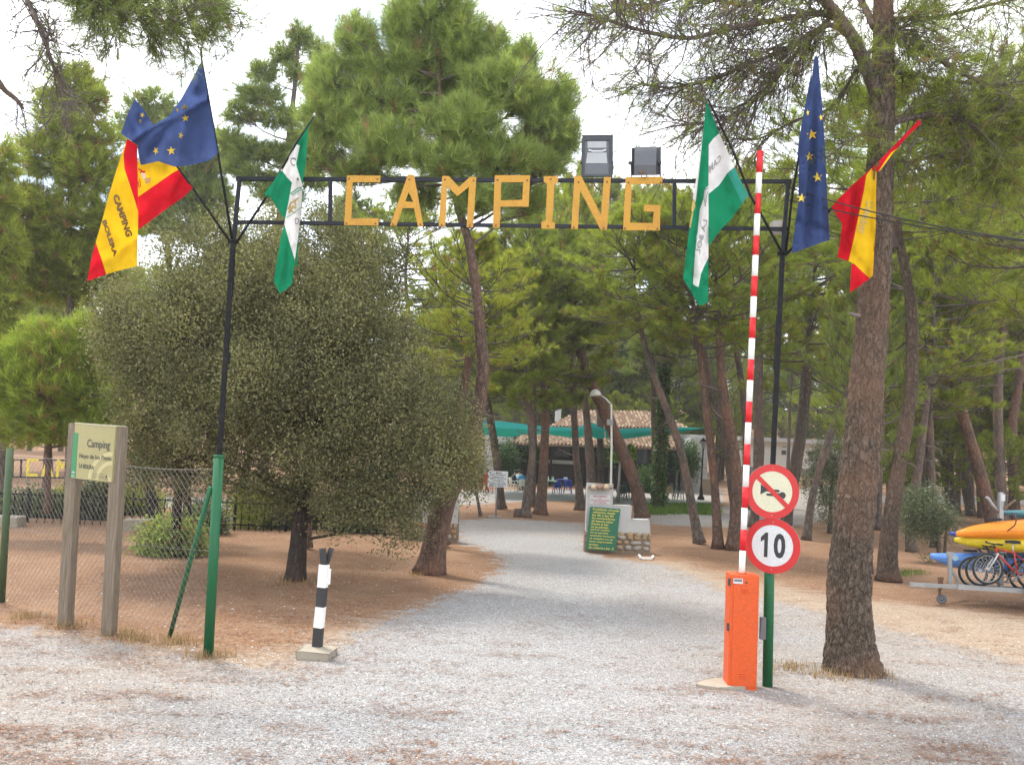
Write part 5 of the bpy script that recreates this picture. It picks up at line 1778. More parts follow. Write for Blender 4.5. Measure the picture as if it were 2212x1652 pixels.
# the blue flag with the ring of stars, left
d = DL - 0.25
flag('blue_flag', 'blue flag with yellow stars blowing out to the left of the left post', [(502, 522, DL - 0.02), (471, 332, DL - 0.15), (436, 131, DL - 0.25), (434, 103, DL - 0.26)], [0.018, 0.016, 0.013, 0.012],
     [([(c1([(1110, 335), (1200, 845), (1150, 885), (1090, 900), (1040, 912), (960, 918), (870, 888), (800, 905), (775, 910), (762, 850), (757, 800), (710, 765), (665, 735), (700, 640), (740, 545), (790, 600), (845, 690), (930, 640), (1000, 540), (1060, 430)]), M_fl_blue)],
       [(433, 140, 380, 355, 0.16, 16), (360, 255, 300, 345, -0.14, 18), (430, 200, 330, 300, -0.10, 14), (292, 214, 304, 345, 0.14, 12), (275, 240, 285, 330, -0.10, 10), (455, 200, 440, 350, -0.08, 14), (345, 270, 290, 300, 0.18, 9)], d)],
     [star(399.5, 232.5, 8.5, 1, 0.2), star(400.3, 255.5, 8.5, 1, 0.1), star(390.5, 293, 8.5, 0.65, -0.3), star(370, 326, 10.5, 1, 0.1), star(336.5, 326, 9.5, 0.7, 0.5), star(307, 249, 6.5, 0.9, 0.8), star(303, 262, 6, 0.6, 0.3), star(383, 238, 6, 0.6, 0.6)])
# the red and yellow flag, left
flag('spanish_flag', 'red and yellow flag printed CAMPING BOLERA hanging folded at the far left', [(497, 522, DL - 0.02), (416, 406, DL - 0.02), (386, 365, DL + 0.0), (340, 300, DL + 0.03)], [0.017, 0.015, 0.012, 0.011],
     [([(c1([(775, 860), (870, 880), (955, 905), (985, 935), (950, 952), (760, 1085), (757, 900)]), M_fl_yellow), (c1([(950, 952), (985, 935), (1020, 985), (1062, 1035), (1010, 1085), (930, 1140), (762, 1265), (760, 1085)]), M_fl_red)],
       [(300, 470, 390, 380, 0.10, 18), (330, 350, 345, 460, -0.07, 14), (390, 380, 360, 450, 0.06, 10)], DL - 0.02),
      ([(c1([(700, 765), (755, 800), (757, 950), (760, 1165), (735, 1080), (705, 990), (685, 930), (680, 850)]), M_fl_red),
        (c1([(700, 765), (680, 850), (685, 930), (705, 990), (735, 1080), (760, 1165), (758, 1300), (755, 1465), (670, 1485), (585, 1510), (560, 1430), (527, 1335), (560, 1220), (600, 1070), (640, 940), (670, 850)]), M_fl_yellow),
        (c1([(527, 1335), (560, 1430), (585, 1510), (530, 1530), (480, 1548), (500, 1440)]), M_fl_red)],
       [(275, 320, 225, 590, -0.10, 22), (298, 330, 296, 570, 0.08, 14), (230, 560, 290, 520, 0.10, 12)], DL - 0.16)],
     [words('CAMPING', (255, 418), (287, 509), (273, 513), (243, 424), M_print_brown, 1, 0.05), words('BOLERA', (229, 474), (255, 551), (246, 556), (220, 478), M_print_brown, 1, 0.05),
      shape([c1(strip([(770, 950), (800, 945)], 9)), c1(strip([(760, 930), (780, 940), (800, 980)], 8)), c1(strip([(768, 985), (775, 1030)], 5)), c1(strip([(760, 1000), (766, 1036)], 5))], M_fl_red, 0, 'crest_column'),
      shape([c1(strip([(795, 990), (828, 980)], 4)), c1(strip([(797, 1000), (829, 989)], 4)), c1(strip([(799, 1009), (826, 1000)], 4))], M_blueink, 0, 'crest_wave'),
      shape([c1([(775, 950), (800, 955), (803, 985), (785, 985)])], M_fl_white, 0, 'crest_shield')])
# the green and white flag, left
flag('andalusian_flag', 'green and white flag draped down its leaning pole inside the left post', [(512, 522, DL - 0.03), (575, 426, DL - 0.12), (640, 310, DL - 0.22), (679, 250, DL - 0.26)], [0.017, 0.016, 0.013, 0.011],
     [([(l4([(535, 60), (490, 175), (470, 480), (440, 660), (425, 610), (390, 500), (385, 470), (418, 310), (390, 303), (450, 180), (500, 100)]), M_fl_green),
        (l4([(390, 303), (418, 310), (385, 470), (390, 500), (425, 610), (438, 660), (440, 700), (430, 900), (405, 1100), (375, 1330), (325, 1170), (280, 1010), (285, 975), (320, 800), (348, 640), (300, 590), (265, 540), (245, 535)]), M_fl_white),
        (l4([(245, 535), (265, 540), (300, 590), (348, 640), (320, 800), (285, 975), (215, 860), (140, 750), (110, 770), (105, 730), (170, 650)]), M_fl_green),
        (l4([(280, 1010), (325, 1170), (368, 1320), (370, 1340), (362, 1440), (350, 1540), (290, 1595), (235, 1625), (185, 1510), (215, 1320), (250, 1130)]), M_fl_green),
        (l4([(440, 700), (443, 800), (420, 950), (400, 1250), (393, 1380), (376, 1400), (372, 1330), (405, 1100), (430, 900)]), M_fl_green)],
       [(632, 360, 610, 480, -0.10, 14), (649, 300, 638, 560, 0.12, 9), (600, 420, 650, 300, 0.08, 12), (620, 500, 600, 620, 0.08, 10), (590, 420, 615, 470, -0.06, 10)], DL - 0.2)],
     [words('C', l4([(336, 410)])[0], l4([(385, 425)])[0], l4([(372, 500)])[0], l4([(330, 480)])[0], M_print_grey, 0, 0.02), words('D', l4([(375, 955)])[0], l4([(412, 950)])[0], l4([(410, 1010)])[0], l4([(378, 1012)])[0], M_print_grey, 0, 0.02),
      shape([l4(strip([(335, 740), (400, 690), (440, 685)], 10)), l4(strip([(345, 755), (410, 710), (440, 702)], 8)), l4(strip([(300, 950), (360, 915), (425, 860)], 6))], M_print_green, 0, 'scroll'),
      shape([l4(strip([(315, 880), (340, 820), (380, 800), (405, 775)], 14)), l4(strip([(320, 910), (360, 850), (385, 870)], 18)), l4(strip([(330, 840), (350, 900), (380, 905)], 10)), l4(strip([(370, 790), (385, 850)], 12))], M_print_gold, 0, 'coat_of_arms')], (679, 249, DL - 0.26))
# the green and white flag, right
flag('andalusian_flag', 'green and white flag hanging in long folds beside the raised barrier arm', [(1690, 548, DR - 0.02), (1640, 455, DR - 0.12), (1621, 423.5, DR - 0.16), (1585, 330, DR - 0.24), (1528, 212, DR - 0.34)], [0.018, 0.017, 0.016, 0.014, 0.012],
     [([(r4([(268, 85), (310, 190), (362, 325), (320, 360), (282, 412), (276, 250)]), M_fl_green),
        (r4([(362, 325), (420, 450), (478, 580), (425, 625), (360, 720), (280, 785), (280, 600), (282, 412), (320, 360)]), M_fl_white),
        (r4([(425, 625), (500, 780), (535, 860), (515, 890), (450, 980), (380, 1050), (325, 1120), (285, 1180), (282, 980), (280, 785), (360, 720)]), M_fl_green),
        (r4([(478, 580), (530, 690), (585, 790), (555, 835), (535, 860), (500, 780), (425, 625)]), M_fl_backlit)],
       [(1545, 290, 1570, 420, 0.07, 12), (1531, 220, 1531, 520, -0.05, 9), (1590, 370, 1540, 500, -0.06, 14)], DR - 0.28),
      ([(r4([(264, 88), (270, 90), (276, 250), (282, 412), (281, 600), (279, 722), (262, 735), (240, 830), (215, 900), (190, 1150), (160, 1400), (132, 1372), (160, 1000), (185, 830), (215, 560), (240, 300)]), M_fl_green),
        (r4([(240, 300), (215, 560), (185, 830), (172, 860), (162, 820), (185, 680), (210, 530)]), M_fl_white),
        (r4([(240, 830), (262, 735), (279, 722), (281, 900), (280, 1270), (245, 1340), (222, 1395), (205, 1492), (185, 1485), (163, 1470), (180, 1200), (215, 900)]), M_fl_white),
        (r4([(162, 820), (172, 860), (185, 830), (160, 1000), (132, 1372), (160, 1400), (163, 1470), (185, 1485), (205, 1492), (222, 1395), (245, 1340), (280, 1270), (280, 1450), (277, 1605), (245, 1622), (210, 1635), (150, 1530), (88, 1430), (110, 1250), (140, 1000)]), M_fl_green)],
       [(1518, 300, 1494, 600, 0.05, 8), (1528, 260, 1512, 590, -0.05, 9), (1508, 330, 1484, 600, -0.05, 8), (1490, 590, 1530, 620, 0.08, 10), (1530, 460, 1522, 600, 0.03, 7)], DR - 0.36)],
     [words('CAM', r4([(372, 480)])[0], r4([(283, 572)])[0], r4([(290, 632)])[0], r4([(376, 528)])[0], M_print_grey, 0, 0.02), words('LA BOL', r4([(240, 976)])[0], r4([(180, 1236)])[0], r4([(214, 1245)])[0], r4([(274, 985)])[0], M_print_grey, 1, 0.02),
      shape([r4(strip([(275, 735), (255, 760), (247, 820), (258, 880)], 10)), r4(strip([(277, 765), (266, 800), (262, 850)], 6))], M_print_grey, 1, 'scroll'),
      shape([r4([(155, 850), (175, 820), (180, 880), (160, 930), (150, 910)]), r4(strip([(160, 930), (145, 1000), (140, 1040)], 12))], M_print_gold, 1, 'coat_of_arms')], (1528, 211, DR - 0.345))
# the blue flag with stars, right
flag('blue_flag', 'blue flag with yellow stars hanging straight down right of the right post', [(1697, 548, DR - 0.02), (1712, 415, DR - 0.1), (1740, 260, DR - 0.18), (1763, 122, DR - 0.24)], [0.018, 0.016, 0.014, 0.012],
     [([(c3([(850, 300), (870, 300), (888, 520), (905, 760), (915, 1000), (930, 1255), (880, 1270), (805, 1298), (730, 1325), (748, 1190), (765, 1060), (770, 810), (800, 650), (830, 450)]), M_fl_blue),
        (c3([(838, 350), (830, 450), (800, 650), (778, 770), (772, 810), (760, 815), (770, 720), (800, 560)]), M_fl_blue)],
       [(1764, 130, 1740, 520, 0.13, 9), (1770, 150, 1775, 520, -0.10, 10), (1755, 200, 1722, 540, -0.12, 8), (1780, 300, 1788, 520, 0.10, 7), (1725, 480, 1760, 490, 0.10, 7)], DR - 0.24)],
     [star(1754, 291, 12, 1, 0.15), star(1749, 338, 10.5, 1, 0.1), star(1766, 383, 11.5, 1, 0.15), star(1731.5, 428, 10.5, 1, -0.1), star(1773.5, 254, 8, 0.6, 0.2), star(1745, 244, 7.5, 0.5, 0.1)])
# the red and yellow flag, right
flag('spanish_flag', 'red and yellow flag, its top rolled round the pole, in front of the big pine', [(1700, 548, DR + 0.02), (1790, 457, DR - 0.02), (1890, 360, DR - 0.06), (1987, 260, DR - 0.10)], [0.018, 0.016, 0.014, 0.012],
     [([(c3([(1400, 625), (1408, 645), (1345, 705), (1285, 775), (1250, 800), (1215, 850), (1185, 895), (1160, 900), (1148, 880), (1200, 830), (1268, 760), (1335, 690)]), M_fl_red),
        (c3([(1285, 775), (1262, 800), (1225, 850), (1195, 890), (1185, 895), (1215, 850), (1250, 800)]), M_fl_yellow),
        (c3([(1148, 880), (1120, 920), (1110, 990), (1095, 1060), (1060, 1230), (1028, 1365), (970, 1345), (985, 1260), (995, 1170), (940, 1085), (960, 1055), (1050, 965)]), M_fl_red),
        (c3([(1148, 880), (1160, 900), (1175, 880), (1172, 1050), (1170, 1210), (1162, 1320), (1155, 1440), (1140, 1455), (1100, 1420), (1060, 1380), (1028, 1365), (1060, 1230), (1095, 1060), (1110, 990), (1120, 920)]), M_fl_yellow),
        (c3([(1045, 1378), (1060, 1380), (1100, 1420), (1140, 1455), (1085, 1495), (1035, 1530)]), M_fl_red),
        (c3([(1170, 1190), (1165, 1240), (1160, 1310), (1162, 1320), (1170, 1210)]), M_fl_red)],
       [(1868, 380, 1840, 560, -0.12, 10), (1856, 400, 1822, 560, 0.12, 9), (1885, 420, 1878, 600, 0.09, 9), (1830, 420, 1825, 560, -0.08, 9), (1850, 560, 1880, 600, 0.07, 8)], DR - 0.30)],
     [words('CAMPING', (1874, 432), (1851, 500), (1864, 505), (1888, 438), M_print_gold, 0, 0.03),
      shape([c3(strip([(1180, 850), (1165, 885), (1160, 940)], 9)), c3(strip([(1195, 845), (1180, 870)], 7))], M_print_brown, 0, 'coat_of_arms')])

# ------------------------------------------------------------------ the round signs on the right post
POST_UP = (gp(1664, 1100) - GR).normalized()


def disc(mb, c, ux, uy, n, r, off, th, seg=40, mi=0, r0=0.0):
    a = []
    for i in range(seg):
        t = 2 * math.pi * i / seg
        a.append(c + (ux * math.cos(t) + uy * math.sin(t)) * r + n * (off + th))
    if r0:
        b = [c + (p - c - n * (off + th)) * (r0 / r) + n * (off + th) for p in a]
        mb.prism(a, -n * th, [b], mi)
    else:
        mb.prism(a, -n * th, mi=mi)


def sign_frame(x, y, yaw, off):
    c = gp(x, y, off)
    n = (Matrix.Rotation(yaw, 3, 'Z') @ GN).normalized()
    uy = (UPV + Vector((0.012, 0, 0))).normalized()
    ux = uy.cross(n).normalized()
    uy = n.cross(ux).normalized()
    return c, ux, uy, n


for kind in ('horn', 'ten'):
    if kind == 'horn':
        x, y, r_px, yaw = 1668.3, 1061.6, 58.6, RAD(4)
        lab = 'round red and cream sign forbidding the horn, the upper of two on the post'
    else:
        x, y, r_px, yaw = 1668.3, 1178.3, 58.7, RAD(-29)
        lab = 'round speed limit sign reading 10, the lower of two on the post'
    c, ux, uy, n = sign_frame(x, y, yaw, 0.12)
    r = r_px / F * c.y
    s = thing('traffic_sign', lab, 'traffic sign', c.copy())
    m = MB()
    disc(m, c, ux, uy, n, r, -0.012, 0.012)
    m.build('plate', M_galv, s)
    m = MB()
    disc(m, c, ux, uy, n, r, 0.001, 0.003, 44, 0, r * 0.745)
    m.build('red_rim', M_signred, s)
    m = MB()
    disc(m, c, ux, uy, n, r * 0.742, 0.001, 0.002)
    m.build('face', M_signcream if kind == 'horn' else M_signwhite, s)

    def q(a, b, off=0.005):
        return c + ux * (a * r) + uy * (b * r) + n * off
    if kind == 'horn':
        m = MB()
        m.prism([q(*p) for p in ((-.44, .25), (-.44, -.12), (-.22, .005), (-.06, -.02), (.24, -.01), (.28, .04), (.23, .085), (-.12, .09), (-.25, .12))], -n * 0.002)
        m.prism([q(*p) for p in ((-.24, -.08), (-.20, -.155), (-.02, -.16), (.14, -.145), (.32, -.17), (.34, -.05), (.22, -.03), (.05, -.085), (-.1, -.07))], -n * 0.002)
        disc(m, q(.375, -.115, 0.003), ux, uy, n, r * 0.125, 0.0, 0.0025, 18)
        m.build('horn_symbol', M_ink, s)
        m = MB()
        a, b = Vector((-.62, .56)), Vector((.62, -.56))
        w = Vector((.56, .62)).normalized() * 0.085
        m.prism([q(*(a + w), 0.009), q(*(b + w), 0.009), q(*(b - w), 0.009), q(*(a - w), 0.009)], -n * 0.003)
        m.build('red_slash', M_signred, s)
    else:
        m = MB()
        m.prism([q(*p) for p in ((-.25, .46), (-.16, .46), (-.16, -.43), (-.29, -.43), (-.29, .20), (-.42, .11), (-.42, .27))], -n * 0.002)
        text_on(m, '0', q(.05, .47), q(.47, .47), q(.47, -.43), q(.05, -.43), 0.035)
        m.build('number', M_ink, s)
    for bx, by in ((0.0, 0.86), (0.0, -0.86)):
        m = MB()
        m.lathe(q(bx, by, 0.003), [(0.007, 0), (0.007, 0.004), (0.003, 0.006)], 8, n)
        m.build('bolt', M_galv, s)
    m = MB()
    m.bar(c - n * 0.012 - ux * 0.05, c - n * 0.012 + ux * 0.05, 0.03, 0.02, up=n)
    m.bar(c - n * 0.012, c - n * 0.075, 0.03, 0.03)
    m.build('clamp', M_galv, s)

# ------------------------------------------------------------------ the barrier
bb = G(1603, 1485)
barrier = thing('barrier', 'orange barrier cabinet with its red and white striped arm raised upright', 'barrier', bb.copy())
W_, H_, D_ = 0.352, 1.36, 0.30
yawm = Matrix.Rotation(RAD(-3), 3, 'Z')
bx_, by_ = yawm @ Vector((1, 0, 0)), yawm @ Vector((0, 1, 0))


def cb_(a, b, z):
    """cabinet frame: a across, b away from the front face, z up"""
    return bb + bx_ * a + by_ * b + UPV * z


MB().box(cb_(0, D_ / 2, H_ / 2 - 0.03), (W_, D_, H_ + 0.06), yawm).build('cabinet', M_cab, barrier, bevel=0.008)
MB().box(cb_(0.012, -0.004, H_ / 2 + 0.0), (W_ - 0.05, 0.008, H_ - 0.03), yawm).build('door', M_cab, barrier, bevel=0.003)
for z in (H_ * 0.86, H_ * 0.11):
    for k in range(3):
        MB().box(cb_(0.0, -0.014, z + 0.026 * (k - 1)), (0.075, 0.014, 0.013), yawm @ Matrix.Rotation(RAD(-25), 3, 'X')).build('vent_slat', M_cab, barrier, bevel=0.003)
lb_ = MB().box(cb_(-0.085, -0.011, H_ - 0.075), (0.115, 0.004, 0.062), yawm).build('maker_plate', M_signwhite, barrier)
MB().box(cb_(-0.085, -0.0145, H_ - 0.066), (0.095, 0.003, 0.026), yawm).build('plate_print', M_grey_box, lb_)
MB().lathe(cb_(0.018, -0.008, H_ - 0.085), [(0.015, 0), (0.015, 0.008), (0.008, 0.012)], 12, -by_).build('lock', M_bolt, barrier)
for z in (H_ * 0.93, H_ * 0.53):
    MB().box(cb_(-W_ / 2 - 0.012, 0.02, z), (0.026, 0.05, 0.09), yawm).build('hinge', M_blk, barrier, bevel=0.004)
m = MB()
pad = []
for i in range(20):
    t = 2 * math.pi * i / 20
    pad.append(G(1569 + 64 * math.cos(t) * (1 + 0.08 * math.sin(3 * t)), 1477 + 11 * math.sin(t)) - Vector((0, 0, 0.05)))
m.prism(pad, (0, 0, 0.07))
m.build('footing', M_concrete, barrier, bevel=0.012)
a0, a1 = cb_(-0.015, 0.12, H_ - 0.02), P(1642, 327, bb.y + 0.12)
bands = 20
m = MB()
m.box(cb_(-0.015, 0.12, H_ + 0.008), (0.11, 0.11, 0.016), yawm)
m.build('arm_socket', M_cab, barrier)
cuts = [1240, 1188.5, 1143, 1096.5, 1051, 1004, 959, 912.5, 867.5, 821.5, 776.5, 731, 686, 641, 597, 552, 510, 463, 419, 374, 327]
ydir = a1 - a0


def arm_at(y):
    r0, r1 = 1240.0, 327.0
    lo_t, hi_t = 0.0, 1.0
    for _ in range(40):
        t = (lo_t + hi_t) / 2
        p = a0 + ydir * t
        # image row of the point
        v = p - Vector((0, 0, HC))
        f = v.y * CP_ + v.z * SP_
        ul, vl = v.x / f, (-v.y * SP_ + v.z * CP_) / f
        vv = -ul * SR_ + vl * CR_
        if CY - vv * F > y:
            lo_t = t
        else:
            hi_t = t
    return a0 + ydir * ((lo_t + hi_t) / 2)


for i in range(20):
    p, q_ = (a0 if i == 0 else arm_at(cuts[i])), arm_at(cuts[i + 1])
    m = MB()
    rr = 0.0395 + (0.0 if i < 19 else 0.001)
    m.tube([p, q_], rr, 14, True)
    m.build('white_band' if i % 2 == 0 else 'red_band', M_white if i % 2 == 0 else M_red, barrier, False).data.polygons.foreach_set('use_smooth', [True] * 14 + [False] * 2)
m = MB()
m.prism([gp(1642, 1332, 0.02), gp(1652, 1332, 0.02), gp(1651, 1378, 0.02), gp(1641, 1378, 0.02)], GN * 0.05)
tag(m.build('control_box', M_grey_box, None, False, gp(1646, 1378), 0.006), 'small grey control box between the orange cabinet and the green post', 'control box')

# ------------------------------------------------------------------ the forked barrier rest
sb = G(684, 1408)
rest = thing('barrier_rest', 'forked black and white banded post on a concrete block', 'barrier rest', sb.copy())
m = MB()
m.prism([G(639, 1420) - UPV * 0.04, G(708, 1424) - UPV * 0.04, G(728, 1408) - UPV * 0.04, G(664, 1403) - UPV * 0.04], (0, 0, 0.115))
m.build('concrete_block', M_concrete, rest, bevel=0.015)
d = sb.y
pts = [(685, 1401), (688.5, 1355), (693, 1310), (696.5, 1268), (700.5, 1219)]
for i in range(4):
    MB().bar(P(*pts[i], d), P(*pts[i + 1], d), 0.118, 0.09, up=Vector((0.25, 1, 0))).build('black_band' if i % 2 == 0 else 'white_band', M_blk if i % 2 == 0 else M_white, rest, bevel=0.004)
m = MB()
m.bar(P(699.5, 1222, d - 0.02), P(696.5, 1184, d - 0.02), 0.085, 0.02, up=Vector((0.2, 1, 0)))
m.build('fork_prong', M_blk, rest)
m = MB()
m.bar(P(703, 1222, d + 0.03), P(716.5, 1183, d + 0.03), 0.07, 0.02, up=Vector((0.2, 1, 0)))
m.build('fork_prong', M_blk, rest)
MB().box(P(709, 1245, d + 0.02), (0.06, 0.05, 0.2)).build('side_bracket', M_white, rest, bevel=0.004)
MB().box(P(685, 1401, d) + Vector((0, 0, 0.012)), (0.17, 0.15, 0.016)).build('base_plate', M_blk, rest)

# ------------------------------------------------------------------ the wooden campsite sign
sl, sr = G(140, 1347), G(235, 1366)
ws = thing('campsite_sign', 'olive campsite board reading Camping Hoyo de los Pinos between two timber posts', 'sign', sl.copy())
dl, dr = sl.y, sr.y
axis = (sr - sl).normalized()
nrm = axis.cross(UPV)
if nrm.y > 0:
    nrm = -nrm
for (x0, y0, x1, y1, dd) in ((141, 1350, 166, 914, dl), (235, 1370, 259.5, 921, dr)):
    a, b = P(x0, y0, dd), P(x1, y1, dd)
    MB().bar(a, b, 0.155, 0.155, up=(nrm + axis * 0.35).normalized()).build('post', M_wood, ws, bevel=0.006)
pn = [P(162.3, 914.5, dl - 0.10), P(249.5, 921, dr - 0.10), P(241, 1041.5, dr - 0.10), P(153.5, 1032, dl - 0.10)]
pnrm = (pn[1] - pn[0]).cross(pn[3] - pn[0]).normalized()
if pnrm.y > 0:
    pnrm = -pnrm
MB().prism(pn, -pnrm * 0.035).build('board', M_panel, ws)
MB().prism([pn[0] - pnrm * 0.034 + UPV * 0.001, pn[1] - pnrm * 0.034 + UPV * 0.001, P(273, 922, dr + 0.03), P(249.5, 921, dr - 0.12), P(162, 914, dl - 0.11)], (0, 0, 0.012)).build('top_cap', M_signcream, ws)


def pnl(u, v, off=0.002):
    return (pn[0] * (1 - u) + pn[1] * u) * (1 - v) + (pn[3] * (1 - u) + pn[2] * u) * v + pnrm * off


MB().prism([pnl(-0.015, .17, .003), pnl(.10, .17, .003), pnl(.115, .985, .003), pnl(-0.015, .985, .003)], -pnrm * 0.0025).build('green_strip', M_panel_green, ws)
m = MB()
for r_, w_ in ((0.52, 0.07), (0.36, 0.07)):
    o_, i_ = [], []
    for k in range(14):
        t = math.pi * (0.52 + 0.5 * k / 13)
        o_.append((min(.985, 1.02 + r_ * 1.15 * math.cos(t)), min(.985, 0.98 - r_ * math.sin(t))))
        i_.append((min(.985, 1.02 + (r_ - w_) * 1.15 * math.cos(t)), min(.985, 0.98 - (r_ - w_) * math.sin(t))))
    for k in range(13):
        m.add([pnl(*o_[k]), pnl(*o_[k + 1]), pnl(*i_[k + 1]), pnl(*i_[k])], [(0, 1, 2, 3)])
    m.build('arc_motif', M_panel_pale, ws)
    m = MB()
m.add([pnl(.88, .86), pnl(.985, .94), pnl(.985, .985), pnl(.92, .985)], [(0, 1, 2, 3)])
m.build('corner_motif', M_panel_pale, ws)
m = MB()
text_on(m, 'Camping', pnl(.345, .265, .004), pnl(.905, .265, .004), pnl(.905, .455, .004), pnl(.345, .455, .004), 0.012)
text_on(m, 'Hoyo de los Pinos-', pnl(.175, .535, .004), pnl(.97, .535, .004), pnl(.97, .645, .004), pnl(.175, .645, .004), 0.012)
text_on(m, 'LA BOLERA', pnl(.185, .715, .004), pnl(.555, .735, .004), pnl(.555, .81, .004), pnl(.185, .80, .004), 0.025)
for k, s in enumerate(('Parque Natural', 'Sierras de Cazorla', 'Segura y Las Villas')):
    text_on(m, s, pnl(.55, .865 + .035 * k, .004), pnl(.82, .865 + .035 * k, .004), pnl(.82, .887 + .035 * k, .004), pnl(.55, .887 + .035 * k, .004))
m.build('lettering', M_ink, ws)
m = MB()
m.add([pnl(.87, .87, .004), pnl(.90, .93, .004), pnl(.84, .93, .004), pnl(.92, .955, .004), pnl(.83, .955, .004), pnl(.92, .965, .004), pnl(.83, .965, .004)], [(0, 1, 2), (4, 3, 5, 6)])
m.build('small_emblem', M_ink, ws)
m = MB()
for r_ in (0.05, 0.034, 0.018):
    for k in range(8):
        t0, t1 = math.pi * k / 8, math.pi * (k + 1) / 8
        m.add([pnl(.052 + r_ * math.cos(t), .925 - r_ * f * math.sin(t), .0055) for t, f in ((t0, 1), (t1, 1), (t1, .74), (t0, .74))], [(0, 1, 2, 3)])
for y_ in (.945, .958):
    m.add([pnl(.01, y_, .0055), pnl(.09, y_, .0055), pnl(.09, y_ + .006, .0055), pnl(.01, y_ + .006, .0055)], [(0, 1, 2, 3)])
m.build('white_emblem', M_signwhite, ws)

# ------------------------------------------------------------------ the wire fence
fl, fr = G(3, 1297), G(452, 1408)
fence = thing('wire_fence', 'chain link fence on an old green post running to the left gate post', 'fence', fl.copy())
MB().tube([fl - UPV * 0.05, P(22, 968, fl.y)], 0.055, 12).build('post', M_olive, fence, True)
m = MB()
b0, b1 = G(366, 1372), gp(455, 1052, 0.02)
m.tube([b0 - UPV * 0.03, b1], 0.032, 10)
m.build('brace', M_green, fence, True)
ft0, ft1 = P(22, 985, fl.y), gp(470, 1012, 0.0)
fb0, fb1 = fl.copy(), gp(453, 1370, 0.0)
FN = (fr - fl).cross(UPV).normalized()


def fpt(u, v):
    """u along the fence, v up; the top wire sags"""
    t = ft0.lerp(ft1, u) - UPV * (0.10 * 4 * max(0, u - 0.5) * (1 - u) * 2)
    b = fb0.lerp(fb1, u)
    return b.lerp(t, v)


m = MB()
nu = 46
FL_ = (fr - fl).length
for i in range(-nu, nu * 2):
    for sg in (1, -1):
        seg = []
        steps = 12
        for s in range(steps + 1):
            v = s / steps
            u = i / nu + sg * v * (2.05 / FL_)
            if -0.0005 <= u <= 1.0005:
                seg.append(fpt(u, v) + FN * (0.004 * sg))
        if len(seg) > 1:
            m.tube(seg, 0.0021, 3, False)
m.build('wire_mesh', M_wire, fence)['kind'] = 'stuff'
m = MB()
m.tube([fpt(k / 12, 1.0) for k in range(13)], 0.004, 5)
m.tube([fpt(k / 12, 0.5) for k in range(13)], 0.002, 4)
m.build('tension_wire', M_wire, fence)

# ------------------------------------------------------------------ second arch with the yellow letters behind the fence
D2 = 33.0
g2b = G(6, 1077)
arch2 = thing('entrance_arch', 'low black frame with yellow letters CAM seen behind the wire fence', 'entrance arch', Vector((P(8, 1040, D2).x, D2, terrain(0, D2))))
m = MB()
m.bar(P(-30, 992, D2), P(215, 995, D2), 0.05, up=UPV)
m.build('beam', M_frame, arch2)
m = MB()
m.bar(P(-30, 1029, D2), P(215, 1033, D2), 0.05, up=UPV)
m.build('beam', M_frame, arch2)
for x in (-30, 28, 46, 215):
    MB().bar(P(x, 992, D2), P(x - 1, 1031, D2), 0.05, up=Vector((0, 1, 0))).build('upright', M_frame, arch2)
for x in (-32, 213):
    MB().bar(P(x, 1031, D2), Vector((P(x - 3, 1080, D2).x, D2, -0.05)), 0.06, up=Vector((0, 1, 0))).build('post', M_black, arch2)


def f3(x, y, o=0):
    return P(x / 3.226, y / 3.226 + 554.7, D2 - 0.05)


for nm, out, hole in (('c', [(188, 1405), (270, 1407), (270, 1425), (205, 1425), (202, 1508), (262, 1510), (262, 1530), (180, 1528)], []),
                      ('a', [(322, 1410), (342, 1410), (372, 1532), (350, 1532), (341, 1495), (316, 1495), (304, 1531), (284, 1530)], [[(331, 1445), (338, 1478), (321, 1478)]]),
                      ('m', [(398, 1412), (418, 1412), (437, 1450), (455, 1414), (478, 1414), (474, 1536), (453, 1536), (457, 1455), (437, 1485), (414, 1450), (408, 1534), (388, 1534)], []),
                      ('p', [(505, 1415), (580, 1416), (578, 1490), (524, 1490), (522, 1538), (500, 1538)], [[(524, 1432), (562, 1432), (560, 1472), (524, 1472)]])):
    MB().prism([f3(*p) for p in out], (0, 0.01, 0), [[f3(*p) for p in h] for h in hole]).build('letter_' + nm, M_yellow_letter, arch2)

# ------------------------------------------------------------------ railing, low blocks, white wall on the left of the track
ra, rb = G(-60, 1122), G(830, 1155)
rail = thing('railing', 'low black picket railing standing along the road at the left', 'railing', ra.copy())
L_ = (rb - ra).length
m = MB()
nb = int(L_ / 0.22)
for i in range(nb + 1):
    p = ra.lerp(rb, i / nb)
    m.bar(p - UPV * 0.02, p + UPV * 0.86, 0.022)
m.build('picket_bars', M_black, rail)['kind'] = 'stuff'
for z in (0.14, 0.78):
    MB().bar(ra + UPV * z - Vector((0, 0.018, 0)), rb + UPV * z - Vector((0, 0.018, 0)), 0.014, 0.04).build('rail', M_black, rail)
for i in range(0, 9):
    p = ra.lerp(rb, i / 8)
    MB().bar(p - UPV * 0.05 + Vector((0, 0.05, 0)), p + UPV * 0.95 + Vector((0, 0.05, 0)), 0.05).build('post', M_black, rail)
for x0, x1, y0, y1, lab in ((260, 318, 1123, 1146, 'pale concrete block lying by the leaning trunk behind the fence'), (-30, 31, 1116, 1138, 'pale concrete block cut off by the left picture edge')):
    g = G((x0 + x1) / 2, y1)
    w = (x1 - x0) / F * g.y
    h = (y1 - y0) / F * g.y
    tag(MB().box(g + Vector((0, 0.3, h / 2 - 0.03)), (w, 0.55, h + 0.06), Matrix.Rotation(RAD(6), 3, 'Z')).build('concrete_block', M_concrete, None, False, g, 0.03), lab, 'concrete block', 'concrete blocks behind the fence')


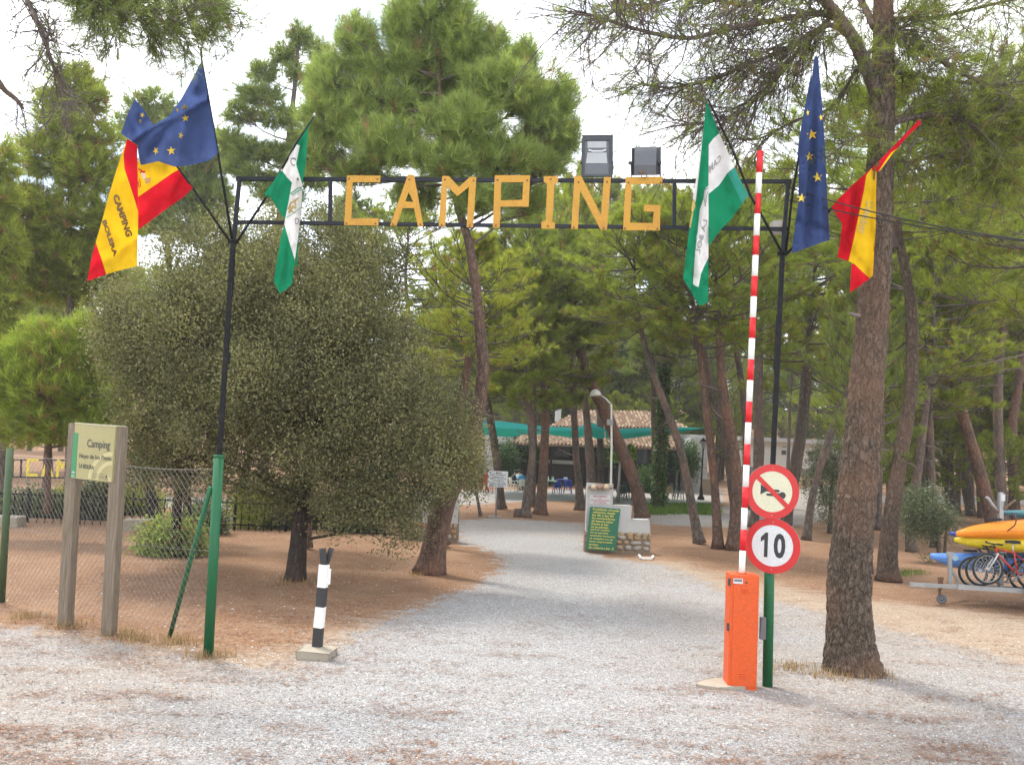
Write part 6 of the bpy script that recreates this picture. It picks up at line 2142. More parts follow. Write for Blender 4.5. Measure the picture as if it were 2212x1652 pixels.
def rubble(root, x0, x1, yb, d, z_top, seed, size=0.24, dy=0.0, x_skip=None):
    """rounded field stones set proud of a mortar core, one object each"""
    rr = random.Random(seed)
    z = 0.05
    n = 0
    while z < z_top:
        h = size * rr.uniform(0.5, 0.85)
        x = x0
        while x < x1 - 0.05:
            w = size * rr.uniform(0.7, 1.5)
            w = min(w, x1 - x)
            zc = min(z + h / 2, z_top - h * 0.35)
            if not (x_skip and x_skip[0] < x + w / 2 < x_skip[1]):
                MB().blob((x + w / 2, d + rr.uniform(-0.01, 0.015), zc), (w * 0.47, 0.07, h * 0.46), Matrix.Rotation(rr.uniform(-0.25, 0.25), 3, 'Y'), seed * 100 + n, 0.16, 8, 5).build('stone', rr.choice(M_stones), root, True)
                n += 1
            x += w
        z += h * 0.95
    return n


wg = G(925, 1166)
ww = thing('white_wall', 'low white wall on a stone base under the right side of the oak', 'wall', wg.copy())
xa, xb = P(862, 1166, wg.y).x, P(986, 1166, wg.y).x
zt = P(950, 1073, wg.y).z
zm = P(950, 1129, wg.y).z
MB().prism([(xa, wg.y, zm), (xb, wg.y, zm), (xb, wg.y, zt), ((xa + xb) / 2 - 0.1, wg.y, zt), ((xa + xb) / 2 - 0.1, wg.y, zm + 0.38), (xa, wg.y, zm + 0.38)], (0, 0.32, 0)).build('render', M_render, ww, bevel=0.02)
MB().box(((xa + xb) / 2, wg.y + 0.17, zm / 2 - 0.025), (xb - xa + 0.02, 0.36, zm + 0.04)).build('mortar_core', M_mortar, ww)
rubble(ww, xa, xb, 0, wg.y - 0.005, zm, 4, 0.26)
gpz = G(988, 1164)
m = MB()
m.tube([gpz - UPV * 0.04, P(990, 1074, gpz.y)], 0.035, 10)
tag(m.build('green_post', M_olive, None, True, gpz), 'thin dark green post at the right end of the white wall', 'post')

# ------------------------------------------------------------------ the tiled notice wall
ng = G(1335, 1192)
nw = thing('notice_wall', 'stepped white notice wall on a field stone base with a small tiled top', 'wall', ng.copy())
d = ng.y


def n8(x, y):
    return (x / 8.067 + 1228.9, y / 8.067 + 1007)


def nwp(x, y, off=0.0):
    return P(*n8(x, y), d - off)


TH = 0.36
m = MB()
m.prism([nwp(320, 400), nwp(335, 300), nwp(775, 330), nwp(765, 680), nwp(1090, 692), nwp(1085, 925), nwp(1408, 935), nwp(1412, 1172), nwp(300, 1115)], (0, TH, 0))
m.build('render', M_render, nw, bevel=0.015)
zs = nwp(850, 1145).z
xl, xr = nwp(285, 1300).x, nwp(1412, 1300).x
MB().box(((xl + xr) / 2, d + TH / 2 + 0.01, zs / 2 - 0.03), (xr - xl + 0.03, TH + 0.04, zs + 0.02)).build('mortar_core', M_mortar, nw)
rubble(nw, nwp(800, 1300).x, xr + 0.03, 0, d - 0.015, zs, 9, 0.25)
rubble(nw, xl - 0.02, nwp(400, 1300).x, 0, d - 0.015, zs, 12, 0.24)


def tile(mb, a, b, r, up, n=8, taper=0.85, th=0.018):
    """a curved roof tile from a to b, open side down"""
    a, b, up = Vector(a), Vector(b), Vector(up)
    dr = (b - a).normalized()
    sx = dr.cross(up).normalized()
    uy = sx.cross(dr).normalized()
    vs = []
    for p, f in ((a, 1.0), (b, taper)):
        for q in (r * f, (r - th) * f):
            for k in range(n + 1):
                t = math.pi * k / n
                vs.append(p + sx * (math.cos(t) * q) + uy * (math.sin(t) * q))
    k1 = n + 1
    fs = []
    for k in range(n):
        fs.append((k, k + 1, 2 * k1 + k + 1, 2 * k1 + k))
        fs.append((k1 + k + 1, k1 + k, 3 * k1 + k, 3 * k1 + k + 1))
        fs.append((k + 1, k, k1 + k, k1 + k + 1))
        fs.append((2 * k1 + k, 2 * k1 + k + 1, 3 * k1 + k + 1, 3 * k1 + k))
    for k in (0, n):
        fs.append((k, 2 * k1 + k, 3 * k1 + k, k1 + k))
    return mb.add(vs, fs)


m = MB()
m.prism([nwp(345, 350, 0.02), nwp(765, 365, 0.02), nwp(760, 400, 0.02), nwp(345, 385, 0.02)], (0, 0.2, 0))
m.build('tile_bed', M_mortar, nw)
for (x0, y0, x1, y1, mt) in ((335, 335, 458, 345, M_tile_pale), (465, 332, 610, 348, M_tile_red), (608, 348, 770, 352, M_tile_pale)):
    mb = MB()
    tile(mb, nwp(x0, y0, -0.08), nwp(x1, y1, -0.08), 0.075, (0, -0.5, 1), 8, 1.0)
    mb.build('ridge_tile', mt, nw, True)
for x, mt in ((430, M_tile_pale), (545, M_tile_red), (655, M_tile_pale)):
    mb = MB()
    tile(mb, nwp(x, 430, 0.18), nwp(x, 350, 0.0), 0.085, (0, -0.45, 1), 10, 0.8)
    mb.build('roof_tile', mt, nw, True)
p4 = [nwp(362, 490, 0.02), nwp(722, 500, 0.02), nwp(716, 660, 0.02), nwp(358, 645, 0.02)]
s4 = thing('notice_plate', 'white metal notice in red and blue print fixed under the little tiles', 'sign', p4[3].copy())
MB().prism(p4, (0, 0.012, 0)).build('plate', M_signwhite, s4)


def q4(pp, u, v, off):
    return (pp[0] * (1 - u) + pp[1] * u) * (1 - v) + (pp[3] * (1 - u) + pp[2] * u) * v - Vector((0, off, 0))


for s, u0, u1, v0, v1, mt in (('PROHIBIDO', .18, .86, .10, .28, M_redink), ('LA', .44, .56, .34, .47, M_blueink), ('CIRCULACION DE NOCHE', .04, .97, .54, .70, M_redink), ('DE AUTOMOVILES', .20, .82, .78, .93, M_redink)):
    m = MB()
    text_on(m, s, q4(p4, u0, v0, .003), q4(p4, u1, v0, .003), q4(p4, u1, v1, .003), q4(p4, u0, v1, .003), 0.02)
    m.build('lettering', mt, s4)
p5 = [nwp(372, 706, 0.06), nwp(900, 745, 0.06), nwp(812, 1482, 0.22), nwp(293, 1442, 0.22)]
s5 = thing('rules_board', 'green board painted with yellow camping rules leaning on the notice wall', 'sign', p5[3].copy())
MB().prism(p5, (0, 0.02, 0.004)).build('board', M_board, s5)
rules = ['Prohibido circular', 'vehiculos desde', 'las 0h a las 8h', 'los contenedores', 'de basura estan', 'frente al bar', 'no se admiten', 'perros sueltos', 'no se permite', 'encender hogueras', 'el camping no se', 'hace responsable', 'de robos', 'de cubierta a bar  8']
ends = [.98, .84, .80, .86, .80, .68, .68, .74, .69, .92, .86, .86, .40, .92]
m = MB()
for k, (s, e) in enumerate(zip(rules, ends)):
    v0 = .018 + k * .0695
    text_on(m, s, q4(p5, .095, v0, .004), q4(p5, e, v0, .004), q4(p5, e, v0 + .05, .004), q4(p5, .095, v0 + .05, .004), 0.02)
m.build('lettering', M_yellowink, s5)
g = G(1400, 1206)
m = MB()
p6 = [G(1380, 1200), G(1384, 1206), G(1408, 1207), G(1411, 1202)]
for i in range(3):
    m.bar(p6[i] + UPV * 0.02, p6[i + 1] + UPV * 0.02, 0.05, 0.05)
tag(m.build('white_bracket', M_white, None, False, g), 'bent white strip lying on the ground right of the notice wall', 'metal strip')

# ------------------------------------------------------------------ bar notice, lamp post, stump
bg = G(1071, 1116)
d = bg.y
bs = thing('bar_sign', 'white bar notice board on a thin steel pole by the cafe', 'sign', bg.copy())
MB().tube([bg - UPV * 0.03, P(1073, 1030, d)], 0.028, 8).build('pole', M_galv, bs, True)
m = MB()
m.box(bg + Vector((-0.05, 0, 0.012)), (0.5, 0.2, 0.02))
m.build('foot_plate', M_galv, bs)
p7 = [P(1054.5, 1016.5, d - 0.05), P(1097.6, 1018, d - 0.05), P(1096, 1053, d - 0.05), P(1053, 1051, d - 0.05)]
MB().prism(p7, (0, 0.02, 0)).build('board', M_signwhite, bs)
m = MB()
for s, u0, u1, v0, v1 in (('! BAR', .30, .70, .06, .16), ('BARRA - RESTAURANTE', .12, .90, .19, .27), ('TERRAZA', .20, .80, .33, .41), ('ABIERTO TODO EL DIA', .10, .92, .43, .50), ('TICKETS', .22, .80, .55, .63), ('TAPAS Y RACIONES', .12, .90, .69, .75), ('MENU DEL DIA', .10, .92, .77, .83), ('PAN Y PRENSA', .10, .92, .85, .90), ('DESAYUNOS', .12, .78, .92, .97)):
    text_on(m, s, q4(p7, u0, v0, .003), q4(p7, u1, v0, .003), q4(p7, u1, v1, .003), q4(p7, u0, v1, .003), 0.02)
m.build('lettering', M_ink, bs)
lg = G(1321, 1118)
d = lg.y
lp = thing('lamp_post', 'thin white lamp post with a domed lamp bent to the left', 'lamp post', lg.copy())
MB().tube([lg - UPV * 0.03, P(1319.6, 1045, d), P(1321, 960, d), P(1320.5, 873, d)], [0.055, 0.05, 0.045, 0.04], 8).build('pole', M_white, lp, True)
MB().tube([P(1320.5, 874, d), P(1310, 862, d), P(1297, 853, d)], 0.03, 6).build('arm', M_white, lp, True)
m = MB()
m.lathe(P(1286.5, 854, d), [(0.24, -0.02), (0.25, 0.03), (0.21, 0.15), (0.12, 0.24), (0.03, 0.27)], 16, (-0.15, 0, 1))
m.build('lamp_shade', M_white, lp, True)
MB().lathe(P(1286.5, 855, d), [(0.2, -0.06), (0.21, 0.0)], 14).build('lamp_glass', M_soffit, lp, True)
MB().box(P(1317.5, 912, d - 0.06), (0.26, 0.16, 0.24)).build('switch_box', M_galv, lp)
sg = G(1119, 1116)
m = MB()
m.tube([sg - UPV * 0.05, sg + UPV * 0.2, sg + UPV * 0.33], [0.20, 0.17, 0.165], 12)
tag(m.build('tree_stump', M_bark_grey, None, True, sg), 'sawn off stump at the foot of the grey pine by the bar sign', 'stump')

# ------------------------------------------------------------------ the cafe
DW, DE = 68.0, 63.5                                   # front wall, edge of the porch roof
cg = G(1260, 1066)


def fl_(x, d):
    return Vector((P(x, 1060, d).x, d, -0.03))


cafe = thing('cafe_building', 'long white cafe with two tiers of clay tiled roof behind the pines', 'building', Vector((P(1290, 1060, DW).x, DW, 0)))


def wall_px(mb, x0, y0, x1, y1, d, th, mi=0, ground=False):
    a, b = P(x0, y0, d), P(x1, y0, d)
    za, zb = P((x0 + x1) / 2, y0, d).z, (-0.05 if ground else P((x0 + x1) / 2, y1, d).z)
    return mb.prism([(a.x, d, za), (b.x, d, za), (b.x, d, zb), (a.x, d, zb)], (0, th, 0), mi=mi)


m = MB()
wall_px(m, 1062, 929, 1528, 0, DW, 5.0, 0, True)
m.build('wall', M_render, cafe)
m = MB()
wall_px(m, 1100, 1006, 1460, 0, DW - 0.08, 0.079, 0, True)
m.build('stone_plinth', M_shadestone, cafe)
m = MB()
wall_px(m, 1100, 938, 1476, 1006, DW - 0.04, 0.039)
m.build('porch_shade_panel', M_dark_in, cafe)  # added dark sheet standing in for the shade under the porch roof
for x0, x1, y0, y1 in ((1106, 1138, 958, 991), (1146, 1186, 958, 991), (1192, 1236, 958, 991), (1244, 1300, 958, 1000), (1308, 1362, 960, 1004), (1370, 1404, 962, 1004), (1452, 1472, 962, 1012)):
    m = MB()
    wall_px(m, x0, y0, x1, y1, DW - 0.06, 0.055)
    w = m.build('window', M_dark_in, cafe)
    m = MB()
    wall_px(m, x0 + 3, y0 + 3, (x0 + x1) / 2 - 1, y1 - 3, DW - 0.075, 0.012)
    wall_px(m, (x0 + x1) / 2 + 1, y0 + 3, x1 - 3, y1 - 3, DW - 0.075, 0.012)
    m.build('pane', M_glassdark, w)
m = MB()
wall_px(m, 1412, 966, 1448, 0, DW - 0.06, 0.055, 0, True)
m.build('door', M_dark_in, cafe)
m = MB()
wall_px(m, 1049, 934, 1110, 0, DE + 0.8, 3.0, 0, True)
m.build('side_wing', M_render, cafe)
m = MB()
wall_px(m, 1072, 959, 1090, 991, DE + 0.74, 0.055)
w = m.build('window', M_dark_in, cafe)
m = MB()
wall_px(m, 1074, 961, 1088, 989, DE + 0.72, 0.015)
m.build('pane', M_glassdark, w)
m = MB()
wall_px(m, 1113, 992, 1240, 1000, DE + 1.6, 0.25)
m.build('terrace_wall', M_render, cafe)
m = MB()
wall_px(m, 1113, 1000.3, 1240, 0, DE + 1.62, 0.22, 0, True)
m.build('terrace_plinth', M_shadestone, cafe)
m = MB()
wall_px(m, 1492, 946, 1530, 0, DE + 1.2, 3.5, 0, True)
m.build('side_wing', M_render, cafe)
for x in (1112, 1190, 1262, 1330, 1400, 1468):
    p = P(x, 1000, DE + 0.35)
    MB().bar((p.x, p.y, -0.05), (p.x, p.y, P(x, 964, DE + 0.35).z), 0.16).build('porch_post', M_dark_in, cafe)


def tile_roof(name, e0, e1, r0, r1, root, pitch=0.25, course=0.42, seed=0):
    """barrel tiles between an eave (e0, e1) and a ridge (r0, r1): columns of overlapping half round tiles"""
    rr = random.Random(seed)
    e0, e1, r0, r1 = [Vector(q) for q in (e0, e1, r0, r1)]
    n = int((e1 - e0).length / pitch)
    nrm = (e1 - e0).cross((r0 + r1) / 2 - (e0 + e1) / 2).normalized()
    if nrm.z < 0:
        nrm = -nrm
    slab = MB()
    slab.prism([e0 - nrm * 0.03, e1 - nrm * 0.03, r1 - nrm * 0.03, r0 - nrm * 0.03], -nrm * 0.12)
    slab.build('roof_slab', M_soffit, root)
    mb = MB()
    ex = (e1 - e0).normalized()
    sl = ((r0 + r1) / 2 - (e0 + e1) / 2)
    sl = (sl - ex * sl.dot(ex))
    H = sl.length
    sl.normalize()
    W = (e1 - e0).length
    ta, tb = (r0 - e0).dot(ex), W - (r1 - e0).dot(ex)
    for i in range(n):
        x = (i + 0.5) * W / n
        top = H
        if ta > 0.05 and x < ta:
            top = H * x / ta
        if tb > 0.05 and W - x < tb:
            top = min(top, H * (W - x) / tb)
        k = 0
        while k * course < top - 0.05:
            a = e0 + ex * x + sl * (k * course)
            b = e0 + ex * x + sl * min(top, (k + 1) * course + 0.05)
            mi = 0 if rr.random() < 0.45 else (1 if rr.random() < 0.7 else 2)
            j = rr.uniform(-0.012, 0.012)
            vs = []
            for p, f, l in ((a, 1.0, 0.035), (b, 0.86, 0.0)):
                for q in range(6):
                    t = math.pi * q / 5
                    vs.append(p + ex * (math.cos(t) * pitch * 0.36 * f + j) + nrm * (math.sin(t) * pitch * 0.36 * f + l))
            mb.add(vs, [(q, q + 1, 7 + q, 6 + q) for q in range(5)] + [(0, 1, 2, 3, 4, 5)], mi)
            k += 1
    o = mb.build(name, [M_tile_pale, M_tile_red, M_soffit], root, True)
    o['kind'] = 'stuff'
    return o


def rp(x, y, d):
    return P(x, y, d)


tile_roof('roof_tiles', rp(1098, 957, DE), rp(1250, 961, DE), rp(1140, 930, DW - 0.2), rp(1250, 932, DW - 0.2), cafe, 0.27, 0.45, 1)
tile_roof('roof_tiles', rp(1251, 961, DE), rp(1476, 969, DE), rp(1251, 932, DW - 0.2), rp(1455, 936, DW - 0.2), cafe, 0.27, 0.45, 2)
tile_roof('roof_tiles', rp(1184, 921, DW - 0.6), rp(1488, 925, DW - 0.6), rp(1250, 886, DW + 3.4), rp(1424, 888, DW + 3.4), cafe, 0.27, 0.45, 3)
m = MB()
a, b = P(1199, 905, DW + 2.4), P(1211, 905, DW + 2.4)
m.box(((a.x + b.x) / 2, a.y, (a.z + P(1204, 882, DW + 2.4).z) / 2), (b.x - a.x, 0.5, P(1204, 882, DW + 2.4).z - a.z + 0.4))
ch = m.build('chimney', M_render, cafe)
m = MB()
c = P(1205, 878, DW + 2.4)
for sx in (-0.17, 0.17):
    m.box((c.x + sx, c.y, c.z), (0.08, 0.5, 0.2))
m.box((c.x, c.y, c.z + 0.14), (0.5, 0.62, 0.09))
m.build('chimney_cap', M_blk, ch)
# climbing plants on the porch; the two small creepers are added to darken it
for x, y, w, h, dd, n, lab, lf in ((1097, 985, 17, 28, DE - 0.3, 4200, 'dark climbing plant over the left end of the cafe porch', L_ivy), (1394, 1040, 18, 26, DE - 1.2, 4200, 'rounded dark bush in front of the cafe porch', L_ivy), (1485, 985, 18, 26, DE + 0.3, 3600, 'dark creeper hanging at the right end of the porch', L_ivy), (1150, 972, 16, 12, DE + 0.5, 2400, 'small creeper under the eave left of the middle of the porch', L_ivy), (1318, 975, 16, 12, DE + 0.5, 2400, 'small creeper under the eave behind the leaning red pine', L_ivy)):
    base = Vector((P(x, y, dd).x, dd, terrain(0, dd)))
    leafy('climbing_plant' if y < 1000 else 'bush', lab, 'plant', None, base, None, [(x, y, w, h), (x - w * 0.4, y + h * 0.6, w * 0.7, h * 0.6), (x + w * 0.3, y + h * 0.9, w * 0.6, h * 0.7), (x, y + h * 1.4, w * 0.4, h * 0.6)] if y < 1000 else [(x, y, w, h), (x + 3, y + 14, w, h * 0.6)], dd, n, 0.16, 0.12, lf, M_bark_grey, 0.8, 0.2, 12)
# young tree with lime leaves beside the leaning pine
yg = G(1334, 1085)
yt = thing('young_tree', 'thin young tree with a few lime green leaves in front of the porch', 'tree', yg.copy())
d = yg.y
m = MB()
m.tube([yg, P(1337, 1040, d), P(1339, 1000, d), P(1342, 985, d)], [0.10, 0.07, 0.06, 0.03], 7)
m.tube([P(1339, 1000, d), P(1332, 992, d), P(1328, 990, d)], [0.04, 0.03, 0.015], 5)
m.tube([P(1341, 990, d), P(1352, 978, d), P(1362, 968, d)], [0.04, 0.03, 0.015], 5)
m.build('trunk', M_galv, yt, True)
pos, dr, ow = lobe_points([(1362, 970, 5, 6), (1363, 984, 5, 6), (1330, 990, 6, 4), (1321, 986, 3, 3), (1366, 990, 4, 4)], 170, d, 1, 0.1)
np_mesh('crown', leaf_verts(pos, dr, 0.26, 0.24), 4, L_lime, rng.random(len(pos)), yt)
# ivy on the trunk by the grass
ig = G(1423, 1098)
d = ig.y
ivy_path = path3([(1423, 1099, 20), (1424, 1040, 17), (1427, 980, 16), (1431, 900, 15), (1434, 830, 12), (1437, 760, 10)], d)
it = thing('ivy_clad_pine', 'pine trunk wrapped in bright green ivy up to its crown', 'tree', ig.copy())
trunk_mb(ivy_path, 10, 0.08, 5, 1.4).build('trunk', M_bark_grey, it, True)
pos, dr = [], []
for i in range(3600):
    t = R.random() ** 0.9 * 4.6
    k = min(4, int(t))
    c = ivy_path[k][0].lerp(ivy_path[k + 1][0], t - k) if k < len(ivy_path) - 1 else ivy_path[-1][0]
    a = R.uniform(0, 6.28)
    if R.random() < 0.35 and math.sin(a + t) > 0.3 and t < 1.6:
        continue
    rr = ivy_path[k][1] + abs(R.gauss(0.03, 0.07))
    pos.append(tuple(c + Vector((math.cos(a) * rr, math.sin(a) * rr, R.gauss(0, 0.05)))))
    dr.append((math.cos(a), math.sin(a), -0.6))
np_mesh('ivy', leaf_verts(np.array(pos), np.array(dr), 0.15, 0.13, 0.5), 4, L_ivy, np.clip(rng.normal(0.6, 0.25, len(pos)), 0, 1), it)
add_crown(it, 4, ivy_path[-1][0] - Vector((0, 0, 0.5)), P(1437, 440, d).z - ivy_path[-1][0].z, 85 / F * d, None, 2.0)

# shade sails
def sail(label, bottom, mid, top, d0, d1):
    b = [P(x, y, d0) for x, y in bottom]
    mm = [P(x, y, (d0 + d1) / 2) for x, y in mid]
    t = [P(x, y, d1) for x, y in top]
    root = MB()
    n = len(b)
    root.add(b + mm + t, [(i, i + 1, n + i + 1, n + i) for i in range(n - 1)], 0)
    root.add(mm + t, [(i, i + 1, n + i + 1, n + i) for i in range(n - 1)], 1)
    o = root.build('shade_sail', [M_sail, M_sailpale], None, True, b[0])
    return tag(o, label, 'shade sail', 'green shade sails over the terrace')


sail('long green shade sail stretched across the left half of the terrace', [(1041, 938), (1069, 942), (1105, 944), (1142, 936), (1190, 939), (1244, 947)], [(1042, 922), (1069, 924), (1105, 926), (1142, 928), (1190, 930), (1247, 931)], [(1043, 902), (1066, 908), (1102, 912), (1142, 917), (1190, 922), (1246, 923.5)], 48.0, 57.0)
sail('small peaked green shade sail in the middle of the terrace', [(1248, 946), (1262, 942), (1280, 944), (1294, 948), (1306, 945)], [(1250, 932), (1264, 924), (1276, 921), (1290, 925), (1306, 931)], [(1248, 924), (1262, 916), (1275.4, 911), (1290, 917), (1305, 924)], 48.0, 57.0)
sail('blue green shade sail tapering to a point at the right of the terrace', [(1308, 946), (1341, 949), (1385, 943), (1423, 938), (1470, 934), (1520, 925)], [(1308, 933), (1341, 936), (1385, 933), (1423, 931), (1470, 928), (1521, 924.5)], [(1305, 925.5), (1338, 926.5), (1385, 924.5), (1423, 923.5), (1470, 922.5), (1522, 924)], 48.0, 57.0)
# classic lantern at the right corner
kg = G(1514, 1078)
d = kg.y
kl = thing('street_lantern', 'black cast street lantern at the right corner of the cafe terrace', 'lamp post', kg.copy())
top = P(1519, 968, d)
m = MB()
m.lathe(kg - UPV * 0.03, [(0.24, 0), (0.22, 0.15), (0.12, 0.3), (0.1, 0.7), (0.06, 0.9), (0.05, 1.2)], 10)
m.tube([kg + UPV * 1.15, top], 0.048, 8)
m.build('pole', M_black, kl, True)
MB().lathe(top, [(0.10, 0.0), (0.2, 0.42), (0.19, 0.44)], 6).build('lantern_glass', M_galv, kl)
MB().lathe(top, [(0.24, 0.44), (0.12, 0.58), (0.03, 0.68)], 6).build('lantern_cap', M_black, kl)
# low stone wall right of the cafe
sgd = G(1530, 1068)
sw = thing('stone_wall', 'low brown stone wall right of the street lantern', 'wall', sgd.copy())
m = MB()
wall_px(m, 1519, 1036, 1545, 0, sgd.y, 0.35, 0, True)
m.build('masonry', M_mortar, sw, bevel=0.03)
gq_ = G(1276, 1060)
m = MB()
wall_px(m, 1272, 1030, 1279, 0, gq_.y, 0.25, 0, True)
m.add([P(1271, 1029, gq_.y - 0.03), P(1280, 1029, gq_.y - 0.03), P(1280, 1029, gq_.y + 0.3), P(1271, 1029, gq_.y + 0.3)], [(0, 1, 2, 3)])
tag(m.build('green_bin', M_green, None, False, gq_, 0.02), 'small upright green bin behind the notice wall', 'bin')


# ------------------------------------------------------------------ terrace furniture
def make_chair(mat, label, style='plastic'):
    """seat, curved back with arms and four legs; faces +y, its back towards -y"""
    t = thing('chair', label, 'chair', (0, 0, 0), 'terrace chairs')
    MB().box((0, 0, 0.43), (0.46, 0.45, 0.035)).build('seat', mat, t, bevel=0.01)
    m = MB()
    n = 9
    vs = []
    for z, w, o in ((0.46, 0.44, -0.2), (0.62, 0.50, -0.24), (0.76, 0.48, -0.27), (0.86, 0.34, -0.28)):
        for i in range(n):
            a = -1 + 2 * i / (n - 1)
            vs.append((a * w / 2, o + 0.09 * a * a, z - 0.03 * a * a))
    vs2 = [(x, y - 0.022, z) for x, y, z in vs]
    k = len(vs)
    fs = []
    for r in range(3):
        for i in range(n - 1):
            if style == 'slat' and i in (2, 5) and r < 2:
                continue
            q = r * n + i
            fs.append((q, q + 1, q + n + 1, q + n))
            fs.append((k + q + 1, k + q, k + q + n, k + q + n + 1))
    for i in range(n - 1):
        fs.append((3 * n + i, 3 * n + i + 1, k + 3 * n + i + 1, k + 3 * n + i))
    m.add(vs + vs2, fs)
    m.build('backrest', mat, t, True)
    for sx in (-1, 1):
        m = MB()
        m.tube([(sx * 0.24, -0.17, 0.64), (sx * 0.28, 0.0, 0.65), (sx * 0.27, 0.2, 0.63), (sx * 0.24, 0.23, 0.45)], 0.02, 6)
        m.build('armrest', mat, t, True)
        for sy in (-1, 1):
            m = MB()
            m.bar((sx * 0.20, sy * 0.19, 0.43), (sx * 0.25, sy * 0.25, 0.0), 0.04)
            m.build('leg', mat, t)
    return t


def make_table(mat, label, top=0.72, w=0.8):
    t = thing('table', label, 'table', (0, 0, 0), 'terrace tables')
    MB().box((0, 0, top), (w, w, 0.035)).build('tabletop', mat, t, bevel=0.008)
    for sx in (-1, 1):
        for sy in (-1, 1):
            MB().bar((sx * (w / 2 - 0.08), sy * (w / 2 - 0.08), top), (sx * (w / 2 - 0.03), sy * (w / 2 - 0.03), 0), 0.045).build('leg', mat, t)
    return t


first = {}


def chair(x, y, rz, mat, label, style='plastic'):
    g = G(x, y)
    key = (mat.name, style)
    if key not in first:
        first[key] = make_chair(mat, label, style)
        c = first[key]
        c.location = g
        c.rotation_euler = (0, 0, rz)
        return c
    return dup(first[key], g, rz, label)


chair(1045, 1060, 0.1, M_c_red, 'red plastic chair at the far left table, nearest the pale stemmed oak')
chair(1060, 1062, -0.4, M_c_red, 'red plastic chair half hidden behind the bar notice board')
chair(1107, 1060, -1.2, M_c_white, 'cream plastic chair under the person in black')
chair(1127, 1064, 0.15, M_c_white, 'cream plastic chair under the person in the bright blue shirt')
chair(1203, 1068, 0.2, M_c_blue, 'blue plastic chair left of the pair, near the pale green table')
chair(1226, 1065, -0.15, M_c_blue, 'blue plastic chair right of the pair, close to the dark straight pine')
chair(1343, 1081, 0.3, M_c_dark, 'dark chair at the left of the group behind the notice wall')
chair(1358, 1079, -0.4, M_c_dark, 'dark chair touching the leaning red pine in the picture')
chair(1350, 1070, 3.0, M_c_dark, 'dark chair at the back of the group behind the notice wall')
chair(1441, 1079, 0.5, M_rattan, 'tan rattan chair right of the ivy clad trunk', 'slat')
chair(1455, 1072, -0.9, M_c_dark, 'dark chair behind the small low table right of the ivy')


def put_table(x, y, mat, label, top=0.72, w=0.8):
    t = make_table(mat, label, top, w)
    t.location = G(x, y)
    t.rotation_euler = (0, 0, 0.2)
    return t


ta = put_table(1190, 1062, M_tablegreen, 'pale green table with bottles left of the blue chairs')
put_table(1216, 1058, M_c_blue, 'blue table between the two blue chairs')
put_table(1351, 1075, M_c_dark, 'dark table among the dark chairs behind the notice wall')
put_table(1467, 1079, M_c_dark, 'small low dark table right of the rattan chair', 0.42, 0.5)
put_table(1050, 1057, M_c_red, 'red table behind the two red chairs')
put_table(1118, 1054, M_c_white, 'cream table in front of the seated group')
tl = G(1190, 1062)
for k, (dx, dy) in enumerate(((-0.2, 0.0), (0.05, 0.12), (0.12, -0.1))):
    b = tl + Vector((dx, dy, 0.738))
    m = MB()
    m.lathe(b, [(0.04, 0), (0.042, 0.16), (0.016, 0.22), (0.016, 0.28)], 8)
    tag(m.build('bottle', M_signwhite if k != 1 else M_tablegreen, None, True, b), ('white bottle at the left on the pale green table', 'green bottle in the middle of the pale green table', 'white bottle at the right on the pale green table')[k], 'bottle', 'bottles on the pale green table')
nb_ = G(1216, 1058) + Vector((0.15, 0, 0.738))
tag(MB().box(nb_ + UPV * 0.07, (0.26, 0.2, 0.14)).build('napkin_box', M_signwhite, None, False, nb_, 0.01), 'white napkin box on the blue table', 'napkin box')


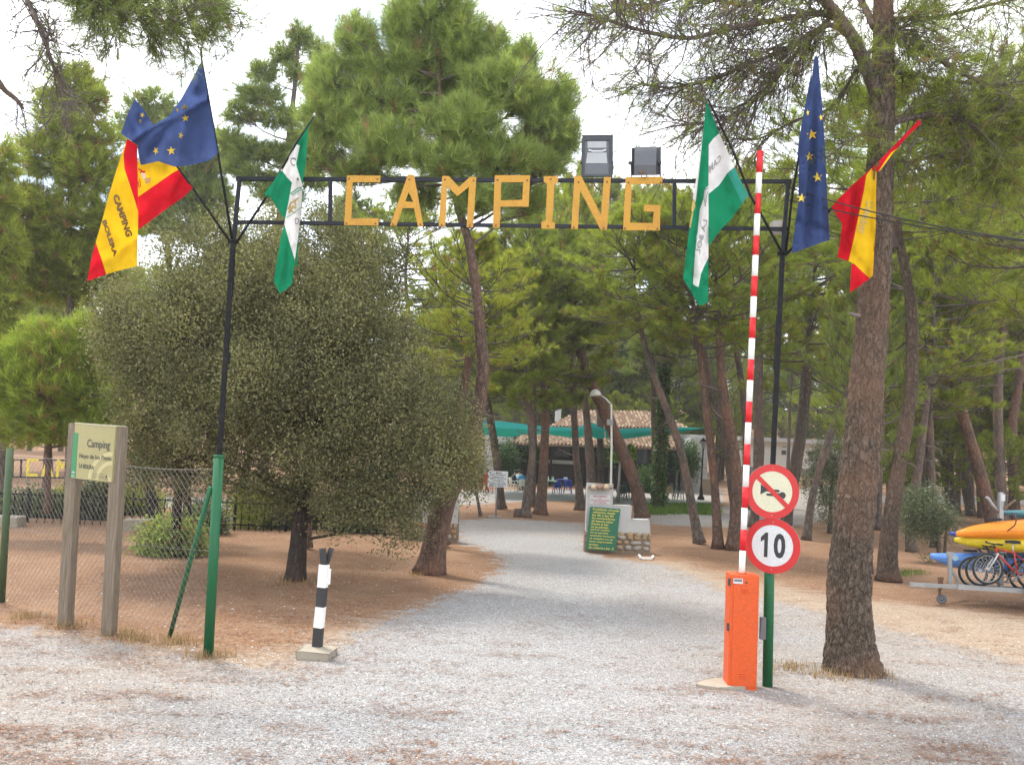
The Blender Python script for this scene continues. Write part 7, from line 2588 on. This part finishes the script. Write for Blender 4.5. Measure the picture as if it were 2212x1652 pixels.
def seated_person(x, y, rz, shirt, label, lean=0.0, arm=0.0):
    """one continuous seated figure, grown from a skeleton; faces +y before turning"""
    g = G(x, y)
    J = {'pelvis': (0, 0, 0.52, 0.135), 'waist': (0, -0.02 + lean * .3, 0.68, 0.125), 'chest': (0, 0.0 + lean * .6, 0.88, 0.14), 'neck': (0, 0.03 + lean, 1.06, 0.055), 'head0': (0, 0.05 + lean, 1.13, 0.07), 'head': (0, 0.07 + lean * 1.1, 1.22, 0.095), 'crown': (0, 0.06 + lean * 1.1, 1.30, 0.06)}
    E = [('pelvis', 'waist'), ('waist', 'chest'), ('chest', 'neck'), ('neck', 'head0'), ('head0', 'head'), ('head', 'crown')]
    for s, nm in ((-1, 'l'), (1, 'r')):
        J.update({nm + 'sh': (s * 0.18, 0.0 + lean * .7, 0.97, 0.062), nm + 'el': (s * 0.25, 0.08 + lean * .6, 0.74, 0.045), nm + 'wr': (s * 0.17, 0.30 + lean * .6, 0.76 + arm, 0.033), nm + 'ha': (s * 0.14, 0.38 + lean * .6, 0.77 + arm, 0.036),
                  nm + 'hip': (s * 0.10, 0.05, 0.52, 0.10), nm + 'kn': (s * 0.14, 0.44, 0.52, 0.07), nm + 'an': (s * 0.14, 0.42, 0.10, 0.042), nm + 'to': (s * 0.15, 0.60, 0.04, 0.035)})
        E += [('chest', nm + 'sh'), (nm + 'sh', nm + 'el'), (nm + 'el', nm + 'wr'), (nm + 'wr', nm + 'ha'), ('pelvis', nm + 'hip'), (nm + 'hip', nm + 'kn'), (nm + 'kn', nm + 'an'), (nm + 'an', nm + 'to')]
    names = list(J)
    me = bpy.data.meshes.new('body')
    me.from_pydata([J[n][:3] for n in names], [(names.index(a), names.index(b)) for a, b in E], [])
    o = bpy.data.objects.new('body', me)
    COL.objects.link(o)
    sk = o.modifiers.new('skin', 'SKIN')
    for i, n in enumerate(names):
        me.skin_vertices[0].data[i].radius = (J[n][3], J[n][3])
    me.skin_vertices[0].data[0].use_root = True
    sb_ = o.modifiers.new('sub', 'SUBSURF')
    sb_.levels = sb_.render_levels = 1
    ev = bpy.data.meshes.new_from_object(o.evaluated_get(bpy.context.evaluated_depsgraph_get()))
    bpy.data.objects.remove(o)
    ev.name = 'body'
    for q in (M_skin, shirt, M_trouser):
        ev.materials.append(q)
    for p in ev.polygons:
        c = p.center
        p.use_smooth = True
        p.material_index = 0
        if c.z < 0.60 and not (c.z > 0.6):
            p.material_index = 2 if c.z > 0.07 else 2
        elif c.z < 1.03 and not (c.y > 0.2 + lean * .6 and c.z > 0.68):
            p.material_index = 1
    root = thing('person', label, 'person', g, 'people seated on the terrace')
    root.rotation_euler = (0, 0, rz)
    b = bpy.data.objects.new('body', ev)
    COL.objects.link(b)
    b.parent = root
    m = MB()
    m.blob((0, 0.045 + lean * 1.1, 1.245), (0.104, 0.108, 0.10), n=10, k=7, rough=0.04)
    h = m.build('hair', M_hair, None, True)
    h.parent = root
    return root


seated_person(1127, 1063, 0.15, M_cl_blue, 'person in a bright blue shirt seated with their back to the viewer', 0.06)
seated_person(1119, 1058, -0.3, M_cl_pale, 'person in a pale blue top seated left of the bright blue shirt', 0.04)
seated_person(1107, 1059, -1.2, M_cl_dark, 'person in black seated sideways right of the bar notice', 0.08)
seated_person(1052, 1059, 0.4, M_cl_red, 'dark haired person in a red top seated left of the bar notice', 0.05)

# ------------------------------------------------------------------ white building on the right
wz = 93.0
wb = thing('white_building', 'low white flat roofed building behind the pines right of the barrier', 'building', Vector((P(1715, 1026, wz).x, wz, terrain(0, wz))))
a, b = P(1600, 950, wz).x, P(1836, 950, wz).x
zt, zb = P(1715, 955, wz).z, terrain(0, wz) - 0.3
zp = P(1715, 1012, wz).z
MB().box(((a + b) / 2, wz + 3, (zt + zb) / 2), (b - a, 6, zt - zb)).build('wall', M_white, wb)
MB().box(((a + b) / 2, wz + 2.85, zt + 0.15), (b - a + 0.6, 6.9, 0.42)).build('roof_fascia', M_signwhite, wb)
MB().box(((a + b) / 2, wz - 0.03, (zp + zb) / 2), (b - a + 0.01, 0.05, zp - zb)).build('grey_plinth', M_concrete, wb)
for x0, x1, y0, y1 in ((1688, 1699, 972, 982), (1745, 1756, 974, 984)):
    m = MB()
    wall_px(m, x0, y0, x1, y1, wz - 0.05, 0.045)
    w = m.build('window', M_galv, wb)
    m = MB()
    wall_px(m, x0 + 1.5, y0 + 1.5, x1 - 1.5, y1 - 1.5, wz - 0.065, 0.012)
    m.build('pane', M_glassdark, w)
m = MB()
wall_px(m, 1691, 963, 1699, 966, wz - 0.05, 0.045)
m.build('vent', M_galv, wb)
p = P(1746, 1042, 78)
bt = thing('bench', 'low pale bench with brown legs before the white building', 'bench', Vector((p.x, 78, terrain(0, 78))))
z0 = terrain(0, 78)
MB().box((p.x, 78, z0 + 0.48), (2.6, 0.5, 0.09)).build('seat', M_concrete, bt)
for k in range(4):
    MB().box((p.x - 1.1 + k * 0.73, 78, z0 + 0.2), (0.22, 0.4, 0.46)).build('leg', M_tile_red, bt)

# ------------------------------------------------------------------ trailer with kayaks and bicycles
DT = G(2034, 1302).y


def tp(x, y, off=0.0):
    return P(x, y, DT + off)


def k4(x, y):
    return (x / 4.303 + 1834.8, y / 4.303 + 981.4)


def tk(x, y, off=0.0):
    return tp(*k4(x, y), off)


tr = thing('kayak_trailer', 'galvanised trailer frame carrying kayaks and bicycles, cut off by the right edge', 'trailer', Vector((tk(850, 1380).x, DT, 0)))
MB().bar(tk(565, 1205), tk(1100, 1235), 0.08).build('drawbar', M_galv, tr)
MB().bar(tk(1000, 1228, -0.4), tk(2700, 1330, -0.4), 0.09).build('side_rail', M_galv, tr)
MB().bar(tk(1000, 1222, 0.9), tk(2700, 1290, 0.9), 0.09).build('side_rail', M_galv, tr)
MB().bar(tk(700, 1216), tk(1040, 1226, -0.4), 0.07).build('frame_arm', M_galv, tr)
MB().bar(tk(700, 1216), tk(1040, 1222, 0.9), 0.07).build('frame_arm', M_galv, tr)
for x in (1300, 1900, 2500):
    MB().bar(tk(x, 1245 + (x - 1300) * 0.06, -0.4), tk(x, 1238 + (x - 1300) * 0.045, 0.9), 0.07).build('cross_member', M_galv, tr)
m = MB()
m.bar(tk(935, 1225), tk(932, 905), 0.065)
m.bar(tk(905, 925), tk(968, 925), 0.06, 0.08)
m.bar(tk(945, 1060), tk(1035, 1220), 0.05)
m.build('bow_support', M_galv, tr)
m = MB()
m.bar(tk(1405, 1240), tk(1405, 350), 0.085)
m.build('mast', M_galv, tr)
m = MB()
m.tube([tk(1270, 395), tk(1290, 410), tk(1340, 480), tk(1390, 530)], 0.035, 8)
m.build('mast_arm', M_galv, tr, True)
MB().bar(tk(1418, 520), tk(1540, 425, -0.3), 0.035).build('mast_arm', M_wood, tr)
MB().box(tk(1418, 400), (0.08, 0.1, 0.14)).build('mast_box', M_signwhite, tr)
m = MB()
m.tube([tk(848, 1150), tk(838, 1310)], 0.03, 8)
m.bar(tk(825, 1150), tk(872, 1150), 0.05)
m.lathe(tk(845, 1205), [(0.05, -0.09), (0.05, 0.09)], 10)
m.build('jockey_stand', M_bolt, tr)
jw = tk(858, 1340)


def wheel_mesh(mb, c, r, w, axis=Vector((0, 1, 0)), n=28, minor=None):
    """a tyre: torus about the axis"""
    minor = minor or w
    q = axis.normalized()
    u = q.orthogonal().normalized()
    v = q.cross(u)
    vs, fs = [], []
    k = 8
    for i in range(n):
        t = 2 * math.pi * i / n
        e = u * math.cos(t) + v * math.sin(t)
        for j in range(k):
            s = 2 * math.pi * j / k
            vs.append(Vector(c) + e * (r + math.cos(s) * minor) + q * (math.sin(s) * w))
    for i in range(n):
        for j in range(k):
            fs.append((i * k + j, ((i + 1) % n) * k + j, ((i + 1) % n) * k + (j + 1) % k, i * k + (j + 1) % k))
    return mb.add(vs, fs)


m = MB()
wheel_mesh(m, jw, 0.075, 0.035, Vector((0.6, 1, 0)), 16, 0.03)
m.lathe(jw - Vector((0.6, 1, 0)).normalized() * 0.02, [(0.06, 0), (0.06, 0.04)], 12, (0.6, 1, 0))
m.build('jockey_wheel', M_grey_box, tr, True)
wc = Vector((tk(1790, 1230, -0.5).x + 0.08, DT - 0.5, 0.33))
m = MB()
wheel_mesh(m, wc, 0.25, 0.09, Vector((0, 1, 0)), 28, 0.08)
w_ = m.build('wheel', M_rubber, tr, True)
MB().lathe(wc - Vector((0, 0.06, 0)), [(0.18, 0), (0.17, 0.1), (0.05, 0.12)], 16, (0, 1, 0)).build('rim', M_galv, w_)
m = MB()
a = []
for i in range(11):
    t = math.pi * i / 10
    a.append(wc + Vector((math.cos(t) * 0.40, 0, math.sin(t) * 0.40)))
for i in range(10):
    m.add([a[i] + Vector((0, -0.14, 0)), a[i + 1] + Vector((0, -0.14, 0)), a[i + 1] + Vector((0, 0.14, 0)), a[i] + Vector((0, 0.14, 0))], [(0, 1, 2, 3)])
m.build('mudguard', M_blk, tr, True)


def kayak(label, nose, tail, w, h, mat, mat2=None, bow=0.10, hatch=True):
    """hull lofted between nose and tail: rounded bottom, raised deck ridge, upturned ends"""
    a, b = Vector(nose), Vector(tail)
    ax = (b - a)
    L = ax.length
    ax.normalize()
    sy = Vector((-ax.y, ax.x, 0)).normalized()
    n, k = 26, 12
    mb = MB()
    vs, fs, mi = [], [], []
    for i in range(n + 1):
        t = i / n
        f = max(0.02, math.sin(math.pi * min(1, max(0, t)))) ** 0.62
        hw, hh = w / 2 * f, h / 2 * (0.16 + 0.84 * f)
        c = a + ax * (L * t) + UPV * (bow * ((2 * t - 1) ** 4) - 0.06 * f)
        for j in range(k):
            s = 2 * math.pi * j / k
            x, z = math.cos(s), math.sin(s)
            x = math.copysign(abs(x) ** 0.75, x)
            z = math.copysign(abs(z) ** 1.25, z)
            vs.append(c + sy * (x * hw) + UPV * (z * hh))
    for i in range(n):
        for j in range(k):
            fs.append((i * k + j, (i + 1) * k + j, (i + 1) * k + (j + 1) % k, i * k + (j + 1) % k))
    fs.append(tuple(range(k)))
    fs.append(tuple(range(n * k + k - 1, n * k - 1, -1)))
    mb.add(vs, fs)
    root = thing('kayak', label, 'kayak', a.copy(), 'kayaks on the trailer')
    mb.build('hull', mat, root, True)
    m = MB()
    cc = a + ax * (L * 0.47) + UPV * (h * 0.36 - 0.06)
    pts = [cc + ax * (math.cos(t) * 0.42) + sy * (math.sin(t) * w * 0.36) for t in [2 * math.pi * q / 18 for q in range(19)]]
    m.tube(pts, 0.022, 6)
    m.build('cockpit_rim', M_rubber, root, True)
    m = MB()
    p0 = a + ax * 0.10 + UPV * (bow * 0.8 + h * 0.06)
    m.tube([p0 - sy * 0.03, p0 + UPV * 0.035, p0 + sy * 0.03], 0.008, 5)
    m.build('carry_loop', M_rubber, root, True)
    m = MB()
    hc = a + ax * (L * 0.24)
    m.tube([hc + sy * (math.cos(t) * 0.13) + ax * (math.sin(t) * 0.13) + UPV * (h * 0.40) for t in [2 * math.pi * q / 14 for q in range(15)]], 0.016, 5)
    m.build('hatch_rim', M_rubber, root, True)
    m = MB()
    sm = []
    for i in range(1, n):
        t = i / n
        f = max(0.02, math.sin(math.pi * t)) ** 0.62
        sm.append(a + ax * (L * t) + UPV * (bow * ((2 * t - 1) ** 4) - 0.06 * f + 0.015) - sy * (w / 2 * f + 0.004))
    m.tube(sm, 0.008, 5)
    m.build('hull_seam', mat, root, True)
    return root


kayak('orange kayak on top of the trailer load', tk(995, 690, -0.15), tk(2500, 640, -0.15), 0.72, 0.42, M_orange_k, bow=-0.10)
kayak('deep blue kayak under the orange one, only its nose showing', tk(935, 738, 0.45), tk(2450, 760, 0.5), 0.66, 0.30, M_blue_k, bow=0.02)
kayak('yellow kayak in the middle of the trailer load', tk(978, 798, -0.05), tk(2500, 800, -0.05), 0.72, 0.40, M_yellow_k, bow=0.02)
k5 = kayak('sky blue kayak low on the trailer behind the bicycle wheels', tk(755, 965, 0.45), tk(2300, 1010, 0.45), 0.72, 0.46, M_sky_k, bow=0.06)
kayak('teal kayak lying highest behind the mast', tk(1420, 540, 0.7), tk(2900, 530, 0.7), 0.6, 0.28, M_teal_k, bow=0.02)
m = MB()
c = tk(985, 962, 0.18)
m.lathe(c, [(0.06, 0), (0.06, 0.004)], 16, (-0.25, -1, 0))
m.build('round_badge', M_cl_pale, k5)
m = MB()
for z0_, off in ((tk(1510, 560), 0), ):
    pts = [tk(1512, 548, -0.15), tk(1545, 565, -0.50), tk(1550, 620, -0.56), tk(1535, 660, -0.54), tk(1470, 710, -0.45), tk(1400, 790, -0.1)]
    m.tube(pts, 0.014, 6)
tag(m.build('load_strap', M_strap, None, True, tk(1400, 790, -0.1)), 'dark strap tied round the orange kayak at the mast', 'strap')


def bicycle(label, cx, cy, d, mat, tone, r=0.315):
    """front wheel centred at image point; frame runs to the right"""
    c = P(cx, cy, d)
    s = 1.0
    root = thing('bicycle', label, 'bicycle', c - UPV * (r + 0.02), 'bicycles on the trailer')

    def q(x, z, y=0.0):
        return c + Vector((x * s, y, z * s))
    rear = q(1.04, -0.015)
    for cc in (c, rear):
        m = MB()
        wheel_mesh(m, cc, r - 0.022, 0.024, Vector((0, 1, 0)), 36, 0.024)
        w = m.build('wheel', M_rubber, root, True)
        m = MB()
        wheel_mesh(m, cc, r - 0.052, 0.011, Vector((0, 1, 0)), 36, 0.009)
        m.build('rim', M_galv, w, True)
        m = MB()
        for i in range(18):
            t = 2 * math.pi * i / 18
            m.tube([cc + Vector((0, 0.025 * (-1) ** i, 0)), cc + Vector((math.cos(t) * (r - 0.055), 0, math.sin(t) * (r - 0.055)))], 0.0022, 3, False)
        m.lathe(cc - Vector((0, 0.04, 0)), [(0.025, 0), (0.025, 0.08)], 8, (0, 1, 0))
        m.build('spokes', M_chrome, w)
    head_t, head_b = q(0.165, 0.43), q(0.185, 0.31)
    bbk, seat = q(0.60, -0.08), q(0.52, 0.40)
    m = MB()
    for a, b, rr in ((head_t, head_b, 0.022), (head_b, bbk, 0.021), (head_t + Vector((0.01, 0, -0.02)), q(0.53, 0.34), 0.017), (seat, bbk, 0.017), (q(0.53, 0.34), rear, 0.01), (bbk, rear, 0.012)):
        m.tube([a, b], rr, 8)
    m.build('frame', mat, root, True)
    m = MB()
    for y in (-0.05, 0.05):
        m.tube([head_b + Vector((0, y * 0.8, -0.01)), q(0.10, 0.16, y), q(0.0, 0.0, y)], [0.014, 0.013, 0.010], 7)
    m.bar(head_b + Vector((0, -0.05, 0)), head_b + Vector((0, 0.05, 0)), 0.03)
    m.build('fork', tone, root, True)
    m = MB()
    m.tube([head_t, q(0.10, 0.50), q(0.04, 0.51)], 0.014, 7)
    m.tube([q(0.12, 0.515, -0.29), q(0.06, 0.51, -0.12), q(0.04, 0.51), q(0.06, 0.51, 0.12), q(0.12, 0.515, 0.29)], 0.013, 7)
    m.tube([q(0.13, 0.515, -0.30), q(0.08, 0.512, -0.18)], 0.019, 8)
    m.tube([q(0.13, 0.515, 0.30), q(0.08, 0.512, 0.18)], 0.019, 8)
    m.tube([q(0.02, 0.50, -0.15), q(-0.10, 0.42, -0.10), q(0.02, 0.30, -0.03)], 0.006, 5)
    m.build('handlebar', M_rubber, root, True)
    m = MB()
    m.tube([seat - Vector((0, 0, 0.05)), q(0.50, 0.52)], 0.014, 7)
    m.build('seat_post', M_chrome, root, True)
    m = MB()
    m.prism([q(0.36, 0.53, -0.02), q(0.36, 0.53, 0.02), q(0.52, 0.535, 0.05), q(0.62, 0.54, 0.075), q(0.62, 0.54, -0.075), q(0.52, 0.535, -0.05)], (0, 0, 0.045))
    m.build('saddle', M_rubber, root, bevel=0.012)
    m = MB()
    wheel_mesh(m, bbk + Vector((0, -0.05, 0)), 0.085, 0.004, Vector((0, 1, 0)), 24, 0.008)
    m.build('chainring', M_grey_box, root)
    for s_ in (-1, 1):
        m = MB()
        m.bar(bbk + Vector((0, s_ * 0.062, 0)), bbk + Vector((s_ * 0.12, s_ * 0.062, s_ * 0.12)), 0.022)
        m.box(bbk + Vector((s_ * 0.12, s_ * 0.115, s_ * 0.12)), (0.09, 0.1, 0.02))
        m.build('crank', M_grey_box, root)
    return root


bicycle('red framed bicycle in front on the trailer', 2133.5, 1228, DT - 0.55, M_bikered, M_chrome)
bicycle('dark bicycle directly behind the red bicycle on the trailer', 2118, 1232, DT - 0.25, M_blk, M_blk)
bicycle('third bicycle, its front wheel furthest left on the trailer', 2102, 1235, DT + 0.05, M_grey_box, M_blk)

# ------------------------------------------------------------------ thin summer haze in the air: one closed box round everything
hz = MB()
hz.box((0, 200, 19.5), (1240, 530, 42))
hm = new_mat('thin_haze')
pv = nd(hm, 'ShaderNodeVolumePrincipled')
pv.inputs['Color'].default_value = (0.93, 0.95, 0.93, 1)
pv.inputs['Density'].default_value = 0.0006
pv.inputs['Anisotropy'].default_value = 0.2
ho = nd(hm, 'ShaderNodeOutputMaterial')
lk(hm, pv.outputs[0], ho.inputs['Volume'])
tag(hz.build('haze', hm, None, False, (0, 190, 0)), kind='stuff')
